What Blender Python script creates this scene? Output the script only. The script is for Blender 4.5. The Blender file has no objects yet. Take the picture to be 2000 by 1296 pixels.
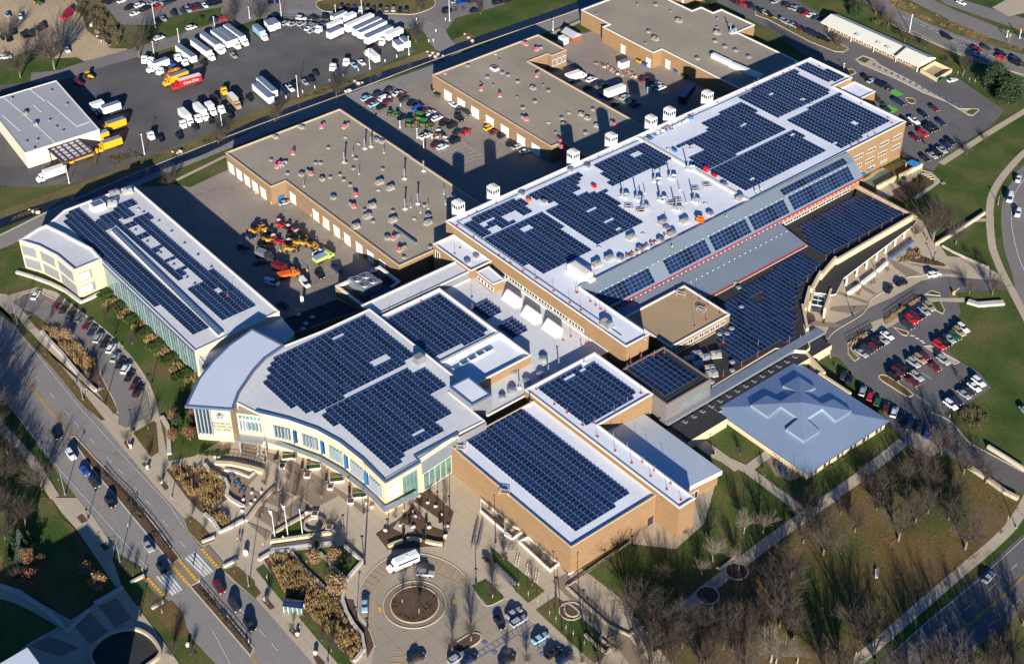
import bpy, math, random
from mathutils import Vector, Matrix, Euler
R=math.radians
S=bpy.context.scene; C=S.collection
# ---------------------------------------------------------------- camera, sky, sun
cd=bpy.data.cameras.new('camera'); cam=bpy.data.objects.new('camera',cd); C.objects.link(cam); S.camera=cam
cd.sensor_width=36; cd.lens=53.26; cd.clip_start=5; cd.clip_end=6000
cam.matrix_world=Matrix.Translation((290,-240,290))@Euler((R(90-37.60347),0,R(50.504))).to_matrix().to_4x4()@Matrix.Rotation(R(-.153),4,'Z')
SE,SA=17.0,R(-37.6)                       # sun elevation (deg), azimuth of the sun seen from the ground
w=bpy.data.worlds.new('World'); S.world=w; w.use_nodes=True; nt=w.node_tree
sky=nt.nodes.new('ShaderNodeTexSky'); sky.sky_type='NISHITA'; sky.sun_disc=False
sky.sun_elevation=R(SE); sky.sun_rotation=math.pi/2-SA; sky.altitude=300
tn=nt.nodes.new('ShaderNodeVectorMath'); tn.operation='MULTIPLY'; tn.inputs[1].default_value=(.20,.54,1.12)   # the deep blue of a very clear autumn sky
nt.links.new(sky.outputs[0],tn.inputs[0]); nt.links.new(tn.outputs[0],nt.nodes['Background'].inputs[0]); nt.nodes['Background'].inputs[1].default_value=.05
sl=bpy.data.lights.new('sun','SUN'); so=bpy.data.objects.new('sun',sl); C.objects.link(so)
sl.energy=5.0; sl.angle=R(.5); sl.color=(1,.94,.84)
sd=Vector((math.cos(SA)*math.cos(R(SE)),math.sin(SA)*math.cos(R(SE)),math.sin(R(SE))))
so.rotation_euler=(-sd).to_track_quat('-Z','Y').to_euler(); so.location=(60,-60,200)
S.view_settings.view_transform='Standard'; S.view_settings.look='None'; S.view_settings.exposure=.95; S.view_settings.gamma=1
S.render.engine='CYCLES'; S.cycles.max_bounces=5; S.cycles.diffuse_bounces=2; S.cycles.glossy_bounces=2; S.cycles.transparent_max_bounces=8
# ---------------------------------------------------------------- materials
MC={}
def mat(name,col,rough=.85,var=.14,sc=.12,fine=2.5,fvar=.12,metal=0,spec=.3,seam=None,cols=None,island=0,crack=0,joint=0,bump=0,stretch=None):
    """one principled material; colour broken up by two noises in world space, optional seams / joints / cracks"""
    m=bpy.data.materials.new(name); m.use_nodes=True; n=m.node_tree.nodes; l=m.node_tree.links; b=n['Principled BSDF']
    geo=n.new('ShaderNodeNewGeometry'); pos=geo.outputs['Position']
    def math_(op,a,bv=None,c=None):
        q=n.new('ShaderNodeMath'); q.operation=op
        for i,v in enumerate((a,bv,c)):
            if v is None: continue
            if isinstance(v,(int,float)): q.inputs[i].default_value=v
            else: l.new(v,q.inputs[i])
        return q.outputs[0]
    def noise(s,d=4):
        q=n.new('ShaderNodeTexNoise'); q.inputs['Scale'].default_value=s; q.inputs['Detail'].default_value=d
        src=pos
        if stretch:
            mp=n.new('ShaderNodeMapping'); mp.inputs['Scale'].default_value=stretch; l.new(pos,mp.inputs[0]); src=mp.outputs[0]
        l.new(src,q.inputs['Vector']); return q.outputs[0]
    n1=noise(sc); n2=noise(fine,3)
    if cols:
        r=n.new('ShaderNodeValToRGB'); e=r.color_ramp.elements
        while len(e)<len(cols): e.new(.5)
        for i,(p,c) in enumerate(cols): e[i].position=p; e[i].color=(*c,1)
        l.new(n1,r.inputs[0]); base=r.outputs[0]; v1=0
    else:
        q=n.new('ShaderNodeRGB'); q.outputs[0].default_value=(*col,1); base=q.outputs[0]; v1=var
    f=math_('MULTIPLY_ADD',n2,2*fvar*1.6,1-fvar*1.6)
    if v1: f=math_('MULTIPLY',f,math_('MULTIPLY_ADD',n1,2*v1*1.6,1-v1*1.6))
    if island:
        f=math_('MULTIPLY',f,math_('MULTIPLY_ADD',geo.outputs['Random Per Island'],2*island,1-island))
    sep=n.new('ShaderNodeSeparateXYZ'); l.new(pos,sep.inputs[0])
    if seam:
        ax,pitch,wd,dk=seam
        t=math_('FRACT',math_('DIVIDE',sep.outputs[ax],pitch)); f=math_('MULTIPLY',f,math_('MULTIPLY_ADD',math_('LESS_THAN',t,wd),-dk,1))
    if joint:
        for ax in (0,1):
            t=math_('FRACT',math_('DIVIDE',sep.outputs[ax],joint)); f=math_('MULTIPLY',f,math_('MULTIPLY_ADD',math_('LESS_THAN',t,.06),-.14,1))
    if crack:
        v=n.new('ShaderNodeTexVoronoi'); v.feature='DISTANCE_TO_EDGE'; v.inputs['Scale'].default_value=crack
        mx=n.new('ShaderNodeVectorMath'); mx.operation='ADD'; l.new(pos,mx.inputs[0])
        nn=n.new('ShaderNodeTexNoise'); nn.inputs['Scale'].default_value=.25; l.new(pos,nn.inputs['Vector'])
        sm=n.new('ShaderNodeVectorMath'); sm.operation='SCALE'; sm.inputs['Scale'].default_value=6; l.new(nn.outputs['Color'],sm.inputs[0]); l.new(sm.outputs[0],mx.inputs[1])
        l.new(mx.outputs[0],v.inputs['Vector'])
        f=math_('MULTIPLY',f,math_('MULTIPLY_ADD',math_('LESS_THAN',v.outputs[0],.006),-.16,1))
    mixn=n.new('ShaderNodeVectorMath'); mixn.operation='SCALE'; l.new(base,mixn.inputs[0]); l.new(f,mixn.inputs['Scale'])
    l.new(mixn.outputs[0],b.inputs['Base Color'])
    b.inputs['Roughness'].default_value=rough; b.inputs['Metallic'].default_value=metal; b.inputs['Specular IOR Level'].default_value=spec
    if bump:
        bp=n.new('ShaderNodeBump'); bp.inputs['Strength'].default_value=bump; bp.inputs['Distance'].default_value=.3; l.new(n2,bp.inputs['Height']); l.new(bp.outputs[0],b.inputs['Normal'])
    MC[name]=m; return m
def paint(name,col,rough=.3,metal=0):
    return mat(name,col,rough,0,.3,3,.03,metal,.5)
G1,G2,G3,G4=(.040,.062,.014),(.075,.082,.024),(.115,.078,.034),(.15,.085,.04)
mat('lawn',None,.95,sc=.06,fine=1.4,fvar=.38,cols=[(.28,(.034,.062,.015)),(.44,(.058,.090,.021)),(.56,(.092,.106,.032)),(.66,(.125,.108,.043)),(.80,(.145,.095,.044))],spec=.1)
mat('leafy_lawn',None,.95,sc=.035,fine=1.2,fvar=.38,cols=[(.28,(.040,.066,.016)),(.42,(.085,.088,.026)),(.54,(.14,.094,.037)),(.70,(.19,.115,.05))],spec=.1)
mat('dry_grass',None,.95,sc=.05,fine=.8,fvar=.3,cols=[(.3,(.06,.075,.02)),(.5,(.14,.115,.045)),(.7,(.20,.15,.07))],spec=.1)
mat('bare_dirt',(.44,.33,.20),.95,.2,.05,.8,.22)
mat('mulch',(.105,.06,.038),.95,.2,.2,2.5,.4,bump=.3)
mat('asphalt',(.135,.125,.122),.9,.24,.05,1.2,.12,crack=.03)
mat('dark_asphalt',(.108,.100,.097),.9,.36,.06,1.2,.12,crack=.04)
mat('old_asphalt',(.20,.18,.165),.9,.16,.04,1.0,.1,crack=.03)
mat('road_grey',(.25,.225,.205),.9,.13,.03,.8,.1,crack=.025)
mat('drive_concrete',(.34,.28,.21),.9,.12,.06,1.2,.09,joint=4.5)
mat('concrete',(.46,.375,.27),.9,.1,.08,1.5,.08,joint=3)
mat('yard_concrete',(.27,.225,.185),.9,.2,.04,.8,.14,crack=.03)
mat('brown_paving',(.255,.19,.135),.9,.12,.1,2,.12,joint=1.5)
mat('kerb_concrete',(.52,.44,.33),.9,.1,.3,2,.1)
mat('white_line',(.7,.68,.62),.8,.12,.4,3,.2)
mat('yellow_line',(.72,.40,.05),.8,.12,.4,3,.2)
mat('blue_line',(.13,.17,.33),.8,.12,.4,3,.2)
mat('green_paint',(.11,.42,.04),.8,.12,.2,2,.15)
mat('shaded_creek',(.012,.015,.02),.25,.3,.1,1,.2,spec=.5)  # near-black tone has the shade of the steep ditch bank in its colour
mat('pond_green',(.10,.16,.12),.4,.2,.2,1,.15)
mat('brick',(.27,.162,.08),.9,.12,.25,1.6,.13,stretch=(1,1,4))
mat('dark_brick',(.24,.15,.085),.9,.14,.25,1.6,.16,stretch=(1,1,4))
mat('cream_stone',(.57,.46,.295),.85,.1,.3,1.5,.1,stretch=(1,1,5))
mat('white_roof',(.69,.71,.76),.75,.10,.07,1.0,.07)
mat('stained_roof',(.60,.595,.60),.8,.12,.07,.8,.09)
mat('prow_roof',(.57,.61,.69),.6,.04,.05,1.0,.03)
mat('ballast_roof',(.31,.262,.198),.95,.20,.05,1.6,.15,bump=.2)
mat('tan_roof',(.38,.27,.16),.95,.12,.08,1.6,.12)
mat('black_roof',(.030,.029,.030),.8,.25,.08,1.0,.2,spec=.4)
mat('grey_membrane',(.36,.36,.38),.7,.06,.05,1,.05)
mat('coping_white',(.74,.70,.62),.6,.05,.3,2,.05)
mat('coping_tan',(.50,.38,.25),.7,.08,.3,2,.08)
mat('blue_grey_trim',(.13,.18,.28),.45,.06,.3,2,.05,.3)
mat('seam_roof_x',(.38,.44,.52),.42,.05,.1,1,.04,.35,.5,seam=(0,.62,.16,.34))
mat('seam_roof_y',(.25,.30,.35),.42,.06,.1,1,.04,.35,.5,seam=(1,.62,.16,.30))
mat('hip_roof_x',(.30,.39,.52),.40,.05,.1,1,.04,.35,.5,seam=(0,.75,.2,.38))
mat('hip_roof_y',(.30,.39,.52),.40,.05,.1,1,.04,.35,.5,seam=(1,.75,.2,.38))
mat('shed_roof',(.64,.69,.73),.5,.06,.1,1,.04,.2,.5,seam=(0,.95,.14,.25))
mat('office_roof',(.66,.64,.54),.6,.06,.06,1,.05)
mat('galvanised',(.38,.41,.44),.4,.1,.5,3,.1,.6)
mat('silver_trim',(.42,.50,.66),.35,.05,.5,3,.05,.4)
mat('pv_cell',(.007,.0185,.058),.18,.12,.15,1.2,.06,0,.55,island=.45)
mat('pv_frame',(.38,.46,.56),.4,0,.5,2,.03,.3)
mat('grey_panel',(.24,.235,.25),.6,.05,.3,1,.05,.2,seam=(2,.6,.06,.15))
mat('dark_panel',(.17,.15,.14),.6,.05,.3,1,.05,seam=(2,.7,.06,.15))
mat('glass_dark',(.02,.03,.04),.08,.2,.3,1,.1,0,.8)
mat('glass_green',(.11,.19,.16),.08,.35,.25,.9,.25,0,.8)
mat('fin_grey',(.24,.28,.32),.5,.05,.3,1,.05)
mat('banner_blue',(.02,.12,.30),.6,.05,.3,1,.05)
mat('white_metal',(.80,.77,.70),.5,.06,.4,2,.05)
mat('door_white',(.82,.80,.74),.6,.05,.3,2,.05,seam=(2,.55,.1,.12))
mat('red_fascia',(.32,.025,.05),.5,.06,.4,2,.06)
mat('red_paint',(.50,.02,.03),.5,.08,.5,2,.08)
mat('pink_red',(.55,.06,.12),.5,.08,.5,2,.08)
mat('dark_rust',(.09,.045,.03),.9,.2,.3,2,.2)
mat('pale_cream',(.62,.56,.42),.85,.1,.3,1.5,.1)
mat('rust',(.26,.09,.04),.9,.2,.3,2,.2)
mat('rock',(.42,.37,.31),.9,.15,.4,2,.2,bump=.4)
mat('white_rock',(.50,.46,.40),.9,.15,.4,2,.2,bump=.4)
mat('bark',(.16,.13,.10),.95,.2,.5,3,.2)
mat('pale_bark',(.33,.28,.21),.95,.2,.5,3,.2)
mat('twigs',(.070,.053,.042),.95,.15,.2,1,.15)
mat('pale_twigs',(.15,.125,.095),.95,.15,.2,1,.15)
mat('needles',(.030,.055,.020),.9,.3,.25,2,.4,island=.5)
mat('blue_needles',(.055,.085,.06),.9,.3,.25,2,.4,island=.5)
mat('shrub_green',(.035,.06,.014),.9,.3,.3,2,.4,island=.5)
mat('dead_leaves',(.29,.175,.09),.9,.2,.3,2,.3,island=.45)
mat('orange_leaves',(.20,.095,.05),.9,.2,.3,2,.3,island=.45)
mat('straw',(.30,.20,.085),.9,.3,.15,1.5,.3,island=.5)
mat('scrub_brown',(.11,.085,.048),.9,.3,.15,1.5,.3,island=.5)
mat('tyre',(.02,.02,.02),.9,0,.5,2,.1)
mat('car_glass',(.012,.016,.022),.06,0,.5,2,.05,0,.9)
mat('black_metal',(.02,.02,.022),.5,0,.5,2,.05)
mat('lamp_white',(.85,.85,.82),.4,0,.5,2,.03)
mat('skin',(.55,.34,.25),.7,0,.5,2,.05)
mat('cloth_dark',(.03,.03,.045),.9,.1,.5,4,.1)
mat('cloth_blue',(.05,.09,.22),.9,.1,.5,4,.1)
mat('cloth_red',(.42,.04,.04),.9,.1,.5,4,.1)
mat('cloth_grey',(.32,.31,.30),.9,.1,.5,4,.1)
mat('hi_vis',(.45,.75,.05),.8,.05,.5,4,.05)
mat('wood',(.30,.19,.10),.8,.15,.5,4,.2)
PAINT={'k':('black',(.008,.008,.010)),'d':('dark grey',(.045,.048,.052)),'s':('silver',(.42,.44,.46)),'g':('grey',(.16,.17,.18)),'w':('white',(.78,.78,.76)),
 'r':('red',(.50,.015,.02)),'m':('maroon',(.13,.012,.018)),'b':('blue',(.02,.08,.34)),'n':('navy blue',(.012,.02,.075)),'t':('tan',(.33,.25,.15)),
 'y':('yellow',(.75,.36,.01)),'o':('orange',(.70,.13,.01)),'e':('green',(.02,.10,.03)),'l':('pale blue',(.28,.48,.60)),'a':('amber',(.40,.20,.02)),'i':('lime green',(.42,.60,.10)),'G':('bright green',(.03,.22,.02))}
for k,(nm,c) in PAINT.items(): paint('paint_'+nm.replace(' ','_'),c,.32,.25 if k in 'sdg' else 0)
def PM(k): return MC['paint_'+PAINT[k][0].replace(' ','_')]
# ---------------------------------------------------------------- mesh helpers
def ccw(p):
    a=sum(p[i][0]*p[(i+1)%len(p)][1]-p[(i+1)%len(p)][0]*p[i][1] for i in range(len(p)))
    return list(p) if a>0 else list(p)[::-1]
def inset(p,d):
    p=ccw(p); o=[]; n=len(p)
    for i in range(n):
        a,b,c=Vector(p[i-1]),Vector(p[i]),Vector(p[(i+1)%n])
        e1=(b-a).normalized(); e2=(c-b).normalized(); n1=Vector((-e1.y,e1.x)); n2=Vector((-e2.y,e2.x))
        k=1+n1.dot(n2); q=(n1+n2)/max(k,.35)
        o.append((b.x+q.x*d,b.y+q.y*d))
    return o
def inpoly(x,y,p):
    r=False; j=len(p)-1
    for i in range(len(p)):
        if (p[i][1]>y)!=(p[j][1]>y) and x<(p[j][0]-p[i][0])*(y-p[i][1])/(p[j][1]-p[i][1])+p[i][0]: r=not r
        j=i
    return r
def smooth(p,k=4,closed=False):
    o=[]; n=len(p)
    rng=range(n) if closed else range(n-1)
    for i in rng:
        g=(lambda j:p[j%n]) if closed else (lambda j:p[max(0,min(n-1,j))])
        a,b,c,d=g(i-1),g(i),g(i+1),g(i+2)
        for s in range(k):
            t=s/k
            o.append(tuple(.5*(2*b[q]+(c[q]-a[q])*t+(2*a[q]-5*b[q]+4*c[q]-d[q])*t*t+(3*b[q]-a[q]-3*c[q]+d[q])*t**3) for q in (0,1)))
    if not closed: o.append(tuple(p[-1][:2]))
    return o
class MB:
    def __init__(s): s.v=[]; s.f=[]; s.m=[]
    def face(s,pts,m=0):
        i=len(s.v); s.v+=[tuple(p) for p in pts]; s.f.append(tuple(range(i,i+len(pts)))); s.m.append(m)
    def bx(s,x0,y0,z0,x1,y1,z1,m=0,mt=None):
        s.prism([(x0,y0),(x1,y0),(x1,y1),(x0,y1)],z0,z1,m,mt,True)
    def box(s,cx,cy,z0,z1,sx,sy,rz=0,m=0,mt=None):
        c,q=math.cos(rz),math.sin(rz)
        s.prism([(cx+a*sx/2*c-b*sy/2*q,cy+a*sx/2*q+b*sy/2*c) for a,b in ((-1,-1),(1,-1),(1,1),(-1,1))],z0,z1,m,mt,True)
    def prism(s,p,z0,z1,m=0,mt=None,bottom=False,top=True):
        p=ccw(p); n=len(p); i=len(s.v)
        s.v+=[(a,b,z0) for a,b in p]+[(a,b,z1) for a,b in p]
        for k in range(n):
            j=(k+1)%n; s.f.append((i+k,i+j,i+n+j,i+n+k)); s.m.append(m)
        if top: s.f.append(tuple(range(i+n,i+2*n))); s.m.append(m if mt is None else mt)
        if bottom: s.f.append(tuple(range(i+n-1,i-1,-1))); s.m.append(m)
    def tube(s,p,q,r0,r1=None,n=6,m=0,cap=True):
        r1=r0 if r1 is None else r1; p,q=Vector(p),Vector(q); d=(q-p)
        if d.length<1e-6: return
        u=d.orthogonal().normalized(); v=d.normalized().cross(u); i=len(s.v)
        for c,r in ((p,r0),(q,r1)):
            for k in range(n):
                a=2*math.pi*k/n; s.v.append(tuple(c+u*r*math.cos(a)+v*r*math.sin(a)))
        for k in range(n):
            j=(k+1)%n; s.f.append((i+k,i+j,i+n+j,i+n+k)); s.m.append(m)
        if cap: s.f.append(tuple(range(i+n,i+2*n))); s.m.append(m); s.f.append(tuple(range(i+n-1,i-1,-1))); s.m.append(m)
    def loft(s,rings,m=0,cap=True):
        n=len(rings[0]); i=len(s.v)
        for r in rings: s.v+=[tuple(p) for p in r]
        for a in range(len(rings)-1):
            for k in range(n):
                j=(k+1)%n; s.f.append((i+a*n+k,i+a*n+j,i+(a+1)*n+j,i+(a+1)*n+k)); s.m.append(m)
        if cap:
            s.f.append(tuple(range(i+n-1,i-1,-1))); s.m.append(m); e=i+(len(rings)-1)*n
            s.f.append(tuple(range(e,e+n))); s.m.append(m)
    def ball(s,c,rx,ry,rz,m=0,n=8,k=5,jit=0,rnd=random):
        rings=[]
        for a in range(k+1):
            t=math.pi*a/k-math.pi/2; rr=max(math.cos(t),.02)
            rings.append([(c[0]+rx*rr*math.cos(2*math.pi*b/n)*(1+rnd.uniform(-jit,jit)),c[1]+ry*rr*math.sin(2*math.pi*b/n)*(1+rnd.uniform(-jit,jit)),c[2]+rz*math.sin(t)) for b in range(n)])
        s.loft(rings,m)
    def mesh(s,name,mats):
        me=bpy.data.meshes.new(name); me.from_pydata(s.v,[],s.f)
        for q in mats: me.materials.append(MC[q] if isinstance(q,str) else q)
        if len(mats)>1: me.polygons.foreach_set('material_index',s.m)
        me.update(); return me
    def build(s,name,mats,parent=None,loc=None,rz=0):
        if isinstance(mats,str) or not isinstance(mats,(list,tuple)): mats=[mats]
        return link(name,s.mesh(name,mats),parent,loc,rz)
def link(name,me,parent=None,loc=None,rz=0):
    o=bpy.data.objects.new(name,me); C.objects.link(o)
    if parent is not None:
        o.parent=parent
        if loc is None: loc=-wl(parent)
    if loc is not None: o.location=loc
    o.rotation_euler=(0,0,rz); return o
def wl(o):
    v=Vector(o.location); 
    while o.parent: o=o.parent; v=v+Vector(o.location)
    return v
def tag(o,label=None,cat=None,group=None,kind=None):
    if label: o['label']=label
    if cat: o['category']=cat
    if group: o['group']=group
    if kind: o['kind']=kind
    return o
def thing(name,label,cat,loc=(0,0,0),rz=0,group=None):
    o=bpy.data.objects.new(name,None); C.objects.link(o); o.location=loc; o.rotation_euler=(0,0,rz); o.empty_display_size=.5
    return tag(o,label,cat,group)
def copy_tree(o,parent=None):
    c=o.copy(); C.objects.link(c)
    if parent is not None: c.parent=parent; c.matrix_parent_inverse=o.matrix_parent_inverse
    for ch in KIDS.get(o.name,[]): copy_tree(ch,c)
    return c
KIDS={}
def kids(o):
    for q in list(o.children): KIDS.setdefault(o.name,[]).append(q); kids(q)
ORD=['first','second','third','fourth','fifth','sixth','seventh','eighth','ninth','tenth','eleventh','twelfth','thirteenth','fourteenth','fifteenth','sixteenth','seventeenth','eighteenth','nineteenth','twentieth']; ORD+=['twenty '+o for o in ORD[:9]]+['thirtieth']+['thirty '+o for o in ORD[:9]]+['fortieth']
LM=[('the glazed wing lawn',-132.2,-106.6),('the curved front drive',-65.7,-104),('the entrance plaza flagpoles',30.3,-104),('the bus shelter',52.6,-116.1),
 ('the roundabout island',70,-91.1),('the gym corner planter',77.7,-56.5),('the stone bench wall',110.5,-66.1),('the street crosswalk',24.9,-131.6),
 ('the curved wall across the street',14.7,-164.4),('the park bench',139.4,6.4),('the bottom avenue',165.6,17.3),('the diagonal park path',113.6,-14),
 ('the hip roofed building',105,18.9),('the accessible parking bays',94.4,-80.3),('the side lot brush pile',118.1,75.4),('the white culvert wall',83.3,125.2),
 ('the side entrance plaza',55,131.8),('the pond garden',18.3,168.4),('the highway median',-41.6,278.8),('the long low office',-48.8,238.1),('the pair of big evergreens',1.5,247.3),
 ('the creek footpath',-182.9,104.7),('the grey roofed warehouse',-210,-53.6),('the dirt lot',-285.2,-17.9),('the truck lot',-221.8,13.2),('the first workshop',-120.7,-3.2),
 ('the second workshop',-129.7,73.8),('the far car park',-217.5,99.5),('the far workshop yard',-122.4,141.1),('the upper right car lot',4.3,203.6),('the street median',-19.5,-128.4),('the dark disc pool wall',38,-156)]
def near_labels(items,desc):
    """a label for each (x,y): which it is, counted by distance from the closest landmark"""
    g={}
    for i,(x,y) in enumerate(items):
        d,k=min((math.hypot(x-l[1],y-l[2]),j) for j,l in enumerate(LM)); g.setdefault(k,[]).append((d,i))
    o=[None]*len(items)
    for k,v in g.items():
        for r,(d,i) in enumerate(sorted(v)):
            o[i]=f"{desc}, {'closest' if r==0 else ORD[r]+' closest' if r<40 else 'farthest'} to {LM[k][0]}"
    return o
# ---------------------------------------------------------------- the ground and what is laid on it
_ly={}
def zl(layer):
    _ly[layer]=_ly.get(layer,0)+1
    return .03*layer+.001*_ly[layer]-.03
def sheet(name,p,layer,m,kerb=None,stuff=False):
    b=MB(); z=zl(layer); b.face([(x,y,z) for x,y in ccw(p)])
    o=b.build(name,m); tag(o,kind='structure')
    if kerb:
        k=MB(); ring(k,p,kerb,z+.10); tag(k.build('kerb','kerb_concrete'),kind='structure')
    return o
def ring(b,p,wd,z1,z0=0,m=0):
    p=ccw(p); q=inset(p,wd); n=len(p)
    for i in range(n):
        j=(i+1)%n; b.face([(*p[i],z1),(*p[j],z1),(*q[j],z1),(*q[i],z1)],m); b.face([(*p[i],z0),(*p[j],z0),(*p[j],z1),(*p[i],z1)],m); b.face([(*q[j],z0),(*q[i],z0),(*q[i],z1),(*q[j],z1)],m)
def ribbon(p,wd,closed=False):
    o=[];n=len(p)
    L=[];Rr=[]
    for i in range(n):
        a=Vector(p[max(0,i-1)]);c=Vector(p[min(n-1,i+1)])
        d=(c-a).normalized(); q=Vector((-d.y,d.x))*wd/2; L.append((p[i][0]+q.x,p[i][1]+q.y)); Rr.append((p[i][0]-q.x,p[i][1]-q.y))
    return L,Rr
def strip(name,p,wd,layer,m,sm=True,h=0,kind='structure',b=None):
    if sm and len(p)>2: p=smooth(p,5)
    L,Rr=ribbon(p,wd); own=b is None; b=b or MB(); z=zl(layer) if h==0 else .02
    for i in range(len(p)-1):
        if h: 
            b.face([(*Rr[i],z+h),(*Rr[i+1],z+h),(*L[i+1],z+h),(*L[i],z+h)]); b.face([(*L[i],0),(*L[i],z+h),(*L[i+1],z+h),(*L[i+1],0)]); b.face([(*Rr[i],0),(*Rr[i+1],0),(*Rr[i+1],z+h),(*Rr[i],z+h)])
        else: b.face([(*Rr[i],z),(*Rr[i+1],z),(*L[i+1],z),(*L[i],z)])
    if h:
        for e in (0,-1): b.face([(*L[e],0),(*Rr[e],0),(*Rr[e],z+h),(*L[e],z+h)])
    if own: return tag(b.build(name,m),kind=kind)
def marks(segs,wd,m,dash=None,name='road_marking',layer=5):
    b=MB(); z=zl(layer)
    for s in segs:
        for i in range(len(s)-1):
            a,c=Vector(s[i]),Vector(s[i+1]); d=c-a; Ln=d.length
            if Ln<.05: continue
            d/=Ln; q=Vector((-d.y,d.x))*wd/2; t=0
            on,off=dash or (Ln,0)
            while t<Ln-.01:
                e=min(Ln,t+on); u=a+d*t; v=a+d*e
                b.face([(u.x-q.x,u.y-q.y,z),(v.x-q.x,v.y-q.y,z),(v.x+q.x,v.y+q.y,z),(u.x+q.x,u.y+q.y,z)]); t=e+off+(1e-3 if not off else 0)
    tag(b.build(name,m),kind='structure')
def off(p,d):
    L,Rr=ribbon(p,2*abs(d)); return L if d>0 else Rr
b=MB(); b.face([(-1400,-700,-.02),(900,-700,-.02),(900,1400,-.02),(-1400,1400,-.02)]); tag(b.build('ground','lawn'),kind='structure')
# dirt yard, truck lot, upper car parks
sheet('dirt_ground',[(-357.1,-22.8),(-330.4,9.1),(-304.3,3.5),(-283.8,-.8),(-266,-.5),(-253.4,0),(-248.6,-1.4),(-251.9,-19.5),(-257.2,-20.2),(-262.7,-28.9),(-276.6,-31.4),(-274.2,-39.3),(-277.9,-57.6)],1,'bare_dirt')
sheet('dry_verge',[(-309,5.9),(-301.8,14.6),(-263.2,2.8),(-250.7,-.3),(-255.4,-6),(-276.6,-5.7)],1,'dry_grass')
sheet('dry_verge',[(-274.2,-39.3),(-276.6,-31.4),(-262.7,-28.9),(-254.7,-21.5),(-248.5,-29.2),(-253.7,-42.2),(-253,-60),(-272.5,-51.2)],1,'lawn')
sheet('parking_lot',[(-184.9,-102.3),(-260,-69.7),(-250.5,-43.8),(-247.8,-28.4),(-246,-17.9),(-240.5,-3),(-227.9,-1),(-233.7,9.3),(-234,43.7),(-231.4,65.1),(-224.9,71.3),(-210.3,85),(-190,89.2),(-179.6,92.1),(-172.7,89.6),(-170.2,64.7),(-171.9,45.9),(-170.9,21.2),(-167.8,3.1),(-165.2,-29.3),(-164.6,-53.8),(-165.3,-58.5),(-175.6,-78.4),(-185.8,-88.4)],1,'dark_asphalt')
sheet('parking_lot',[(-319.3,22.4),(-297.1,12.1),(-272.7,7.9),(-262.8,18.3),(-265.5,27.2),(-260.1,49.3),(-262.7,61.3),(-274.3,76.4)],1,'old_asphalt')
sheet('parking_lot',[(-277.2,72.9),(-199,166.6),(-183.2,146.2),(-184.4,131.4),(-186.1,121.6),(-179.3,110.8),(-197.3,99.8),(-217.3,76.6),(-232.6,65.9),(-243.2,57),(-246.6,43.8),(-257.5,47.8)],1,'old_asphalt')
strip('service_road',[(-252.9,-42.6),(-247.4,-31.9),(-247.4,-21.8),(-245.4,0.3),(-244.3,15.3),(-243.9,37.2),(-243.2,57),(-237.3,68.8)],8.5,2,'old_asphalt')
strip('service_road',[(-235.6,67.8),(-213.7,90.1),(-198.1,100.4),(-185.4,107.3),(-173.2,103.4),(-160.7,99.7),(-148.5,97.6)],9,2,'road_grey')
isl=smooth([(-237.8,85.1),(-233.1,96.8),(-223.4,110.5),(-209.7,124.9),(-200.9,121.4),(-200,110.7),(-205.1,104.2),(-222.7,85.6),(-229.9,81.2)],4,True)
sheet('traffic_island',isl,3,'dry_grass',.35)
strip('road',[(-151.5,-116.8),(-150.7,-102.5),(-153.9,-82.1),(-155.1,-61.8),(-157.3,-40.1),(-158.4,4.1),(-157.4,45.7),(-154,84.8),(-155.5,152.3),(-156.5,180.7),(-159.4,220.8),(-162.1,291.1)],8.5,2,'road_grey')
strip('kerb',[(-155.3,-115.1),(-154.5,-100.7),(-157.6,-80.3),(-161.1,-38),(-162,6.4),(-161.1,46.4),(-161.1,100.7),(-158.3,167.4)],.35,3,'kerb_concrete',True,.12)
strip('creek',[(-161.7,-112.3),(-161.1,-97.7),(-160.9,-86.4),(-160.4,-76.5),(-157.9,-60.3),(-159.2,-39),(-159.3,-17.6),(-163,7),(-163.2,30.4),(-162.9,52),(-163.8,58.9),(-163.6,72.6),(-161.8,90.7),(-163.6,104.1),(-163.6,113.5),(-162.8,133.6),(-161.7,168.9),(-162.1,223.5)],5.5,3,'shaded_creek')  # dark strip: creek bed with its bank's shade painted in
strip('dry_verge',[(-165.6,-110.6),(-165.1,-95.9),(-164.5,-74.6),(-164.2,-57.1),(-165,-35.8),(-164.8,-14.3),(-168.1,10.2),(-168.3,33.8),(-167.1,55),(-166.1,94),(-168,117)],7,1,'dry_grass')
# workshop yards
sheet('yard_pavement',[(-141.2,-19),(-140.4,6.3),(-159.1,45),(-152.6,83.7),(-146.9,120.5),(-141.5,145.8),(-139.1,159),(-52.5,172.8),(9.5,105.8),(-10.4,-17.3),(-40.9,-58),(-152.5,-50.6),(-145.7,-40.3)],1,'yard_concrete')
sheet('lawn',[(-145,-38.4),(-148.1,-15.5),(-141.4,-18.7),(-139.6,-35.1)],2,'lawn')
strip('path',[(-147,-36.5),(-150.2,-14.1)],1.5,3,'concrete',False)
sheet('lawn',[(-145.8,142.6),(-148.3,152.7),(-148.4,159.2),(-142,159.4),(-141,154.9),(-142.4,144)],2,'lawn')
strip('path',[(-148.2,142.6),(-149.4,160.9)],2,3,'concrete',False)
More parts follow.
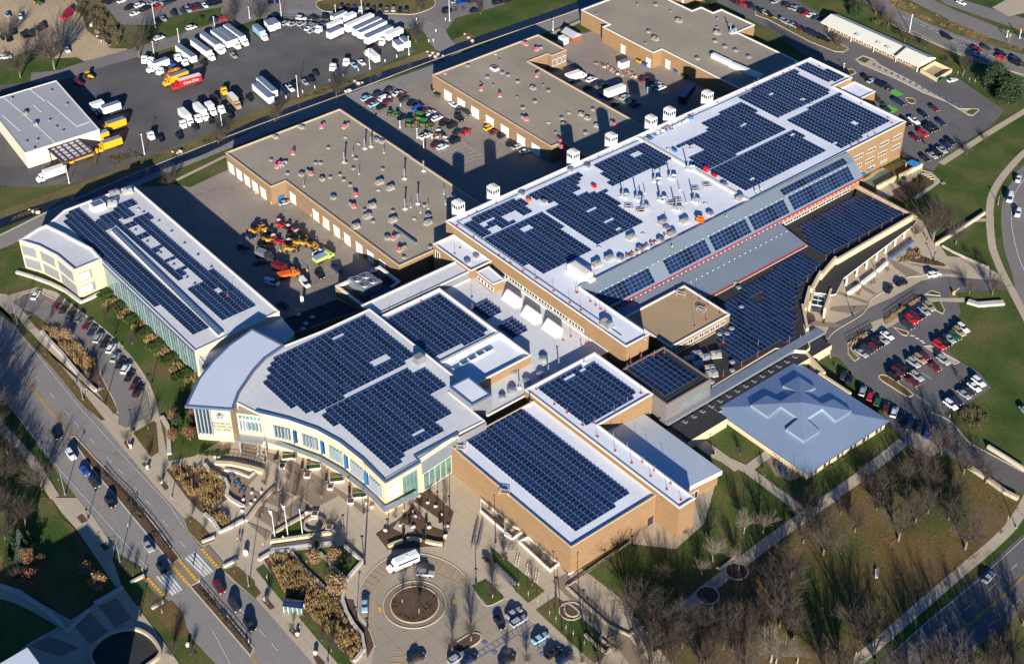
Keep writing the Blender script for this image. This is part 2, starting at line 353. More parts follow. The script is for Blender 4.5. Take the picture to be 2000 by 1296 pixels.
# top right: office drive, car lots, highway
sheet('parking_lot',[(-140.8,236.3),(-126.8,253),(-98.9,245.7),(-61.1,241.5),(-30.2,239.5),(-14.9,242.9),(8.4,236.3),(13.2,235.2),(16.8,221.6),(19.1,192),(23.7,177.8),(9.6,177.2),(-4.4,193.1),(-45.7,207.3),(-71.1,211.4),(-93.7,217.2),(-124.9,218.4)],1,'asphalt')
sheet('traffic_island',[(-110.7,227.6),(-102,226.3),(-82.5,228.8),(-70.7,230),(-60.5,229.4),(-59.1,228.5),(-58.5,224.7),(-61.3,222.3),(-73.5,221.1),(-99.1,223.1),(-105.5,222)],3,'dry_grass',.3)
sheet('traffic_island',[(-51.4,223.5),(-51.6,228.6),(-46.4,229.6),(-41.5,227.6),(-22.9,226.3),(-12.1,224.5),(1.3,223.1),(5.8,228.4),(7,227.6),(7.9,222.4),(6.3,221.3),(-5,223.4),(-16.6,222.3),(-29.8,223),(-47.6,222.1)],3,'concrete',.35)
sheet('lawn',[(-50.4,223.9),(-50.9,227.7),(-47.4,228.3),(-46.6,224.1)],4,'lawn')
sheet('lawn',[(4.6,222.4),(4.2,227.3),(6.3,227.8),(7.6,222.8)],4,'lawn')
sheet('garden_bed',[(-48,213.9),(-46.7,216.3),(-43.5,215),(-43.4,211.7),(-45.3,211.2)],3,'leafy_lawn',.3)
sheet('garden_bed',smooth([(-17.8,213.6),(-15.6,215.5),(-13.5,214.8),(-12.5,212.5),(-14.3,211.5)],3,True),3,'leafy_lawn',.3)
for q in ([(-25,213.1),(-24.1,215.8),(-19.8,215.3),(-20.6,210.3)],[(-17.2,199.3),(-18.2,204.4),(-13.1,204.2),(-13.1,199.6)]): sheet('painted_bay',q,4,'green_paint')
sheet('highway',[(-98.8,286.5),(-65.8,272.8),(-43.6,273.5),(-26.7,275.4),(6.5,284.8),(19,266.4),(0.8,265.1),(-20.5,260.2),(-48.9,259.8),(-63.5,261),(-106.2,277.7)],1,'old_asphalt')
sheet('highway',[(-93,293.6),(-76.4,284.6),(-50.3,282.2),(-29.7,281.3),(7,284.1),(-1.4,296.4),(-18.9,292.8),(-52.4,292),(-72.6,293.2),(-88.6,298.9)],1,'old_asphalt')
sheet('dry_verge',[(-97.4,288.3),(-65.8,272.8),(-26.7,275.4),(6.7,284.5),(4.9,287.1),(-30,281.6),(-50.6,282.6),(-76.8,285),(-93,293.6)],2,'dry_grass')
sheet('frontage_road',[(-82.7,305.9),(-60.3,293.5),(-22.3,297.6),(-3,298.8),(-10.1,309.2),(-29.8,308.2),(-57.9,302.8),(-75.3,314.7)],1,'old_asphalt')
sheet('forecourt',[(-45,306.4),(-45.7,317.4),(-38.6,329.9),(-31,319.1),(-35.1,304.6)],1,'concrete')
strip('kerb',[(-106.2,277.7),(-63.5,261),(-48.9,259.8),(-20.5,260.2),(0.8,265.1),(18.8,266.8)],.4,3,'kerb_concrete',True,.12)
marks([smooth([(-60.5,260.8),(-48.9,261.6),(-33.4,260.2),(-21.7,261.8),(7.4,264.3)]),smooth([(-67.4,273.6),(-48.2,270.8),(-29.4,272.2),(-.3,275.3)])],.2,'white_line')
marks([smooth([(-64.6,269.2),(-50.3,269.2),(-32.1,267.1),(-14.3,268.9),(2.9,270.7)])],.2,'white_line',(3,9))
strip('path',[(17.3,250.2),(18.5,240.3),(19.3,224.6),(20.6,205.4),(22.2,184.4)],2.6,2,'concrete')
sheet('path',[(9.8,178.4),(17.8,177.9),(20.5,176.1),(23.9,177.1),(30,174.6),(30.6,169.6),(31.9,158.6),(30.2,157.6),(29.1,171.6),(26.7,174.6),(21.3,175.1),(24.2,158),(25.2,149.6),(19.1,150.9),(18.5,160.8),(18.9,177.1)],2,'concrete')
sheet('pond_lawn',[(11.9,150.9),(11.1,167.8),(11.7,179.7),(18,178.2),(19.5,152.4),(17.4,148.9)],1,'leafy_lawn')
sheet('pond',smooth([(12.3,153.4),(12.2,156.7),(11,162.7),(12.8,165.8),(15.7,164.3),(17,157),(16.9,153.1)],3,True),3,'pond_green')
strip('path',[(11.5,152.9),(11.6,157.4),(11,159.7),(10.8,163),(11.1,165.8)],1.6,3,'bare_dirt')
sheet('garden_bed',[(22.5,155.9),(22.9,173),(27.3,173.3),(29.4,162.3),(30.2,157.6),(28.9,152.2)],3,'mulch')
# curving road on the right, side lot
sheet('road',smooth([(44.8,228.6),(42.3,206.2),(47.2,191.4),(50.7,182.9),(57.8,171.7),(70.3,156.4),(81,146),(94.9,132.3),(116.6,123.4)],4)+[(x+60,y+70) for x,y in reversed([(44.8,228.6),(116.6,123.4)])],1,'old_asphalt')
strip('path',[(36.6,221),(37.1,213.8),(39.8,202.2),(43.5,189.9),(48.2,179.2),(55.1,168.8)],2.6,2,'concrete')
strip('path',[(55.1,169.2),(59.3,163.5),(67.4,153.9),(74.1,147.8),(79.2,143.6),(87.9,137.2),(101.5,126.9)],2.6,2,'concrete')
strip('path',[(53.9,141.3),(52.6,154.3),(53,162.2),(56.4,167)],2,3,'bare_dirt')
marks([smooth([(47.6,200.2),(51.8,187.8),(60,174.5),(68.2,164.5),(76.7,155.6),(84.5,148.9)])],.2,'white_line',(3,6))
sheet('parking_lot',[(68.9,66),(64.8,71.1),(61,78.9),(64,104.7),(64.3,120),(67.7,127.7),(81.4,140.6),(84.4,137.1),(75.6,123.4),(83,115.9),(85.2,110.9),(91.2,110.2),(92.3,97),(98.5,95.3),(105.2,95.6),(112.2,92.3),(112.3,72.3),(122.3,67.4),(144,68.5),(148.9,61.6),(128,59.1),(120.9,56.9),(114.6,54.1),(111.2,53),(102,57),(88.6,62.7),(74,68.2)],2,'asphalt')
sheet('plaza',[(55,69.6),(42.8,89.3),(33.6,115.1),(38.7,146.8),(41.4,149),(60.6,138.2),(67,143.5),(77.9,142.7),(81.4,140.6),(72.3,132.4),(67.5,127.9),(64.1,120.2),(63.9,104.9),(60.8,79.1),(64.4,71.1),(68.7,65.8),(72.3,58.4),(65.9,58.5)],1,'concrete')
for q in ([(54.8,86.6),(61.7,96.4),(62.8,93.3),(61,88.3),(55.5,84.6)],[(54.5,75.4),(63,82.1),(63.2,79.5),(56.1,73.1)],[(61.4,69.7),(65.1,73.5),(66.8,70.7),(63.5,67.3)],[(51.1,94.8),(60.5,97.8),(61.4,96.7),(54.6,94.5),(51.4,93.6)],[(47.9,121.8),(61.4,123.1),(59.9,118.3),(53.6,119.3)],[(50,103.3),(59.5,103.3),(59.1,102.1),(50.3,101.3)],[(53.2,123.4),(66.8,132.7),(70.9,133.8),(65.8,128.4),(60.1,127)]): sheet('paving_band',q,3,'brown_paving')
sheet('traffic_island',[(70.5,75.8),(70.6,87.8),(72,86.6),(71.6,77.8),(72.9,74.6),(77.8,73),(77.9,70.5),(74,71.8)],4,'dry_grass',.3)
sheet('garden_bed',[(69.4,94.8),(69.2,112),(70.7,113.1),(71.9,92.5)],4,'straw')
sheet('path',[(68.2,89.8),(69,94.3),(71.9,92.5),(71.3,108),(70.7,113.1),(79,123.1),(80.4,121.1),(72.6,112.5),(73.7,92.9),(72.3,86.2)],3,'concrete')
sheet('garden_bed',[(74.1,93.3),(79.1,95.2),(80,92.8),(78.4,92.2)],4,'mulch',.3)
for q in ([(69.6,114.8),(69.4,118.3),(72.1,119.3),(73.5,118)],[(73,112.9),(74.7,116.1),(79.1,113),(80.2,110.7),(77.6,110.5)]): sheet('traffic_island',q,4,'lawn',.3)
sheet('traffic_island',smooth([(86.8,71.3),(89.4,73),(98.2,72.3),(99.5,71),(98.6,69.5),(92.8,69.5),(88.2,69.7)],3,True),4,'leafy_lawn',.35)
sheet('traffic_island',[(86.4,92.9),(87.6,94.8),(98.6,95.1),(98.4,92.9),(92.6,92.3)],4,'concrete',.35)
sheet('garden_bed',smooth([(52.3,122.3),(50.8,134.2),(55.4,131.6),(62.4,133.7),(63.5,132.3),(57.6,127.9),(53.8,125.8)],3),3,'mulch')
marks([[(90.1,94.3),(94.1,94.1)],[(94.6,87.9),(97.5,88.4)],[(94.4,81.9),(98.3,81.8)],[(95.3,75.3),(98.7,74.7)],[(98.8,72.1),(106.2,71.8)]],.14,'white_line')
marks([[tuple(a),tuple(c)] for a,c in zip([(80.4,93.9),(82.3,94.1),(84,94.1),(85.1,94)],[(81.6,94.6),(83.3,94.6),(85,94.6),(85.9,94.3)])],.7,'white_line')
strip('kerb',[(107.7,69.5),(114.3,70.3),(122.4,67.3),(130.5,67.7),(142.5,68.9)],.35,4,'kerb_concrete',True,.12)
strip('kerb',[(65.8,128.4),(62.6,123.8),(62.3,122),(59.8,117.4),(60,107),(60.4,99.2),(62.3,95.6),(63.8,89.5),(63.9,78.2),(65.4,72.4),(67.1,70.4),(72.1,66.3)],.3,4,'kerb_concrete',True,.12)
# park, bottom avenue
sheet('leafy_ground',[(111.9,-42.8),(114.3,-7.5),(114.2,21.4),(112.9,49.3),(128.1,57.5),(141.7,57.7),(150.1,55.3),(153.2,17.9),(155.7,-21.2),(124.2,-61.7)],1,'leafy_lawn')
sheet('dry_verge',[(110.5,71.6),(111.7,76.6),(116.1,85.5),(121,78.8),(120.2,72.6),(116.7,71.9)],2,'leafy_lawn')
sheet('road',[(159.1,-19.6),(156.5,26.4),(154.8,48.7),(152.2,73.5),(170.3,46.9),(171.1,25.8),(171.4,4.7),(173,-7.8)],1,'asphalt')
strip('path',[(155.4,-24.6),(153,18.2),(151.9,41.4),(149.8,53.4),(144.3,70.5)],3,2,'concrete')
mid=[(166.3,-11),(165.4,4.1),(164.9,24.9),(162.6,58.2)]
marks([off(mid,.2),off(mid,-.2)],.14,'yellow_line')
marks([off(mid,3.6),off(mid,-3.6)],.14,'white_line',(3,7)); marks([off(mid,7.4)],.14,'white_line')
strip('path',[(117,-58.3),(117,-47.8),(115,-32.2),(113.4,-6.5),(112.8,19.1),(112.4,32.1),(110.9,53)],3.4,3,'concrete',False)
strip('path',[(66.3,7.7),(80.2,7.2),(90.5,9.9),(110,9.4)],3,3,'concrete',False)
strip('path',[(90.4,8.9),(89.4,21.6),(82.3,22.8)],3,4,'concrete',False)
sheet('plaza',[(87.5,-34.4),(87.5,-24.2),(96.9,-23.5),(97.1,-18.4),(89.6,-10.4),(85,-4.8),(87.2,1),(92,-5.9),(97.7,-14.6),(99.6,-27.2),(90.9,-34.7)],3,'concrete')
sheet('plaza',[(65.3,5.6),(67.9,9.7),(76.6,9.7),(88.6,9.8),(88.7,6.6),(79.7,6.6),(75.5,6.7),(70.1,4.4)],2,'concrete')
sheet('plaza',[(88.6,17.8),(90.1,20.2),(102.2,20),(101.3,15.8),(97.3,14.1)],3,'brown_paving')
sheet('plaza',[(105.6,56.7),(109.1,59.2),(120.3,58.9),(120,53.5),(111.2,53.1)],3,'concrete')
strip('path',[(87.7,-57.6),(108.4,-59),(122.6,-61.1)],4.5,3,'brown_paving',False)
for c in ([(98.2,-62.8),(115.4,-20.6),(116.5,-32.4)]): 
    sheet('tree_pit',[(c[0]+3.2*math.cos(t*.5236),c[1]+3.2*math.sin(t*.5236)) for t in range(12)],4,'mulch',.35)
# boulevard, plaza and planting in front
cr=[(-113.5,-123.8),(-105.9,-123),(-98.6,-118.4),(-77.1,-119.6),(-56.7,-120.5),(-42.9,-120.2),(-22.4,-120.5),(-3.9,-121.4)]
sheet('plaza',[(-127.7,-120.1),(-120,-113),(-118.1,-104.1),(-111.7,-100.9),(-84.7,-98.4),(-64.4,-98.2),(-47.5,-100.9),(-16.5,-113.2),(-13.7,-106.5),(-14.8,-94.1),(-6.3,-80.4),(16,-70.7),(31.9,-68),(29.6,-47.5),(88.4,-55.1),(88.6,-50.8),(103.5,-50.2),(128.9,-55.9),(77.5,-122.8),(44.6,-122.5),(35.7,-123.6),(12.1,-123.1),(-3.4,-121.8),(-42.5,-120.4),(-98.1,-118.7),(-130.4,-118.9)],1,'concrete')
sheet('road',[(-131.7,-118.3),(-117.7,-121.1),(-98.6,-118.5),(-77.2,-119.5),(-56.7,-120.5),(-42.9,-120.2),(-21.6,-120.9),(-4,-121.5),(6.4,-121.4),(12.1,-123.1),(18.2,-123.5),(30.2,-123.7),(35.4,-123.4),(43.8,-122.1),(53.7,-122.2),(77.5,-122.8),(61.7,-141.9),(55.6,-140.8),(44.9,-141.3),(35.6,-139.3),(29.4,-139.5),(18.3,-139.5),(9,-141.5),(-9.9,-140.1),(-19.5,-140.1),(-75.1,-137.1),(-99.2,-136.1)],2,'road_grey')
for q in ([(-43.8,-130),(-43.2,-128.6),(-31.3,-128.6),(-20.8,-128.2),(-11.8,-127.8),(18.8,-129.7),(19.6,-132.6),(-12.4,-131.7),(-26.3,-131.6)],[(29,-132.8),(29.1,-129.9),(57.3,-130.9),(59.1,-133.1)]): sheet('median',q,3,'mulch',.3)
cl=[(-109.1,-131.8),(-95.5,-127.8),(-72.8,-128.4),(-43.5,-129.6)]; marks([off(cl,.25),off(cl,-.25)],.16,'yellow_line')
cl2=[(59,-132.7),(68.8,-133.3)]; marks([off(cl2,.25),off(cl2,-.25)],.16,'yellow_line')
marks([[(-124.5,-125),(-102.9,-124.4),(-75.6,-125.3),(-49.4,-125.9),(-22.9,-125.8),(-6.8,-125.8),(25.4,-127)],[(33,-126.9),(58.6,-126.8),(73.5,-127.6)]],.16,'white_line',(3,7))
marks([[(-102.3,-119.5),(-52.6,-121.8),(-21.1,-122),(-.9,-121.9),(9.5,-123.2)],[(-82.3,-137.1),(-32,-138.5),(-8.1,-138.3),(16.8,-138)],[(45.7,-135.9),(57.8,-138.1)]],.14,'white_line')
for i in range(5):
    a=[(19.4,-127.5),(19.1,-126.4),(18.6,-125.1),(19.2,-124.1),(18.9,-122.9)][i] if False else None
zb=MB(); zz=zl(5)
def bars(p0,p1,q0,q1,n,wd):
    for i in range(n):
        t=(i+.5)/n; a=Vector(p0).lerp(Vector(p1),t); c=Vector(q0).lerp(Vector(q1),t); d=(c-a).normalized(); s=Vector((-d.y,d.x))*wd/2
        zb.face([(a.x-s.x,a.y-s.y,zz),(c.x-s.x,c.y-s.y,zz),(c.x+s.x,c.y+s.y,zz),(a.x+s.x,a.y+s.y,zz)])
bars((19.6,-129),(19.1,-125.2),(28.6,-128.5),(28.4,-125.3),4,.6)
bars((20.2,-138),(22.5,-134.4),(29.1,-138),(29,-134.7),4,.6)
tag(zb.build('crosswalk','white_line'),kind='structure')
yb=[[(19.3,-123.6),(28.7,-123.8)],[(19.2,-130.2),(29,-130.4)],[(19.5,-132.7),(29.1,-132.8)],[(19.6,-139.7),(29.1,-139.6)]]
for q in yb: marks([q],.9,'yellow_line',(.95,.25),'tactile_paving',6)
for q in ([(19.4,-122.7),(19.4,-121.5),(28.3,-121.8),(28.8,-123.3)],[(19.2,-132.7),(19,-130.1),(29,-130.2),(29,-132.9)],[(19.5,-140.9),(19.4,-139.6),(29.1,-139.6),(29.3,-140.8)]): sheet('brick_crossing',q,5,'brown_paving')
# verges and planting strips along the boulevard
for q in ([(-110.1,-118),(-109.7,-116.5),(-97.6,-117.2),(-86,-117.8),(-99.3,-119.2)],[(-99.5,-119.5),(-97.3,-116.9),(-70.5,-117.4),(-44,-118.8),(-44.6,-119.7),(-55.1,-120.5),(-77.1,-119.6)],[(6.7,-121.5),(7.3,-119.6),(10.8,-119.2),(18.9,-119.2),(18.4,-122.8),(12,-123)],[(29.5,-123.2),(31.2,-119.7),(38.3,-119),(43.8,-122),(36.9,-122.7)],[(40,-119.7),(42.9,-120),(43.4,-121.8),(39.9,-121.9)],[(7.8,-143.6),(7.2,-141.4),(16.4,-138.9),(18.5,-140),(18.5,-144.1)],[(30.3,-144.3),(30.4,-138.9),(36,-138.8),(43.2,-141.4),(42.8,-144.4)],[(-25.5,-147.5),(-24,-145.6),(-15.3,-146.8),(-9,-146.1),(-5.5,-146.4),(16.8,-147.6),(19.1,-147),(19.2,-161.7),(16.4,-162.5),(7.8,-164.6),(-2.2,-170.5),(-19,-170),(-54.6,-158)]): sheet('verge',q,4,'leafy_lawn')
sheet('lawn',[(-89.3,-143.7),(-61.5,-143.3),(-21.5,-146.7),(-5.9,-147.7),(2.3,-149.6),(-5.5,-161.9),(-23.7,-172.2)],4,'lawn')
strip('path',[(-73.1,-142.1),(-61.4,-143.4),(-41.7,-142.8),(-23.3,-144.7)],2.6,5,'concrete',False)
strip('path',[(-6.4,-172.1),(-.1,-171.4),(5.1,-168.6),(12.5,-165.8),(18.5,-163.9),(22.3,-162.6)],3.2,5,'concrete')
sheet('plaza',[(17.9,-146.3),(32.7,-146.8),(49.8,-147.7),(54.3,-148.9),(23.7,-185.6),(20.2,-173),(20,-162.1)],4,'concrete')
sheet('plaza',[(-24,-145.6),(-19.5,-140.1),(-9.7,-140.1),(4.9,-141.3),(7.8,-143.6),(17.9,-146.3),(16.8,-147.6),(-8.2,-145.8),(-17.1,-145.9)],4,'concrete')
for q in ([(21.4,-161.8),(20.5,-156.8),(29.8,-156.2),(30.1,-161.7)],[(20.4,-154.2),(20.6,-149.3),(29.3,-149.6),(29.3,-154.2)],[(21.3,-173.5),(21.3,-168.4),(29.6,-164.2),(29.4,-168.9)]): sheet('paving_band',q,5,'brown_paving')
for q in ([(-12.6,-143.6),(-12.9,-141.9),(-9.3,-141.9),(-9.5,-143.7)],[(1,-143.8),(0.8,-142.5),(3.4,-142),(3.8,-143.7)],[(-31.9,-119.2),(-31.6,-117.9),(-28.7,-117.9),(-28.4,-119.7)],[(-20.4,-119.7),(-20.1,-118.5),(-17.3,-118.4),(-17,-119.8)],[(-10.8,-119.6),(-10.6,-118.5),(-6.7,-118.7),(-6.5,-120)],[(45.6,-121.2),(45.6,-119.8),(49.4,-120),(49.2,-121.2)],[(57.9,-121.3),(58.1,-120.1),(61.4,-120),(61.5,-121.2)],[(68.9,-121.3),(69.2,-120.3),(72.6,-120.3),(72.4,-122)],[(47.1,-144.4),(47.2,-143),(50,-142.8),(49.7,-144.4)]): sheet('tree_pit',q,5,'mulch')
# curved front drive
drv=smooth([(-115.4,-114.4),(-117.1,-108.8),(-116.6,-106.7),(-115.3,-105.1),(-110.7,-103.9),(-99.9,-100.6),(-93.7,-99.4),(-84.5,-98.4),(-71.7,-98.1),(-78.5,-99.4),(-68.3,-99.1),(-56,-101),(-46.7,-103),(-38.9,-106.5)],3)+[(-37.4,-108.2),(-37,-115.7),(-40,-116.7),(-43.9,-114.3),(-49.9,-112.4),(-57.3,-111),(-67.5,-109.1),(-74.8,-107.9),(-81.5,-107.1),(-89,-106.8),(-77.6,-109),(-86.6,-109.5),(-94.9,-110.2),(-103.4,-111.7),(-106.7,-112.9),(-110.7,-113.6)]
sheet('drive',drv,2,'old_asphalt')
strip('kerb',[(-117.1,-108.8),(-116.6,-106.7),(-115.3,-105.1),(-110.7,-103.9),(-99.9,-100.6),(-93.7,-99.4),(-84.5,-98.4),(-71.7,-98.1),(-78.5,-99.4),(-68.3,-99.1),(-56,-101),(-46.7,-103),(-38.9,-106.5)],.3,3,'kerb_concrete',True,.12)
marks([[(-45.9,-106.7),(-38.4,-108.5)],[(-44.1,-110.8),(-44.4,-108.5)]]+[[(-45.9,-106.7),(-47.7,-104.2)],[(-43.3,-107.2),(-45.1,-104.8)],[(-40.9,-107.9),(-42.6,-105.5)],[(-38.5,-108.6),(-39.8,-106.6)]]+[[a,c] for a,c in zip([(-111.9,-106.7),(-108.3,-107.9),(-106.4,-107.1),(-110,-103),(-100.8,-104.4),(-100.2,-102.4),(-95.4,-102)],[(-112.2,-104.3),(-109.4,-105.1),(-107,-105.1),(-106.3,-103.4),(-103.2,-101.8),(-101.4,-100.4),(-97.1,-99.4)])],.12,'yellow_line')
sheet('lawn',[(-145.6,-104.8),(-143.5,-98.4),(-130.8,-102),(-129.8,-106),(-121.2,-103.7),(-119.5,-113.7),(-125.6,-114)],4,'lawn')
sheet('lawn',smooth([(-99,-98.1),(-102.5,-91.1),(-103.5,-87.4)],2)+[(-93.3,-87.1),(-65.6,-87.4),(-66.5,-85.9),(-49.1,-86.9),(-44.9,-87.5),(-17.7,-102.1),(-16.9,-111.7),(-22,-109),(-31.7,-105),(-40.8,-103.3),(-50.8,-100.4),(-59.9,-98.9),(-72.2,-97.9),(-81.2,-97.6),(-81.7,-97),(-89.3,-97.4)],2,'lawn')
for q in ([(-57,-114.5),(-57,-111.6),(-49.1,-113.2),(-45.3,-114.1),(-44.6,-115.6)],[(-33.6,-115.2),(-34.4,-108.2),(-32.9,-108.1),(-21.6,-113.6),(-21.1,-116.3)],[(-104.8,-114.1),(-104.7,-111.9),(-95.8,-110.6),(-98.9,-114.4)],[(-109.7,-113.7),(-105.8,-111.9),(-105.5,-113.5),(-108.1,-113.9)]): sheet('garden_bed',q,4,'leafy_lawn')
sheet('grass_bed',[(-98.9,-114.4),(-97.6,-111.4),(-87.7,-108.1),(-87.1,-108.7),(-70.4,-107.6),(-64.4,-110.1),(-57,-111.6),(-58.7,-113.7),(-67.2,-114.4),(-79.8,-114),(-94.9,-114),(-91.3,-114.4)],4,'mulch')
sheet('grass_bed',[(-13.6,-115.6),(-12.7,-111.2),(-6.7,-106.5),(-.1,-105.1),(7.3,-107.9),(8.3,-112.2),(16.5,-112.3),(16.7,-115.9),(6.5,-116.7),(-.1,-116.8)],4,'mulch')
sheet('grass_bed',[(33.2,-113),(34.9,-106.6),(38.4,-106.1),(45.1,-107.3),(58.6,-106.2),(66.4,-108.8),(73.7,-109.2),(76.3,-111.1),(76.2,-114.4),(73.2,-115.4),(61.3,-115),(48.4,-116.5)],4,'mulch')
for q in ([(35,-116.6),(34.7,-114),(47.1,-115.3),(49.8,-117.4)],[(55.7,-117),(56.8,-115.1),(73.6,-114.9),(77.5,-115.3),(74.6,-117.9)]): sheet('lawn',q,4,'lawn')
sheet('lawn',[(35.5,-105.8),(39.1,-100.1),(42.7,-93.6),(50.5,-93.6),(52.3,-98.6),(54,-101.4),(57.6,-105.4),(54.3,-105.9),(44.7,-107)],4,'lawn')
sheet('garden_bed',[(58.2,-104.7),(60,-103.1),(66.5,-106.1),(72,-106),(75.7,-108),(77.7,-111.3),(73.7,-109.2),(65.5,-108.6)],4,'mulch')
sheet('lawn',[(27.1,-106.3),(27.1,-97.2),(28,-95.6),(31.1,-98.2),(34.8,-95.2),(35.8,-95),(28.5,-106.7)],4,'lawn')
for q in ([(8.9,-89),(17.2,-86.3),(19,-92.9),(14.2,-95.2)],[(17.5,-86.5),(25.9,-84.6),(25.7,-92),(19.7,-92.6)],[(11.8,-96.5),(14.3,-95.5),(18.1,-94.5),(19.1,-99.4),(14.6,-101.3)],[(21.4,-100.1),(19.6,-93.3),(25.5,-92.7),(26,-98.5)],[(17.8,-106.4),(15.7,-103),(19.4,-101.4),(25,-100.2),(25.6,-104.8)],[(18.4,-109.1),(21.6,-107.7),(26.1,-106.2),(28,-108.7)],[(-6.1,-96.4),(-7.8,-94.1),(-4.9,-91.7),(-2.3,-93.9)],[(-8.1,-94.4),(-9.7,-92.6),(-6.7,-90.6),(-5.5,-91.3)],[(-1.9,-90.3),(3.1,-86.9),(9,-85.8),(13.6,-85),(21.8,-83.4),(28.5,-82.5),(36.2,-81.3),(35.9,-83.1),(25.4,-84.2),(15.8,-86.5),(6.6,-89.7),(0.7,-91.4)]): sheet('paving_band',q,4,'brown_paving')
sheet('patio',[(-8.2,-105.9),(-6.1,-103.9),(-2.7,-103),(4.4,-99.7),(3.6,-97),(4.6,-96.9),(6.7,-101.6),(11,-100.6),(13.6,-101.4),(13.3,-106.8),(7.6,-107.2),(3.5,-105.5),(0.5,-104.4)],4,'brown_paving')
sheet('stone_bed',[(44.4,-85),(43.9,-77.3),(42.4,-71.8),(38.7,-65.6),(38.6,-63.6),(51.1,-63.8),(55.7,-69),(57.8,-71.8),(59.8,-74.1),(57.2,-76.8),(51.2,-85.9)],4,'mulch')
for q in ([(41.3,-69.6),(50,-68.6),(55.7,-69),(55.9,-69.7),(51.3,-71.8),(41.1,-70.3)],[(44.3,-77.3),(48.4,-76.3),(51.3,-76.2),(49.3,-79.1),(45.6,-80.2)]): sheet('path',q,5,'concrete')
# roundabout and accessible bays
rc=71.1,-91.9
dr=smooth([(60.5,-101.9),(56.4,-97.8),(53.8,-91.1),(54,-85),(58.7,-79.3),(64.8,-76.4),(70.6,-75.8),(75.4,-77),(75.5,-76.9),(78.9,-77.7),(83.3,-78)],3)+[(84.2,-73),(86.2,-73.6),(95,-72.9),(106.3,-70.5),(112.3,-72.8),(86,-104.5),(79.8,-111.6),(75.9,-107.7),(69.3,-105.3),(64.4,-104.6)]
sheet('drive',dr,2,'drive_concrete'); 
strip('kerb',smooth([(75.9,-107.7),(69.3,-105.3),(64.4,-104.6),(60.5,-101.9),(56.4,-97.8),(53.8,-91.1),(54,-85),(58.7,-79.3),(64.8,-76.4),(70.6,-75.8),(75.4,-77),(75.5,-76.9),(78.9,-77.7),(83.3,-78),(84.2,-73)]),.3,4,'kerb_concrete',False,.12)
def disc(c,r,n=40): return [(c[0]+r*math.cos(2*math.pi*i/n),c[1]+r*math.sin(2*math.pi*i/n)) for i in range(n)]
rc=(rc[0],rc[1])
sheet('paving_ring',disc(rc,8.1),3,'brown_paving',.25); sheet('garden_bed',disc(rc,6.3),4,'mulch',.3)
arc=smooth([(63,-98.9),(59.7,-95.3),(58.4,-91.2),(59.5,-87),(62.7,-83.2),(65.8,-81.7),(71,-79.5),(75.3,-77.8)])
marks([arc,smooth([(63,-98.9),(66.7,-101.9),(73.5,-105.6)])],.14,'yellow_line')
marks([[a,c] for a,c in zip([(57.5,-98.6),(56.5,-97.1),(55.6,-95.3),(54.8,-93.4),(54.2,-91.6),(54.1,-89.7),(54,-87.9),(60.2,-78.3),(61.4,-77.6),(62.7,-76.8),(64.2,-76.3),(66.2,-76.1),(68.5,-76.2),(70.2,-76.3),(72.8,-76.7)],[(60.8,-98.1),(59.4,-96.3),(58.8,-94.3),(58.5,-92.5),(58.4,-91.2),(58.8,-89.3),(59.3,-87.7),(61.3,-81.3),(63,-82.1),(64.6,-81.6),(66.2,-81.2),(68.3,-80.7),(70.1,-80),(71.8,-79.3),(73.8,-78.3)])],.14,'yellow_line')
marks([[a,c] for a,c in zip([(82.4,-108.1),(81.5,-106.7),(80.3,-105),(80,-104.1)],[(85.4,-104.9),(83.2,-104),(81.7,-103.3),(80.8,-103.4)])],.14,'yellow_line')
marks([[(66,-99.3),(67.7,-100)],[(76,-83.2),(77.6,-84)]],.8,'yellow_line')
marks([[(93.6,-90.7),(93.9,-73)],[(95.2,-90.4),(95.7,-78),(96.7,-78),(95.7,-72.9)],[(101.2,-77.9),(101.4,-73.2)],[(102.7,-78.1),(102.3,-72.9)],[(86.2,-76.3),(86.4,-74.3)]]+[[a,c] for a,c in zip([(93.7,-89.4),(93.6,-87.8),(93.6,-86.5),(93.6,-85),(93.7,-83.5),(93.7,-81.9),(93.8,-80.4),(93.8,-78.8),(93.8,-77.2),(93.8,-75.6),(93.8,-74.3)],[(95.2,-89.4),(95.3,-87.9),(95.3,-86.6),(95.3,-85),(95.3,-83.5),(95.4,-82),(95.4,-80.6),(95.5,-79.2),(95.6,-77.9),(96.6,-77.2),(96.2,-75.2)])]+[[a,c] for a,c in zip([(101.2,-76.8),(101.3,-75.5),(101.3,-74.2)],[(102.7,-76.9),(102.6,-75.6),(102.6,-74.2)])],.13,'blue_line')
for c in ([(85.7,-77.3),(92.3,-86.1),(96.3,-86.2),(97.7,-77.3),(104.2,-77.6),(90.7,-77.2)]): marks([[(c[0]-.6,c[1]),(c[0]+.6,c[1])]],1.1,'blue_line')
for q in ([(75.5,-76.9),(75.8,-72.5),(83.4,-72.7),(83.9,-73.4),(83.9,-77.3),(82.8,-77.8),(79,-77.5)],[(92.2,-69.4),(92,-62.7),(95.1,-62),(100.5,-62.4),(110.6,-62.1),(113.4,-61.9),(114.5,-65.9),(114.6,-69.5),(110,-69.7)],[(83.6,-69.3),(88.8,-63.5),(89.2,-69.4)],[(67.4,-64.3),(88.8,-63.5),(84.1,-69.2),(72.1,-67)]): sheet('lawn',q,3,'lawn')
sheet('garden_bed',smooth([(88,-93.4),(87.6,-87.2),(88.9,-85.3),(90.5,-85.5),(91.4,-87.6),(91,-92.7)],3,True),4,'mulch',.35)
for c in ([(81.9,-75.1),(85.2,-64.7),(73.3,-64.4)]): sheet('tree_pit',disc(c,1.1,12),5,'mulch')
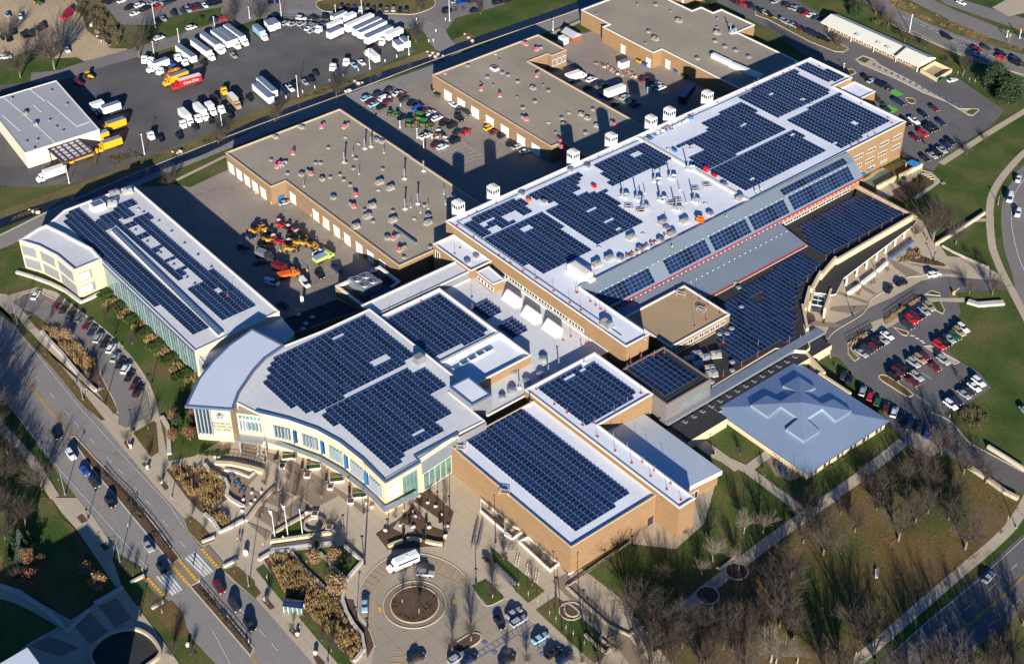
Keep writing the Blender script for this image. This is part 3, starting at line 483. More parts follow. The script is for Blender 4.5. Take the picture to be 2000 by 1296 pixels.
sheet('tree_pit',smooth([(95.5,-62.9),(95.8,-61.5),(100,-61.4),(100.2,-63.7),(98,-64.6)],3,True),5,'mulch',.35)
marks([[a,c] for a,c in zip([(-101.6,47.8),(-99.3,48.2),(-97.3,48.3),(-95.4,48.4),(-93.3,48.1),(-91.1,48.1)],[(-101.6,59),(-98.9,58.9),(-96.3,58.8),(-93.5,58.9),(-90.9,58.8),(-88.3,58.6)])]+[[(-101.6,47.8),(-89,48)],[(-101.6,59),(-86.9,59.4)],[(-139.8,47.5),(-132,48.9)],[(-145.3,58.1),(-132.9,57.7)]]+[[a,c] for a,c in zip([(-138.3,47.2),(-137.2,47.6),(-135.4,47.8),(-133,47.7),(-133.7,54.8),(-132.4,55.4)],[(-140.4,51.8),(-138.9,51.5),(-137.5,51.3),(-133,52.7),(-136.8,59.1),(-135,59.3)])],.13,'white_line')

a_,c_=[Vector(q) for q in [(-43.9,226.5),(3.2,225.4)]]
marks([[tuple(a_.lerp(c_,t/15)),tuple(a_.lerp(c_,t/15)+Vector((1.1,-1.6)))] for t in range(15)],1.0,'blue_line')
# ---------------------------------------------------------------- buildings
def cen(p): return sum(q[0] for q in p)/len(p),sum(q[1] for q in p)/len(p)
def rect(x0,y0,x1,y1): return [(x0,y0),(x1,y0),(x1,y1),(x0,y1)]
def block(root,p,z,wall,roof,cop,ph=.5,t=.45,z0=0,tag_=''):
    """walls, flat roof and parapet of one volume, as three parts of root"""
    p=ccw(p); b=MB(); b.prism(p,z0,z+ph-.12,top=False); b.build('wall',wall,root)
    q=inset(p,t); o=inset(p,-.06); c=MB(); n=len(p)
    for i in range(n):
        j=(i+1)%n
        c.face([(*o[i],z+ph),(*o[j],z+ph),(*q[j],z+ph),(*q[i],z+ph)]); c.face([(*o[i],z+ph-.3),(*o[j],z+ph-.3),(*o[j],z+ph),(*o[i],z+ph)])
        c.face([(*q[j],z-.05),(*q[i],z-.05),(*q[i],z+ph),(*q[j],z+ph)])
    c.build('parapet',cop,root)
    r=MB(); r.face([(*a,z) for a in q]); r.build('roof',roof,root)
def building(label,p,z,wall,roof,cop,ph=.5,t=.45,name='building',cat='building'):
    c=cen(p); root=thing(name,label,cat,(c[0],c[1],0)); block(root,p,z,wall,roof,cop,ph,t); return root
def facade(root,p0,p1,wins,fr='white_metal',gl='glass_dark',name='window',proud=.05):
    """windows on the wall p0->p1 (outside on the right hand); wins = (s0,s1,z0,z1,panes)"""
    a,c=Vector(p0),Vector(p1); d=(c-a).normalized(); nrm=Vector((d.y,-d.x))
    for s0,s1,z0,z1,n in wins:
        b=MB()
        def P3(s,h,o): q=a+d*s+nrm*o; return (q.x,q.y,h)
        b.face([P3(s0,z0,proud),P3(s1,z0,proud),P3(s1,z1,proud),P3(s0,z1,proud)],0)
        def bar(u0,u1,v0,v1):
            o=proud+.08
            b.face([P3(u0,v0,o),P3(u1,v0,o),P3(u1,v1,o),P3(u0,v1,o)],1)
            b.face([P3(u0,v1,proud-.1),P3(u0,v1,o),P3(u1,v1,o),P3(u1,v1,proud-.1)][::-1],1); b.face([P3(u1,v0,proud-.1),P3(u1,v0,o),P3(u1,v1,o),P3(u1,v1,proud-.1)][::-1],1)
        fw=.14
        bar(s0-fw,s1+fw,z1,z1+fw); bar(s0-fw,s1+fw,z0-fw,z0)
        for k in range(n+1):
            u=s0+(s1-s0)*k/n; bar(u-fw/2,u+fw/2,z0,z1)
        b.build(name,[gl,fr],root)
def doors(root,p0,p1,ss,w=3.6,h=3.9,name='garage_door',m='door_white',proud=.06):
    a,c=Vector(p0),Vector(p1); d=(c-a).normalized(); nrm=Vector((d.y,-d.x))
    for s in ss:
        b=MB()
        def P3(u,z,o): q=a+d*u+nrm*o; return (q.x,q.y,z)
        b.face([P3(s-w/2,0.02,proud),P3(s+w/2,0.02,proud),P3(s+w/2,h,proud),P3(s-w/2,h,proud)],0)
        b.face([P3(s-w/2-.2,h,proud+.05),P3(s+w/2+.2,h,proud+.05),P3(s+w/2+.2,h+.35,proud+.05),P3(s-w/2-.2,h+.35,proud+.05)],0)
        for k in (-1,0,1):
            b.face([P3(s+k*w*.28-.28,h*.42,proud+.03),P3(s+k*w*.28+.28,h*.42,proud+.03),P3(s+k*w*.28+.28,h*.52,proud+.03),P3(s+k*w*.28-.28,h*.52,proud+.03)],1)
        for e in (-1,1): b.face([P3(s+e*w/2-.1*(e>0),0.02,proud+.04),P3(s+e*w/2+.1*(e<0),0.02,proud+.04),P3(s+e*w/2+.1*(e<0),h,proud+.04),P3(s+e*w/2-.1*(e>0),h,proud+.04)],0)
        b.build(name,[m,'glass_dark'],root)
def unit(root,x,y,z,kind,rz=0,s=1):
    """roof gear, part of the building it is bolted to"""
    b=MB()
    if kind=='box':
        b.box(0,0,0,.25,1.5*s,1.3*s,0,1); b.loft([[(-.7*s,-.6*s,.25),(.7*s,-.6*s,.25),(.7*s,.6*s,.25),(-.7*s,.6*s,.25)],[(-.85*s,-.75*s,.6*s),(.85*s,-.75*s,.6*s),(.85*s,.75*s,.6*s),(-.85*s,.75*s,.6*s)],[(-.8*s,-.7*s,1.05*s),(.8*s,-.7*s,1.05*s),(.8*s,.7*s,1.05*s),(-.8*s,.7*s,1.05*s)]]); nm='roof_vent'
    elif kind=='big':
        b.box(0,0,0,.3,3.6*s,2.3*s,0,1); b.box(0,0,.3,1.5*s,3.2*s,2*s); b.box(.9*s,0,1.5*s,1.75*s,1.2*s,1.4*s); b.box(-.9*s,0,1.5*s,1.6*s,1.2*s,1.4*s,0,1); nm='air_handler'
    elif kind=='stack':
        b.box(0,0,0,.5,.9*s,.9*s,0,1); b.tube((0,0,.4),(0,0,3.4*s),.24*s,.22*s,8); b.tube((0,0,3.4*s),(0,0,3.7*s),.34*s,.34*s,8); nm='exhaust_stack'
    elif kind=='pipe':
        b.tube((0,0,0),(0,0,2.2*s),.13,.12,6); b.box(0,0,0,.18,.5,.5,0,1); nm='vent_pipe'
    elif kind=='fan':
        b.box(0,0,0,.35,1.3,1.3,0,1); b.ball((0,0,1.0),.75,.75,.7,2,8,5); b.tube((.3,0,.8),(2.6,-.2,.7),.42,.42,8); b.tube((2.6,-.2,0),(2.6,-.2,.8),.45,.4,8); b.box(1.4,-.1,0,.3,.3,.9,0,1); nm='exhaust_fan'
    elif kind=='hatch':
        b.box(0,0,0,.3,1.3*s,1.0*s); b.box(0,0,.3,.38,1.0*s,.75*s,0,1); nm='roof_hatch'
    elif kind=='mush':
        b.tube((0,0,0),(0,0,.5*s),.35*s,.3*s,8); b.tube((0,0,.5*s),(0,0,.75*s),.75*s,.45*s,8); nm='roof_vent'
    elif kind=='duct':
        b.box(0,0,0,.25,1.6*s,1.6*s,0,1); b.box(0,0,.25,1.5*s,1.3*s,1.3*s); b.tube((.4*s,0,1.3*s),(1.9*s,.5*s,1.5*s),.38*s,.38*s,8); b.tube((1.9*s,.5*s,.3),(1.9*s,.5*s,1.6*s),.45*s,.4*s,8); b.tube((-.4*s,.3*s,1.4*s),(-.4*s,.3*s,4.2*s),.22*s,.2*s,8); b.box(1.2*s,-.9*s,.1,.7*s,.8*s,.6*s,0,1); nm='exhaust_unit'
    elif kind=='frame':
        for e in (-1,1):
            for g in (-1,1): b.tube((e*1.3,g*.7,0),(e*1.3,g*.7,1.0),.08,.08,4)
            b.tube((-1.3,e*.7,1.0),(1.3,e*.7,1.0),.09,.09,4); b.tube((e*1.3,-.7,1),(e*1.3,.7,1),.09,.09,4)
        b.box(0,0,.55,.95,1.6,.8,0,1); nm='equipment_frame'
    mats={'box':['galvanised','coping_tan'],'big':['galvanised','coping_tan'],'fan':['galvanised','coping_tan','pink_red'],'duct':['galvanised','white_metal'],'frame':['coping_tan','galvanised']}.get(kind,['galvanised','coping_white'])
    o=b.build(nm,mats,root,(x-root.location.x,y-root.location.y,z),rz); return o
_um={}
def units(root,lst,z,kind,rz=0,s=1,jig=.15):
    rnd=random.Random(len(lst)*7+1)
    for x,y in lst:
        k=(kind,s)
        if k in _um:
            o=bpy.data.objects.new(_um[k].name.split('.')[0],_um[k].data); C.objects.link(o); o.parent=root; o.location=(x-root.location.x,y-root.location.y,z); o.rotation_euler=(0,0,rz+rnd.uniform(-jig,jig))
        else: _um[k]=unit(root,x,y,z,kind,rz,s)
def seams(root,x0,x1,ya,yb,prof,m,name='roof'):
    """sloping metal roof: profile (x,z) swept from ya to yb"""
    b=MB()
    for (xa,za),(xb,zb) in zip(prof,prof[1:]):
        b.face([(xa,ya,za),(xb,ya,zb),(xb,yb,zb),(xa,yb,za)]); b.face([(xa,ya,za-.25),(xb,ya,zb-.25),(xb,ya,zb),(xa,ya,za)]); b.face([(xa,yb,za),(xb,yb,zb),(xb,yb,zb-.25),(xa,yb,za-.25)])
        b.face([(xa,yb,za-.25),(xb,yb,zb-.25),(xb,ya,zb-.25),(xa,ya,za-.25)])
    return b.build(name,m,root)
# --- main hall
mp=[(-45.6,8.5),(41.2,8.5),(41.2,17.8),(10.3,17.8),(9.5,141),(9.5,176.6),(-25,176.6),(-25,187.6),(-46,187.6)]
main=building('very long brick hall with a white solar covered roof and white towers along one side',mp,14.5,'brick','white_roof','coping_white',.5,.35)
block(main,rect(-24.7,176.9,-14.4,188.8),12.6,'brick','white_roof','coping_white',.4)
block(main,rect(-41,-.3,-21.3,8.2),11.6,'brick','white_roof','coping_white',.6,.3)
facade(main,(9.5,141),(9.5,176.6),[(s,s+4.6,z,z+1.3,5) for z in (9.3,5.2) for s in (1.5,8,15,22,29.5)]+[(s,s+3.6,1.8,2.4,5) for s in (3,10,17,24)])
facade(main,(-20,8.5),(24,8.5),[(i*7.2,i*7.2+6.7,9.3,10.4,5) for i in range(6)],'white_metal','glass_dark')
facade(main,(-41,-.3),(-21.3,-.3),[(1.2,3.4,7.2,10.2,2)])
# raised ridge across the roof and the recessed walkway trim
b=MB(); b.bx(-45,93.6,14.45,9.3,94.8,15.0); b.build('roof_curb','coping_white',main)
mx=((-42.5,12.2),(-42.5,172)); b=MB(); b.bx(-43.4,11.2,14.52,-43.05,176,14.66); b.bx(-43,11.2,14.52,36,11.55,14.66); b.build('roof_curb','blue_grey_trim',main)
# sloping metal roof with the long eave, and the lower metal roof under it
seams(main,0,0,17.95,143.2,[(10.4,15.3),(14.3,13.3),(18.6,9.0)],'seam_roof_y')
b=MB(); b.bx(10.15,17.9,14.3,10.4,141,15.25); b.build('wall','coping_white',main)
b=MB(); b.bx(18.6,18.05,8.3,18.76,143.2,8.95); b.build('fascia','red_fascia',main)
b=MB(); b.bx(10.6,18.1,0,17.5,143,8.6); b.build('wall','brick',main)
facade(main,(17.5,100),(17.5,143),[(i*4.2+.6,i*4.2+4.3,4.75,5.8,3) for i in range(10)])
seams(main,0,0,51,101,[(17.3,7.6),(22.5,6.6),(30.2,5.2)],'seam_roof_y')
seams(main,0,0,24,50.9,[(17.3,7.6),(23.4,6.4)],'seam_roof_y')
b=MB(); b.bx(30.2,51,4.75,30.32,101,5.15); b.build('fascia','red_fascia',main)
for sx,sy0,sy1,zz in ((14.4,20,140,13.35),(22.6,52,100,6.75)):
    b=MB(); y=sy0
    while y<sy1: b.bx(sx-.08,y,zz-.05,sx+.08,y+.3,zz+.2); y+=2.5
    b.build('snow_guard','white_metal',main)
b=MB()
for y in range(20,143,2): b.bx(18.75,y*1.0,7.95,18.9,y+.18,8.4)
b.build('gutter_clip','white_metal',main)
# white towers along the far side
tw=[(-43.8,15.2),(-44.6,30.1),(-45.5,65.9),(-45.2,83.8),(-45.9,103.3),(-45.5,112.5),(-45.9,132)]
TW=None
for i,(x,y) in enumerate(tw):
    if TW is None:
        TW=MB(); TW.box(0,0,0,18.6,3.1,3.1)
        TW.loft([[(-1.6,-1.6,18.6),(1.6,-1.6,18.6),(1.6,1.6,18.6),(-1.6,1.6,18.6)],[(-1.6,-1.6,18.7),(1.6,-1.6,18.7),(1.6,1.6,18.7),(-1.6,1.6,18.7)],[(-1.6,-.05,18.95),(1.6,-.05,18.95),(1.6,.05,18.95),(-1.6,.05,18.95)]],1)
        for u in (-.95,0,.95):
            for f in (0,1):
                p=[(1.57,u-.37),(1.57,u+.37)] if f else [(u-.37,-1.57),(u+.37,-1.57)]
                TW.face([(*p[0],16.7),(*p[1],16.7),(*p[1],18.1),(*p[0],18.1)],2)
        TW=TW.mesh('stair_tower',['white_metal','coping_white','glass_dark'])
    o=bpy.data.objects.new('roof_tower',TW); C.objects.link(o); o.parent=main; o.location=(-47.4-main.location.x,y-main.location.y,0)
# roof gear
units(main,[(-19.6,63.9),(-15.4,66.5),(-10.1,72.2),(-10.1,64.2),(-19.7,79),(-17.8,84.5),(-18.1,93.3),(-10.1,72.4),(-2.5,72),(-2.1,80.2)],14.5,'duct',.3)
units(main,[(-4.8,75.1),(-6.2,84.9),(-5.3,89.6),(-12.5,60),(-8.3,61.6),(-4.8,72.2),(-3.2,72.5),(-8.3,61.5)],14.5,'frame',1.0)
units(main,[(4.4,30),(4.7,35.3),(0.8,62.8),(0.4,48.8),(7.5,60.3),(4.8,68.8),(6.7,92.9)],14.5,'big',1.55,.85)
units(main,[(7.3,37.9),(7.3,46.3),(7.8,54.9),(7.2,78.3),(-42.1,38.1),(-42.9,60.9),(-41.1,67),(-33.6,40.8),(4.3,61.1),(-2.3,94.8)],14.5,'box',.2,1.1)
units(main,[(1.5,81.7),(1.3,53.4),(-2.2,37.1),(-24.4,85),(-26.7,128.5),(-27,103.5),(-31.9,97),(-25.5,160.9),(-21.1,160.2)],14.5,'hatch',.1)
units(main,[(1.6,63.8),(-16.3,70.9),(-21.6,83.2),(-10.3,81.3),(-3.2,77.4),(42,15.4)],14.5,'pipe')
b=MB(); b.bx(0,0,.15,8.6,3.2,2.5); b.bx(-.3,-.2,0,8.9,3.4,.15); b.bx(.4,.5,2.5,8,2.7,2.62); b.box(9.6,1.6,0,1.5,1.3,2.2)
b.build('air_handler',['coping_white'],main,(-21+21.2,18+9.8-main.location.y+14,14.5)).location=((3.7,21)[0]-3-main.location.x,(3.7,21)[1]-main.location.y,14.5)
main.children[-1].rotation_euler=(0,0,math.pi/2)
units(main,[(29.7,11.3)],14.5,'big',0,1.1); units(main,[(-25.8,1.8),(-26.2,5.8)],11.6,'box')
# --- small brick penthouse, middle low roof
low=building('low white roofed link between the curved college building and the long hall',rect(-22,-38,33.9,8.3),8.6,'brick','stained_roof','coping_white',.3)
block(low,[(-19.5,0.7),(-19.5,5.6),(-10.6,4.7),(-11,0.4)],12,'brick','white_roof','coping_white',.25,.3,8.6)
pp=[(-19.5,0.7),(-11,0.4)]; facade(low,pp[0],pp[1],[(i*1.7+.6,i*1.7+1.9,9.6,10.9,1) for i in range(5)])
block(low,rect(-29.5,-36.9,-22.2,2.2),10.9,'grey_panel','stained_roof','coping_white',.4)
for x,y in [(-3.9,2.2),(6.3,1.5),(15.6,2.1)]:                     # three white wedge shaped skylight hoods
    b=MB(); b.loft([[(x-3.4,y-1.7,8.6),(x+3.4,y-1.7,8.6),(x+3.4,y+1.3,8.6),(x-3.4,y+1.3,8.6)],[(x-3.4,y+.8,11.1),(x+3.4,y+.8,11.1),(x+3.4,y+1.3,11.1),(x-3.4,y+1.3,11.1)]]); b.build('skylight_hood','coping_white',low)
units(low,[(24.8,-9.4),(29.8,-14.7),(29.7,-19.9),(30.1,-25.8)],8.6,'mush',0,1.9); units(low,[(29.6,-7.5),(30.1,-23),(30.1,-12)],8.6,'stack',0,.8)
units(low,[(30.5,-29.8),(30.3,-26.5),(24,-20.3)],8.6,'mush',0,1.5)
# --- gym and the taller block beside it
gym=building('windowless brick gym with a blue edged white roof and one big solar array',rect(38.2,-54.6,88.6,-24.5),9.5,'brick','white_roof','coping_tan',.6,.28)
facade(gym,(88.6,-54.6),(88.6,-24.5),[(27.6,29.4,0.1,2.6,2)],'black_metal','glass_dark','door')
units(gym,[(37.3,-52.5),(40.9,-53.1),(62.2,-55)],9.5,'frame',.8); b=MB()
bl=building('brick block with a white roof and red flag stands, wrapping round the gym',[(34,-24.3),(97,-24.3),(97,-18.4),(58.9,-18.4),(58.9,2.7),(34,2.7)],11,'brick','white_roof','coping_white',.4)
units(bl,[(35.7,-2.9),(40.4,-27.6)],11,'stack',0,.6)
shed=thing('building','long low hall with a pale ribbed metal roof beside the brick block','building',(74,-9,0))
b=MB(); b.prism(rect(59.2,-18.2,89.2,-1),0,5.0,top=False); b.face([(89.2,-18.2,5),(89.2,-1,5),(89.2,-18.2,7.3)]); b.build('wall','brick',shed)
b=MB(); b.loft([[(59,-18.25,7.4),(90,-18.25,7.4),(90,-18.25,7.9),(59,-18.25,7.9)],[(59,-.4,4.8),(90,-.4,4.8),(90,-.4,5.5),(59,-.4,5.5)]]); b.build('roof','shed_roof',shed)
b=MB(); b.face([(90.05,-18.2,6.4),(90.05,-.4,4.0),(90.05,-.4,5.5),(90.05,-18.2,7.9)]); b.build('fascia','coping_white',shed)
facade(shed,(89.2,-18.2),(89.2,-1),[(2.2,9.5,.1,2.6,5)])
# --- dark box, tan box, black roofed wing
dbx=building('dark grey panel clad block with a black roof and solar panels',rect(44.5,3.1,64.3,21),10.3,'dark_panel','black_roof','dark_panel',.35)
facade(dbx,(64.3,3.1),(64.3,21),[(5,15.5,6.4,7.6,8)],'fin_grey','glass_green')
b=MB(); b.bx(62.6,2.2,3.7,65.8,70,4.6); b.build('canopy_edge','galvanised',dbx)
tan=building('brick box with a flat tan gravel roof between the metal roofs and black roof',rect(23.6,24.8,43.6,50.6),7.6,'brick','tan_roof','coping_white',.35)
facade(tan,(43.6,24.8),(43.6,50.6),[(i*2.35+.8,i*2.35+2.5,5.2,6.6,2) for i in range(10)])
units(tan,[(26.5,46.2),(36.4,45.4)],7.6,'frame',.4)
bk=[(17.6,141.8),(41.1,142.5),(42.6,102.2),(45.1,91.2),(48.4,83.1),(53.5,75.8),(59.6,67.5),(67.9,60.8),(68.4,58.5),(61.6,52.3),(62.2,24.5)]
bk=bk+[(64.4,22),(44,22),(44,51),(30.5,51),(30.5,101.2),(17.4,101.2),(17.4,143)]
bkb=building('black roofed low wing with a cream parapet that bends round the side plaza',bk,4.4,'cream_stone','black_roof','cream_stone',.15,.3)
par=[(42.1,141.9),(43,101.8)],[(41.8,102.6),(45.3,91.6)],[(44,92.7),(48.6,82.9)],[(47.4,83.5),(52.1,76.3),(54.3,73.6)],[(52.4,74.5),(59.9,67.9),(61.9,66.2)],[(-8.8,118.8),(-8.5,118.5)]
for q in par[:5]:
    b=MB(); L_,R_=ribbon(q,.8)
    for i in range(len(q)-1): b.prism([L_[i],L_[i+1],R_[i+1],R_[i]],0,5.6)
    b.build('parapet_wall','cream_stone',bkb)
b=MB(); b.bx(16.9,142.6,3,43,143.4,4.9); b.build('parapet','coping_tan',bkb)
units(bkb,[(47.4,31.3),(49.1,31.9),(46.2,43.7),(47.4,45.7),(58.1,36.9),(60.9,34),(60.8,25.4),(30.1,67.2),(40.6,59.2),(46.5,48.7),(32.9,66.1)],4.4,'mush',0,1.3)
units(bkb,[(48.8,31),(49.1,27.5),(51.4,31.7),(52.5,27.8),(52.5,35.5),(56,29.2),(58.2,28)],4.4,'big',1.1,1.0)
cv=[(42.9,144.8),(44.5,139.3),(49.7,97.6),(53.8,89.2),(53.4,87.7),(51.4,86.4),(48.8,84.4),(45.5,92.5),(43,102.5)]
can=thing('entrance_canopy','black topped triangular canopy on white posts along the side plaza','canopy',(*cen(cv),0))
b=MB(); b.prism(cv,3.0,3.45,0,1,True); b.build('roof',['coping_white','black_roof'],can)
for x,y in [(49.9,99.3),(48.7,105.8),(47.9,111.7),(46.9,118),(46.2,123.6),(45.3,129.7),(44.5,135.4)]:
    b=MB(); b.tube((x,y,0),(x,y,3.05),.3,.3,8); b.build('column','white_metal',can)
ev=thing('entrance_vestibule','small glazed entrance with cream side walls at the plaza end of the canopy','entrance',(49.9,86.2,0))
q=[(48.4,84.3),(52,86.4),(55.4,81.9),(51.6,79.5)]; b=MB(); b.prism(q,0,2.6); b.build('glass_roof','glass_dark',ev)
b=MB(); ring(b,q,.25,2.72,2.3); b.tube((*Vector(q[0]).lerp(Vector(q[1]),.5),2.7),(*Vector(q[3]).lerp(Vector(q[2]),.5),2.7),.1); b.tube((*Vector(q[0]).lerp(Vector(q[3]),.5),2.7),(*Vector(q[1]).lerp(Vector(q[2]),.5),2.7),.1); b.build('glazing_bars','white_metal',ev)
for q in ([(51.3,89.6),(57.1,80)],[(48,85.2),(51.9,79)]):
    b=MB(); L_,R_=ribbon(q,.7); b.prism([L_[0],L_[1],R_[1],R_[0]],0,4); b.build('side_wall','cream_stone',ev)
cor=thing('corridor_building','low dark roofed corridor with small skylights leading to the hip roofed building','building',(70,30,0))
q=[(65.9,2.3),(73,2.3),(73,18),(66.9,18.5),(66.9,60),*[(68.3,59.9),(68.4,58.6),(63.8,50.6)]]; q=[(66,2.3),(72.5,2.3),(72.5,17.6),(66.8,18.6),(66.8,70)]+[(77.7,56.2),(69.4,60.2)]+[(65.9,72)]
b=MB(); b.prism(rect(65.9,2.3,74,18.5),0,3.3,0,1); b.prism(rect(65.9,18.5,70.5,68),0,3.35,0,1); b.build('roof',['cream_stone','black_roof'],cor)
for i in range(14):
    b=MB(); y=8+i*3.6; b.box(67.3,y,3.3,3.7,1.3,1.0); b.box(67.3,y,3.7,3.75,1.0,.7,0,1); b.build('skylight',['galvanised','glass_dark'],cor)
q=[(63.5,50.9),(60.5,54.7),(66.3,62.7),(67.7,59.5)]; b=MB(); b.prism(q,2.6,3.7); b.build('end_roof','grey_membrane',cor)
for q,h in (([(68.2,58.9),(78.1,55.8)],3.6),([(76.8,55),(89.1,54.8)],3.2)):
    o=strip('screen_wall',q,.9,5,'cream_stone',False,h,'thing'); tag(o,'cream capped screen wall '+('nearer the hip roofed building' if h<3.5 else 'joining the corridor end')+' beside the side lot','wall')
# --- hip roofed building
hip=thing('hip_roofed_building','square cream building under a blue grey standing seam hip roof with a raised cross roof','building',(85.5,36.3,0))
x0,y0,x1,y1=67.4,18.7,104.4,54; cx,cy=(x0+x1)/2,(y0+y1)/2
b=MB(); b.prism(rect(x0+.9,y0+.9,x1-.7,y1-.9),0,3,top=False); b.build('wall','cream_stone',hip)
def hipz(x,y,e,sl,ex): return e+sl*min(x-x0-ex,x1-ex-x,y-y0-ex,y1-ex-y)
mA=MB(); mB=MB()
mA.face([(x0,y0,3),(x1,y0,3),(cx+2,cy-2,3+.21*16),(cx-2,cy-2,3+.21*16)]); mA.face([(x1,y1,3),(x0,y1,3),(cx-2,cy+2,6.36),(cx+2,cy+2,6.36)])
mB.face([(x1,y0,3),(x1,y1,3),(cx+2,cy+2,6.36),(cx+2,cy-2,6.36)]); mB.face([(x0,y1,3),(x0,y0,3),(cx-2,cy-2,6.36),(cx-2,cy+2,6.36)])
A_=10.2; N_=3.4; D_=5.2                       # raised roof: half width, half notch width, notch depth
E_=4.5
def up(x,y): return (cx+x,cy+y,E_+.95+.20*(A_-max(abs(x),abs(y))))
def quad4(pts_,sw):
    for k in range(4):
        r=[(0,1),(1,0),(0,-1),(-1,0)][k]
        out=[]
        for x,y in pts_:
            c,s=[(1,0),(0,1),(-1,0),(0,-1)][k]; out.append((x*c-y*s,x*s+y*c))
        (mA if (k%2==0)!=sw else mB).face([up(*p) for p in out])
I_=A_-D_
quad4([(-A_,-A_),(-N_,-A_),(-N_,-I_),(-I_,-I_)],False); quad4([(N_,-A_),(A_,-A_),(I_,-I_),(N_,-I_)],False); quad4([(-I_,-I_),(-N_,-I_),(N_,-I_),(I_,-I_),(0,0)],False)
fc=MB(); ol=[(-A_,-A_),(-N_,-A_),(-N_,-I_),(N_,-I_),(N_,-A_),(A_,-A_),(A_,-N_),(I_,-N_),(I_,N_),(A_,N_),(A_,A_),(N_,A_),(N_,I_),(-N_,I_),(-N_,A_),(-A_,A_),(-A_,N_),(-I_,N_),(-I_,-N_),(-A_,-N_)]
for i in range(len(ol)):
    p,q=ol[i],ol[(i+1)%len(ol)]; a=up(*p); c=up(*q); fc.face([(a[0],a[1],a[2]-1.5),(c[0],c[1],c[2]-1.5),c,a])
mA.build('roof','hip_roof_x',hip); mB.build('roof','hip_roof_y',hip); fc.build('roof_fascia','seam_roof_x',hip)
b=MB(); ring(b,rect(x0-.05,y0-.05,x1+.05,y1+.05),.1,3.02,2.75); b.build('gutter','blue_grey_trim',hip)
facade(hip,(x1-.7,y0+.9),(x1-.7,y1-.9),[(i*5.6+1.2,i*5.6+2.3,.3,2.6,1) for i in range(6)]+[(i*5.6+3.2,i*5.6+4.0,.3,2.6,1) for i in range(6)],'coping_tan')
facade(hip,(x0+.9,y0+.9),(x1-.7,y0+.9),[(i*2.2+1,i*2.2+2.4,1.9,2.5,1) for i in range(12)],'coping_tan')
b=MB(); b.bx(62,18.9,0,67.6,20.3,3.2); b.build('wall','cream_stone',hip); facade(hip,(62,18.9),(67.6,18.9),[(i*1.7+.6,i*1.7+1.4,1.2,2.3,1) for i in range(3)])
# --- workshops
sA=[(-141.3,-18.6),(-111,-18.6),(-111,-12.4),(-43.6,-12.4),(-43.6,6),(-43.6,31.2),(-96,31.2),(-96,31.4),(-141.3,31.4)]
shopA=building('brown brick workshop with a gravel roof crowded with vents, nearest the yard of machinery',sA,7,'dark_brick','ballast_roof','coping_tan',.45)
doors(shopA,(-141.3,-18.6),(-111,-18.6),[3.2,8.6,14,19.4,24.8]); doors(shopA,(-111,-12.4),(-43.6,-12.4),[4,18.5,24.8,31.2,37.5,44.5,51,58])
doors(shopA,(-111,-18.6),(-111,-12.4),[3.6],2.6,2.2,'garage_door','banner_blue')
sB=[(-140.5,74.6),(-69,74.6),(-69,80),(-55.5,80),(-55.5,110.8),(-125,110.8),(-125,121),(-122.6,121),(-122.6,129),(-140.3,129)]
shopB=building('brown brick workshop with a gravel roof, between the two inner yards',sB,7,'dark_brick','ballast_roof','coping_tan',.45)
doors(shopB,(-140.5,74.6),(-69,74.6),[10,18.5,27,36,45,54.5,63],4.6); facade(shopB,(-122.6,121),(-122.6,129),[(.6,2.5,2.5,5,3),(3.2,5,2.5,5,3),(5.6,7.4,2.5,5,3)]); doors(shopB,(-140.5,74.6),(-69,74.6),[3],4.2,.5,'door_lintel')
sC=[(-146.6,158.2),(-129,158.2),(-129,154.3),(-98.8,154.3),(-98.8,159.2),(-56,159.2),(-56,193.6),(-89.8,193.6),(-89.8,204),(-109,204),(-109,199),(-116,199),(-116,193.6),(-130,193.6),(-130,230),(-146.6,230)]
shopC=building('brown brick workshop at the far end with a broad gravel roof and notched outline',sC,6.8,'brick','ballast_roof','coping_white',.4)
block(shopC,rect(-128.9,154.4,-98.9,160),6.0,'brick','ballast_roof','coping_white',.5)
doors(shopC,(-129,154.3),(-98.8,154.3),[13,28],2.6,3.4); doors(shopC,(-98.8,159.2),(-56,159.2),[4],2.6,3.4); doors(shopC,(-89.8,193.6),(-89.8,204),[5],3,3)
units(shopA,[(-139.3,1.3),(-139,12.6)],7,'big',0,.6); units(shopA,[(-113.5,28.7),(-111.2,29.4),(-103.8,-1.9),(-91.2,-5.7),(-64.8,26.7),(-59.1,-5.9),(-111,-5.8),(-60.9,12.5)],7,'box',.1,1)
units(shopA,[(-120.3,11.9),(-126.5,-8.7),(-114.4,2.4),(-113.2,3.8),(-107.7,15.3),(-114.9,-9.2),(-103,1),(-102.3,4.6),(-98.6,3.7),(-102.8,10.7),(-78,-1.8),(-70.3,-3.7),(-71.2,5.2),(-67.2,15.6),(-45.8,1.9),(-46.6,-8.3),(-94.4,3.5),(-107.8,10.9),(-95.7,18.5)],7,'box',.1,.62)
units(shopA,[(-89.1,12.4),(-83.6,13.1),(-78.4,1.5),(-74.1,-3.4),(-71.5,-10),(-66.7,1.9),(-57.8,10.1)],7,'big',1.55,.8)
units(shopA,[(-111.5,21.9),(-111.1,24.4),(-108.5,10.8),(-85.6,20.7),(-85.4,29),(-69.8,9.3),(-69.6,14.6)],7,'stack',0,1.2); units(shopA,[(-110.6,15.9),(-104.8,25.6),(-69.5,11.5),(-64.8,12.1),(-65.1,15.6),(-69,25.5),(-63.5,21.9),(-98.6,10.3),(-104.3,-9.1)],7,'pipe')
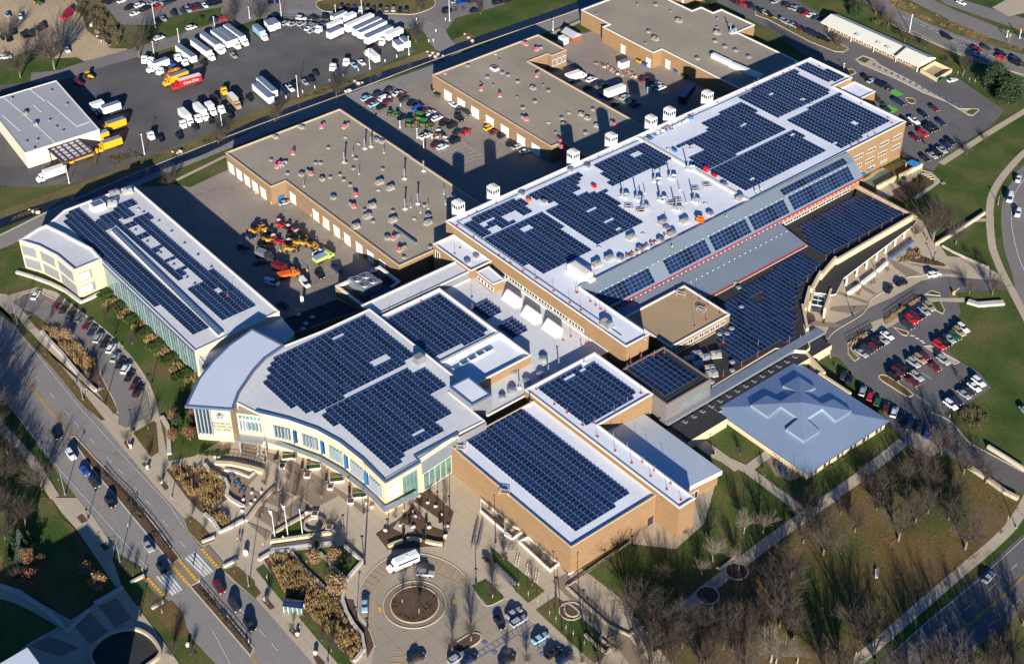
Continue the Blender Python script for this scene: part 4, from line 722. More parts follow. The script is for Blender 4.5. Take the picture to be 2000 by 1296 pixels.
units(shopA,[(-134.2,18.4),(-128.8,24.8),(-125.1,-.1),(-121,-9.8),(-109.2,-3),(-87.6,1.2),(-82,-3.5),(-57.5,-4.5),(-50.8,-7),(-121.8,-7.9)],7,'fan',2.3,1,.9); units(shopA,[(-62.7,7.9),(-85.3,9.1),(-115.6,21.9),(-122.4,20.9)],7,'hatch',0,1.1)
b=MB(); b.bx(-62.2,-1.2,7.35,-50,-.4,8.0); b.build('roof_duct','galvanised',shopA)
units(shopB,[(-137.5,90),(-124.1,96.8),(-121.1,97.2),(-125,90),(-114.6,96.7),(-98.3,91.7),(-97.5,85),(-101.5,101.2),(-82.2,91.2),(-79.6,104.7),(-68.4,90.8)],7,'box',.1,.72); units(shopB,[(-106.9,98),(-78.1,88.7),(-79.6,98.9),(-76,98.6),(-69.5,97.5)],7,'big',.1,.62)
units(shopB,[(-133.1,102.8),(-118.7,87.8),(-123.1,85),(-105.4,88.7),(-106.3,102.7),(-75.8,82.6),(-73.5,84.3)],7,'mush',0,.8); units(shopB,[(-118.9,82),(-110.4,84.3),(-113.6,105.7),(-136.6,119.4),(-130.5,119.7),(-89.9,80.5),(-69.5,79.3),(-65.7,102.8),(-66,77.2)],7,'fan',2.4,1,.9); units(shopB,[(-138.2,79.1),(-138.1,104.6),(-82.9,85.2),(-83.4,95.8)],7,'hatch')
b=MB(); q=[(-128.6,96.5)]; b.box(q[0][0],q[0][1],7,7.9,3,2.2); b.box(q[0][0],q[0][1],7.9,7.95,2.4,1.6,0,1); b.build('roof_curb',['white_metal','black_roof'],shopB)
units(shopC,[(-112.5,182.4),(-94.4,186.7),(-107,163.5)],6.8,'big',.1,.75); units(shopC,[(-83.8,180.3),(-78.7,181.2),(-71.6,181.2),(-89.7,180.7),(-83.7,164.4),(-129.6,185.6),(-113.3,165.9)],6.8,'box',.1,.85); units(shopC,[(-106.6,157.7),(-121.2,186.1),(-135.1,180),(-103.9,196.4),(-97.8,196.3),(-139.4,160.4),(-98.1,190.5)],6.8,'mush',0,.9); units(shopC,[(-91.1,191.6)],6.8,'duct',1.2,1.1)
for q in ([(-81.3,170.3),(-71.8,170.7)],[(-71.4,170.3),(-56.2,172)]):
    b=MB(); L_,R_=ribbon(q,1.8); b.prism([L_[0],L_[1],R_[1],R_[0]],6.82,8.6); b.build('roof_duct','white_metal',shopC)
# --- courtyard fan enclosure
fe=[(-50.3,-33),(-50.2,-15.6),(-38.9,-15.4),(-34.6,-32.5)]; enc=building('brick plant enclosure holding big round cooling fans, beside the machinery yard',fe,4.4,'brick','black_roof','coping_white',.9,.8,'plant_enclosure','plant enclosure')
q=[(-48.6,-29),(-47.9,-22),(-40.1,-21.5),(-39.9,-28.9)]; 
def fanbox(q,m,z):
    b=MB(); b.prism(q,4.4,z); c=Vector((0,0)); Q=[Vector(p) for p in ccw(q)]; pl=[]
    for u in (.27,.73):
        for v in (.27,.73):
            pl.append(Q[0].lerp(Q[1],u).lerp(Q[3].lerp(Q[2],u),v))
    b.build('cooling_tower',m,enc); r=(Q[1]-Q[0]).length*.19
    for p in pl:
        b=MB(); b.tube((p.x,p.y,z),(p.x,p.y,z+.35),r*1.12,r*1.05,20,0,False); b.face([(p.x+r*1.05*math.cos(t*.314),p.y+r*1.05*math.sin(t*.314),z+.1) for t in range(20)],1)
        for k in range(8):
            t=k*math.pi/4; b.face([(p.x+.2*math.cos(t),p.y+.2*math.sin(t),z+.22),(p.x+r*math.cos(t),p.y+r*math.sin(t),z+.22),(p.x+r*math.cos(t+.35),p.y+r*math.sin(t+.35),z+.3)],0)
        b.tube((p.x,p.y,z),(p.x,p.y,z+.36),.25,.25,8); b.build('fan',[m,'black_metal'],enc)
fanbox(q,'galvanised',7.4); q=[(-37.5,-28.4),(-37.3,-20),(-33.2,-19.5),(-32.6,-28.4)]; fanbox(q,'blue_grey_trim',6)
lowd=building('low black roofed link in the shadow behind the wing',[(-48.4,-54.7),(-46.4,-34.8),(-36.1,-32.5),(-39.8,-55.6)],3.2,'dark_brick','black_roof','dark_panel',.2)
units(lowd,[(-46.8,-49.6),(-41.3,-50.3),(-42.8,-46.9),(-39.6,-52.4)],3.2,'mush',0,1.2)
# --- grey warehouse, sheds, long office
wa=[(-232.4,-40.3),(-187.1,-45.2),(-188.9,-74)]; wq=[wa[0],wa[1],wa[2],(wa[0][0]+wa[2][0]-wa[1][0],wa[0][1]+wa[2][1]-wa[1][1])]
war=building('cream walled warehouse with a flat grey roof beside the truck lot',wq,6.3,'pale_cream','grey_membrane','coping_white',.2,.3)
for q in ([(-234,-61.9),(-215.7,-61.6),(-205.7,-61.7),(-189,-62.1)],[(-233.1,-51.2),(-220.3,-51)],[(-219.7,-50.2),(-194.6,-50.5),(-194.6,-45.3)],[(-220.5,-68.1),(-205.1,-68.3)],[(-220.4,-55.7),(-213.5,-55.9)]): strip('roof_seam',q,.3,0,'coping_white',False,6.38,None).parent=None
for o in [o for o in C.objects if o.name.startswith('roof_seam')]:
    o.parent=war; o.location=-war.location
    if 'kind' in o: del o['kind']
units(war,[(-204.7,-56.7),(-189.3,-70.3),(-194.1,-66.7),(-195.4,-70.4),(-229.5,-60.3),(-225.3,-45.9),(-211.8,-46.1),(-198.2,-57.1),(-194.1,-56.5)],6.5,'mush',0,.8); units(war,[(-215.5,-61.4),(-205.4,-62)],6.5,'box')
cq=[(-188.4,-65.7),(-187.9,-53.4),(-175.2,-53.4),(-175.4,-65.8)]; cp=thing('loading_canopy','rusty framed canopy with pale panels over the warehouse loading bay','canopy',(*cen(cq),0))
b=MB(); b.prism(cq,4.9,5.1); b.build('roof','stained_roof',cp); b=MB(); ring(b,cq,.5,5.5,4.8)
Q=[Vector(p) for p in ccw(cq)]
for t in (.2,.4,.6,.8): a,c=Q[0].lerp(Q[1],t),Q[3].lerp(Q[2],t); b.tube((a.x,a.y,5.25),(c.x,c.y,5.25),.22,.22,4); a,c=Q[0].lerp(Q[3],t),Q[1].lerp(Q[2],t); b.tube((a.x,a.y,5.2),(c.x,c.y,5.2),.14,.14,4)
b.build('frame','dark_rust',cp)
for p in Q: b=MB(); e=p+(Vector(cen(cq))-p)*.06; b.tube((e.x,e.y,0),(e.x,e.y,4.9),.15,.15,6); b.build('post','dark_rust',cp)
nof=thing('office_building','long low brick office with a pale two slope roof between the car lot and highway','building',(-54,239.6,0))
b=MB(); b.prism(rect(-77,235.3,-29,244),0,2.8,top=False); b.build('wall','brick',nof)
b=MB(); yr=240.3; b.face([(-79.6,234,2.7),(-28,234,2.7),(-28,yr,4.6),(-79.6,yr,4.6)]); b.face([(-79.6,yr,4.6),(-28,yr,4.6),(-28,245.2,2.9),(-79.6,245.2,2.9)]); b.face([(-28,234,2.3),(-28,245.2,2.4),(-28,245.2,2.9),(-28,yr,4.6),(-28,234,2.7)]); b.face([(-79.6,234,2.4),(-28,234,2.4),(-28,234,2.7),(-79.6,234,2.7)]); b.build('roof','office_roof',nof)
b=MB(); b.face([(-29.3,235.3,2),(-29.3,244,2),(-29.3,yr,4.3)]); b.build('gable','brick',nof)
b=MB(); b.face([(-41,234.05,2.76),(-39.5,234.05,2.76),(-39.5,yr,4.68),(-41,yr,4.68)]); b.build('roof_valley','black_roof',nof)
units(nof,[(-60.7,235.3),(-50.6,236.5),(-45.7,236.2)],3.6,'hatch',0,1.4)
for x in (-75,-63,-51,-39.5,-28.6): b=MB(); b.tube((x,234.4,0),(x,234.4,2.6),.18,.18,6); b.build('post','coping_white',nof)
facade(nof,(-77,235.3),(-29,235.3),[(i*4.1+1,i*4.1+3.4,.9,2.2,2) for i in range(11)])
yd=[(-27.4,234.9),(-28.3,245.1),(-19.2,244.8),(-18.1,233.6)]; o=MB(); ring(o,yd,.5,1.5); tag(o.build('garden_wall','cream_stone'),'low cream wall round the paved yard at the office end','wall')
sheet('yard',yd,1,'tan_roof')
# --- glazed wing on the left
wp=[(-139.4,-56.7),(-139.7,-82.4),(-135.5,-90),(-125.1,-88.2),(-107.9,-85.5),(-103.4,-86.9)]+[(-43.8,-87.5),(-44.5,-57.3)]
wing=building('long glazed wing with comb shaped solar arrays and a curved stone front block',wp,9.6,'cream_stone','stained_roof','coping_white',.35)
ff=[(-130.7,-102.6),(-123.6,-99.3),(-114.8,-97.2),(-103.5,-96.6),(-103.7,-86.8),(-111.4,-86.3),(-123.3,-89),(-123.7,-88.9),(-133.5,-91.5),(-133.4,-94.6)]
block(wing,ff,10.6,'cream_stone','stained_roof','coping_white',.55,.6)
fw=[Vector(p) for p in [(-130.7,-102.6),(-123.6,-99.3),(-114.8,-97.2),(-103.5,-96.6)]]
sg=[(fw[i],fw[i+1]) for i in range(3)]
for i,(a,c) in enumerate(sg):
    Ln=(c-a).length
    facade(wing,a,c,[(.6,Ln-1.6,6.0,9.3,7),(.8,Ln-.8,1.0,4.4,6)],'fin_grey','grey_panel')
e0,e1=Vector([(-103.5,-96.6)][0]),Vector([(-103.7,-86.8)][0])
facade(wing,e0,e1,[(.8,5.6,6.0,9.2,1),(1,6,1.0,4.2,1)],'cream_stone','grey_panel')
for z0 in (6.3,1.3):
    b=MB(); d=(e1-e0).normalized(); nn=Vector((d.y,-d.x))
    for k in range(6):
        a=e0+d*.9+nn*.12; c=e0+d*5.0+nn*.12; z=z0+k*.46; b.face([(a.x,a.y,z),(c.x,c.y,z),(c.x,c.y,z+.26),(a.x,a.y,z+.26)])
    b.build('louvre','lamp_white',wing)
g0,g1=Vector([(-102.9,-86.9)][0]),Vector([(-43.8,-87.5)][0]); Lg=(g1-g0).length
facade(wing,g0,g1,[(Lg*i/11+.2,Lg*(i+1)/11-.2,z0,z1,3) for i in range(11) for z0,z1 in ((.7,4.7),(5.0,9.1))],'fin_grey','glass_green')
b=MB(); q=[g0,g1]; d=(g1-g0).normalized(); nn=Vector((d.y,-d.x)); a=g0+nn*.4; c=g1+nn*.4
b.prism([(g0.x,g0.y),(a.x,a.y),(c.x,c.y),(g1.x,g1.y)],9.2,9.9); b.build('roof_trim','blue_grey_trim',wing)
b=MB(); q=[(-117.9,-76.1),(-118.2,-74.5),(-46.3,-76.2),(-45.6,-78.2)]; b.prism(q,9.6,10.2,1,0); b.build('skylight',['blue_grey_trim','coping_white'],wing)
b=MB(); a=Vector(q[0]).lerp(Vector(q[1]),.5); c=Vector(q[3]).lerp(Vector(q[2]),.5); n=46
for k in range(n): p=a.lerp(c,(k+.5)/n); b.box(p.x,p.y,10.2,10.26,.55,.8,0)
b.build('skylight_panes','galvanised',wing)
b=MB(); q=Vector([(-133.9,-72.7)][0]); b.box(q.x,q.y,9.6,11.6,3.6,4.4); b.box(q.x,q.y,11.6,11.66,2.8,3.6,0,1); b.build('roof_hatch',['coping_white','blue_grey_trim'],wing)
units(wing,[(-137.9,-64.3),(-136.5,-60),(-132.9,-67.7)],9.6,'big',1.3,1.0); units(wing,[(-121.6,-69.6),(-113.2,-69.8),(-104.6,-70.1),(-95.9,-70),(-87.4,-70),(-78.4,-70.3),(-121.2,-62.4),(-113,-61.1),(-104.8,-60.9),(-95.8,-61.2),(-87.2,-61.2),(-78.4,-61.4),(-73.8,-70.2)],9.6,'mush',0,.7); units(wing,[(-124.1,-62.8)],9.6,'hatch')
sw=[(-129.5,-106.4),(-131.4,-103.5),(-132.6,-101.2)],; ps=[(-129.7,-106.2),(-123.9,-103.3),(-116.7,-100.4),(-109.8,-98.5),(-100.8,-97.5),(-100.9,-94.2),(-101.4,-90.5)]
o=strip('retaining_wall',ps,1.0,5,'white_rock',False,.9,'thing'); tag(o,'low white stone retaining wall round the front of the glazed wing','wall')
# --- college building with the curved prow
ap=[(-4.5,-89.5),(3.1,-84.7),(12.1,-80.8),(20.5,-78.9),(30.5,-78.3),(40.1,-78.4),(39.6,-66.7),(38,-51.6)]+[(38.3,-42.5),(22.3,-42.6),(22.3,-37),(-24.9,-37)]+[(-25,-54.7)]+[(-26.1,-67),(-24.7,-74.6),(-22,-80.2),(-16.1,-88.6),(-12.6,-91.7)]
adm=building('big cream stone college building with curved front and solar roof',ap,12.4,'cream_stone','stained_roof','coping_white',.2,.3)
rf=[(-6.1,-89.4),(2.6,-84.3),(11.5,-80.4),(19.9,-78.5),(29.9,-77.9),(40.8,-78.3),(40.3,-66.6),(37.9,-66.5),(37.8,-51.5)]
b=MB(); L_,R_=ribbon(rf,.9)
for i in range(len(rf)-1): b.prism([L_[i],L_[i+1],R_[i+1],R_[i]],12.2,12.75)
b.build('eave','blue_grey_trim',adm)
block(adm,rect(-20.6,-36.8,9,-13.4),11.4,'grey_panel','stained_roof','coping_white',.5)
block(adm,rect(9.2,-36.8,23.6,-13.2),11.0,'brick','white_roof','coping_white',1.0)
for x,y in [(13.9,-33.3),(13.4,-30.1),(13.2,-27),(13.1,-23.8),(13.1,-20.9)]: b=MB(); b.box(x,y,11,11.55,1.6,2.6); b.box(x,y,11.55,11.62,1.2,2.1,0,1); b.build('skylight',['coping_white','banner_blue'],adm)
block(adm,rect(22.4,-42.5,32.7,-35.6),14.4,'grey_panel','white_roof','blue_grey_trim',.3,.4)
q=Vector([(5.6,-40.9)][0]); b=MB(); b.box(q.x,q.y,12.4,14.8,2.4,2.8); b.build('lift_tower','grey_panel',adm)
b=MB()
for p_,q_ in (((39.0,-51.9),(39.0,-42.4)),((39.0,-42.4),(32.9,-42.4)),((32.9,-42.6),(32.9,-35.5)),((32.9,-35.5),(22.3,-35.5))): b.prism([p_,q_,(q_[0]-.25,q_[1]-.25),(p_[0]-.25,p_[1]-.25)],0,14.3 if p_[0]<33 else 12.3)
b.build('wall','grey_panel',adm)
lk=building('low white link roof between the glazed wing and the tall curved block',[(-45.3,-86.5),(-45.6,-56.9),(-34.9,-58.3),(-32.6,-63),(-43.8,-67.6),(-41.1,-78.3),(-38.6,-87.3)],7.4,'cream_stone','stained_roof','coping_white',.3,.3)
facade(lk,*[(-45.3,-86.5),(-38.6,-87.3)],[(.5,5,.8,6.8,4)],'fin_grey','glass_green')
# facade windows, banners and fins on the curve
cu=[Vector(p) for p in ap[:6]]
def on_curve(x,y):
    best=None; s=0
    for a,c in zip(cu,cu[1:]):
        d=c-a; t=max(0,min(1,(Vector((x,y))-a).dot(d)/d.length_squared)); p=a+d*t; e=(Vector((x,y))-p).length
        if best is None or e<best[0]: best=(e,p,d.normalized())
    return best[1],best[2]
for x,y in [(2.1,-87.3),(10.3,-83.8),(19.2,-81.4),(27.6,-79.3),(36,-77.9)]:
    p,d=on_curve(x,y); nn=Vector((d.y,-d.x)); a=p-d*2.6; facade(adm,a,p+d*2.6,[(0,5.2,5.4,9.6,4)],'fin_grey','glass_dark')
    for k in range(5):
        b=MB(); u=a+d*(.5+k*1.05); w_=u+nn*.75; t=d*.16; b.prism([(u-t)[:],(u+t)[:],(w_+t)[:],(w_-t)[:]],5.2,9.7); b.build('fin','fin_grey',adm)
for x,y in [(6.1,-85.5),(14.6,-82.4),(23.4,-80.5),(32.3,-79.3)]:
    p,d=on_curve(x,y); nn=Vector((d.y,-d.x)); facade(adm,p-d*1.1,p+d*1.1,[(.3,1.5,5,9.8,1)],'coping_white','glass_dark'); b=MB(); u=p-d*.6; w_=u+nn*.9; t=d*.07; b.prism([(u-t)[:],(u+t)[:],(w_+t)[:],(w_-t)[:]],4.9,9.9); b.build('banner','banner_blue',adm)
a,c=Vector(ap[5]),Vector(ap[6]); Ln=(c-a).length; facade(adm,a,c,[(1.2,Ln-6.5,5,9.4,1)],'coping_white','grey_panel'); 
d=(c-a).normalized(); nn=Vector((d.y,-d.x))
for k in range(8): b=MB(); u=a+d*1.3+nn*.1; w_=a+d*(Ln-6.6)+nn*.1; z=5.1+k*.55; b.prism([u[:],w_[:],(w_+nn*.35)[:],(u+nn*.35)[:]],z,z+.18,bottom=True); b.build('louvre','lamp_white',adm)
facade(adm,a,c,[(Ln-5.6,Ln-.6,.3,9.6,4)],'fin_grey','glass_green')
a2,c2=Vector(ap[6]),Vector(ap[7]); L2=(c2-a2).length; facade(adm,a2,c2,[(1.6,L2-1,.3,6.4,6)],'coping_white','glass_green')
for k in range(6): b=MB(); d2=(c2-a2).normalized(); n2=Vector((d2.y,-d2.x)); u=a2+d2*1+n2*.1; w_=a2+d2*(L2-.6)+n2*.1; z=7+k*.75; b.prism([u[:],w_[:],(w_+n2*.4)[:],(u+n2*.4)[:]],z,z+.3,bottom=True); b.build('louvre','fin_grey',adm)
# canopy along the foot of the curve
cc=[(-8,-91.8),(-2.4,-89.7),(4.7,-86.2),(13.6,-82.6),(21.2,-80.9),(29.8,-80.1),(35.8,-80),(42.3,-80.3),(43,-70.3)]
ci=[tuple(p) for p in ap[0:7]]
b=MB(); L_,R_=ribbon([Vector(p) for p in cc],.5)
inn=[(-6.4,-87.6),(-2,-87.4),(4.7,-85.3),(13.4,-81.6),(20.9,-79.9),(29.6,-79.1),(36,-78.9),(40.9,-79.3),(41.9,-70.3)]
for i in range(len(cc)-1): b.face([(*cc[i],3.9),(*cc[i+1],3.9),(*inn[i+1],4.3),(*inn[i],4.3)]); b.face([(*cc[i],3.6),(*cc[i+1],3.6),(*cc[i+1],3.9),(*cc[i],3.9)]); b.face([(*cc[i],3.6),(*inn[i],3.6),(*inn[i+1],3.6),(*cc[i+1],3.6)])
b.build('canopy','galvanised',adm)
# prow: tall curved block with shield and lettering
pr=[(-19.3,-103.2),(-10.3,-94.7),(-15.2,-89.5),(-20.8,-81.4),(-23.3,-75.8),(-24.8,-68.5),(-36.4,-71.4),(-34.2,-80.6),(-31.1,-87.7),(-26.7,-95)]
prow=thing('prow_building','tall curved cream entrance block with a pale blue overhanging roof, shield emblem and lettering','building',(*cen(pr),0))
b=MB(); pw=inset(pr,.9); b.prism(pw,0,13.2,top=False); b.build('wall','cream_stone',prow)
po=[(-19.1,-104.5),(-9.1,-94.8),(-14.6,-89.4),(-20.3,-81),(-23.1,-75.4),(-24.7,-67.7),(-37.8,-70.8),(-35.4,-80.5),(-32,-88),(-27.4,-95.4)]
b=MB(); b.prism(po,13.2,13.9,0,0,True); ring(b,po,.7,14.0,13.85); b.build('eave','blue_grey_trim',prow); b=MB(); b.face([(*p,13.93) for p in inset(po,.75)]); b.build('roof','prow_roof',prow)
pc=ccw(pw); 
best=None
for i in range(len(pc)):
    a,c=Vector(pc[i]),Vector(pc[(i+1)%len(pc)])
    nn=(c-a).normalized(); nn=Vector((nn.y,-nn.x)); s=nn.dot(Vector((.55,-.83)))*min((c-a).length,12)
    if best is None or s>best[0]: best=(s,a,c)
a,c=best[1],best[2]; Lp=(c-a).length; d=(c-a).normalized(); nn=Vector((d.y,-d.x))
facade(prow,a,c,[(.4,Lp*.44,2.6,12.4,4)],'fin_grey','glass_dark')
for k in range(5): b=MB(); u=a+d*(.5+k*Lp*.1); w_=u+nn*.6; t=d*.17; b.prism([(u-t)[:],(u+t)[:],(w_+t)[:],(w_-t)[:]],2.2,12.5); b.build('fin','fin_grey',prow)
def onwall(s,z,o): q=a+d*s+nn*o; return (q.x,q.y,z)
sc_=Lp*.70
def shield(s0,z0,k,o,m,pts_): b.face([onwall(s0+x*k,z0+y*k,o) for x,y in pts_],m)
b=MB(); shp=[(0,-1.25),(.45,-1.0),(.8,-.6),(.95,0),(.95,.75),(.35,.85),(.12,1.15),(-.12,1.15),(-.35,.85),(-.95,.75),(-.95,0),(-.8,-.6),(-.45,-1.0)]
shield(sc_,9.6,1.25,.08,0,shp); shield(sc_,9.6,1.25,.11,1,[(-.1,-1.1),(.35,-.95),(.2,-.4),(.6,.1),(.25,.2),(-.2,-.3)]); shield(sc_,9.6,1.25,.12,2,[(-.8,-.45),(-.45,-.9),(-.25,-.35),(.1,.1),(-.3,0)]); shield(sc_,9.6,1.25,.115,3,[(-.35,.1),(.3,.3),(.3,.75),(0,1.0),(-.3,.75)])
b.build('shield_emblem',['grey_panel','silver_trim','galvanised','dark_rust'],prow)
def txtmesh(name,cu_,root,rot,loc):
    t=bpy.data.objects.new('t',cu_); C.objects.link(t); bpy.context.view_layer.update(); me=bpy.data.meshes.new_from_object(t.evaluated_get(bpy.context.evaluated_depsgraph_get())); bpy.data.objects.remove(t)
    o=link(name,me,root,loc); o.rotation_euler=rot; return o
def lettering(txt,root,loc,rot,size,m,name='lettering'):
    cu_=bpy.data.curves.new(name,'FONT'); cu_.body=txt; cu_.size=size; cu_.align_x='CENTER'; cu_.extrude=.03; cu_.offset=.035; cu_.materials.append(MC[m])
    return txtmesh(name,cu_,root,rot,Vector(loc)-Vector(root.location))
ang=math.atan2(d.y,d.x)
for i,t in enumerate(('MADISON','TECHNICAL','COLLEGE')): lettering(t,prow,onwall(sc_,6.4-i*1.15,.1),(math.pi/2,0,ang),1.15,'dark_panel')
# glazed entrance bay between prow and curve
eb=[(-14.2,-90.8),(-10.2,-87.3),(-7.6,-89.8),(-11.1,-93.1)]; e0=Vector([(-9.1,-94)][0]); e1=Vector([(-3.3,-89.3)][0])
ent=thing('entrance_bay','recessed glazed entrance bay with pale fins between the tall block and the curved front','entrance',(e0.x,e0.y,0))
d=(e1-e0).normalized(); nn=Vector((d.y,-d.x)); Le=(e1-e0).length
b=MB(); b.prism([e0[:],e1[:],(e1-nn*6)[:],(e0-nn*6)[:]],4.2,12.3); b.build('wall','coping_tan',ent)
facade(ent,e0,e1,[(.4,Le-.3,6.6,9.6,7),(.4,Le-.3,10.4,11.8,6)],'white_metal','glass_green')
for k in range(6): b=MB(); u=e0+d*(.9+k*Le/6.4); w_=u+nn*.7; t=d*.15; b.prism([(u-t)[:],(u+t)[:],(w_+t)[:],(w_-t)[:]],6.3,9.8); b.build('fin','fin_grey',ent)
q=[(-12,-92.2),(-6,-88.1),(-3.1,-89.1),(-1,-91.6),(-7,-96.3)]; b=MB(); b.prism(q,4.2,4.6,bottom=True); b.build('canopy','galvanised',ent)
for x,y in [(-6.4,-95.7),(-.8,-90.8)]: b=MB(); b.tube((x,y,0),(x,y,4.2),.25,.25,8); b.build('column','fin_grey',ent)
# --- solar arrays: each block one thing, each row of panels a part
def array(label,p,z,holes=(),px=1.5,py=2.06,tilt=.17,slope=None,org=None):
    xs=[q[0] for q in p]; ys=[q[1] for q in p]; c=cen(p)
    root=thing('solar_array',label,'solar array',(c[0],c[1],z),0,'solar arrays on the roofs'); x=min(xs)+px/2
    while x<max(xs):
        b=MB(); y=min(ys)+py/2
        while y<max(ys):
            if inpoly(x,y,p) and not any(inpoly(x,y,h) for h in holes):
                flat=tilt<.05; w2=(px-(.09 if flat else .42))/2 if slope is None else (px-.03)/2; l2=py/2-(.05 if slope is None else .02)
                if slope is None:
                    zl_,zh=z+.18,z+.18+2*w2*tilt*1.5
                    za,zb=zh,zl_
                else: za,zb=[slope(x+s*w2)+.12 for s in (-1,1)]
                v=[(x-w2,y-l2,za),(x+w2,y-l2,zb),(x+w2,y+l2,zb),(x-w2,y+l2,za)]
                i=.05 if slope is None else .016
                b.face([(v[0][0],v[0][1],za),(v[1][0],v[1][1],zb),(v[2][0],v[2][1],zb),(v[3][0],v[3][1],za)],1)
                ea=(zb-za)*i/(2*w2); b.face([(x-w2+i,y-l2+i,za+ea+.014),(x+w2-i,y-l2+i,zb-ea+.014),(x+w2-i,y+l2-i,zb-ea+.014),(x-w2+i,y+l2-i,za+ea+.014)],0)
                if slope is None and not flat:
                    b.face([(x-w2,y+l2,za),(x-w2-.3,y+l2,z+.03),(x-w2-.3,y-l2,z+.03),(x-w2,y-l2,za)],1)
                    b.face([(x+w2,y-l2,zb),(x+w2+.16,y-l2,z+.09),(x+w2+.16,y+l2,z+.09),(x+w2,y+l2,zb)],2)
            elif b.f: b.build('panel_row',['pv_cell','pv_frame','silver_trim'],root); b=MB()
            y+=py
        if b.f: b.build('panel_row',['pv_cell','pv_frame','silver_trim'],root)
        x+=px
def hq(p,s=1.6):
    return [rect(x-s*.75,y-s,x+s*.75,y+s) for x,y in p]
Z=12.7
array('large solar array on the upper half of the curved college roof',[(-22.4,-73.3),(-22,-59.4),(-22.7,-40.3),(-12.4,-40),(2.1,-40.5),(3.4,-43.2),(4.5,-47.9),(5.4,-77.6),(4.2,-79.4),(1.2,-79.6),(-1.8,-81.5),(-14.8,-81.1),(-16.1,-78.2),(-17.7,-78.2)],Z-.3,hq([(-19,-52.9),(-1.9,-50.9),(-1.7,-49)]))
array('solar array on the lower half of the curved college roof with stepped edges',[(7.1,-76.4),(6.3,-47.1),(8.3,-45.4),(9.9,-41.5),(19.7,-41.5),(19.9,-47),(30.2,-47.8),(30,-51.7),(28.1,-52.5),(34.9,-53.5),(34.6,-61.4),(35.2,-68.8),(38.5,-71.2),(38,-75),(14.5,-75.2),(14,-76.6)],Z-.3,hq([(31.2,-61.3),(31.2,-59.7)]))
array('solar array on the inner square roof of the curved college building',[(-17.6,-15.3),(5.8,-15.8),(6.8,-16.3),(6.7,-35.8),(-9.9,-35.3),(-18,-35.4)],11.4)
array('big steep looking solar array covering the gym roof',[(38.8,-49.9),(38.2,-28.8),(84.1,-28.9),(84.9,-49.8)],9.5,px=1.42)
array('square solar array on the brick block next to the gym',[(36.9,-21.2),(36.1,-5.6),(38.6,-5.8),(37.4,-3.1),(37.7,0.1),(56.3,-.4),(56.9,-21.1)],11,hq([(38.2,-12.3),(38.4,-10.3)]))
array('dark blue solar array on the dark grey block',[(44.1,6.3),(44.3,14.6),(46,15.6),(46.6,18.7),(60.7,18.4),(61.2,5.4)],10.3,px=1.9,py=1.9,tilt=.02)
array('solar array on the black roof nearest the side plaza canopy',[(21.7,106.4),(20.8,138.6),(38.4,141.2),(39,101.6),(29.1,102),(26.3,105.8)],4.4,px=1.75,py=1.75,tilt=.03)
array('bending solar array on the black roof beside the lower metal roof',[(31.8,95.9),(41.3,96.4),(42.3,89.1),(44,82.3),(50.8,72.2),(55.7,67.7),(61.8,60.1),(59.4,51.2),(60,38.8),(48.5,39.6),(35.4,55.8),(32.8,79.9)],4.4,hq([(40.6,67.4),(40.2,69),(50.7,41.2)]),px=1.75,py=1.75,tilt=.03)
array('stepped solar array at the corner of the long hall roof nearest the first workshop',[(-40.6,11.6),(-41.3,23.2),(-41.6,29.7),(-40.6,35.5),(-33,35.2),(-30.9,31.8),(-33.9,29.9),(-36.3,30),(-36.4,25.2),(-32.1,24.4),(-31.8,26.6),(-29.6,26.3),(-29.6,20.4),(-33.1,20.6),(-33,15.2),(-30.9,14.8),(-30.7,11.6)],14.5,hq([(-36.5,19.7),(-35.7,17.1)]),px=1.42)
array('solar array at the near end of the long hall roof above the window row',[(-29.1,11.6),(-29.3,20.2),(-29,35.5),(-1.7,35),(-1.7,13)],14.5,hq([(-24.9,25.6),(-24.4,27.4)]),px=1.42)
array('solar array on the long hall roof beside the exhaust units with white gaps',[(-29.1,37.8),(-29.8,44.9),(-32,41.7),(-40.4,39.7),(-40.2,62.3),(-37.7,61.3),(-34.7,56.6),(-28.3,56.1),(-25.6,61.8),(-23.5,59.9),(-3.6,57.7),(-3.5,37.5)],14.5,hq([(-20.2,49.7),(-11.7,49.7),(-5.5,49.4)],1.2)+[rect(*( -31.6,51.5),*( -29.6,60.2))],px=1.42)
array('small solar array on the long hall roof above the exhaust units',[(-40.5,70),(-40.3,94),(-26.2,94.5),(-25.4,87.3),(-26.6,65.1)],14.5,hq([(-36.7,86)]),px=1.42)
array('solar array in the middle of the long hall roof with a notched upper edge',[(-31.2,98.7),(-32.3,119.1),(-37.2,118.9),(-38.5,141),(-24,139.8),(-14.7,140.2),(-14,129),(-13.3,96),(-23,97.6),(-23.6,106.4),(-29,105.5)],14.5,hq([(-26.8,129.3)],1.2),px=1.42)
array('solar array along the metal roof side of the long hall roof middle',[(-12.4,98.3),(-12.4,140.1),(4.3,139.9),(4.9,97.8)],14.5,hq([(1.2,104.3),(5.4,109.3),(-10.6,138)],1.1),px=1.42)
array('solar array at the far end of the long hall roof beside the white towers',[(-42.5,143.8),(-43.4,175),(-22.9,173.6),(-22.4,167.2),(-22.6,143.8),(-33.2,142.9)],14.5,hq([(-35.6,153.7),(-25.9,160.6)],1.1),px=1.42)
array('solar array at the far corner of the long hall roof above three rows of windows',[(-18.5,144.3),(-19.8,164.3),(-20,173.9),(5.8,173.4),(6.6,144),(3.8,144.8)],14.5,hq([(-1.6,162.4),(3.2,144.8)],1.1),px=1.42)
array('smallest solar array, at the far tip of the long hall roof',[(-43.2,177.7),(-44,184.1),(-27.1,185.8),(-27.8,177.8)],14.5,px=1.42)
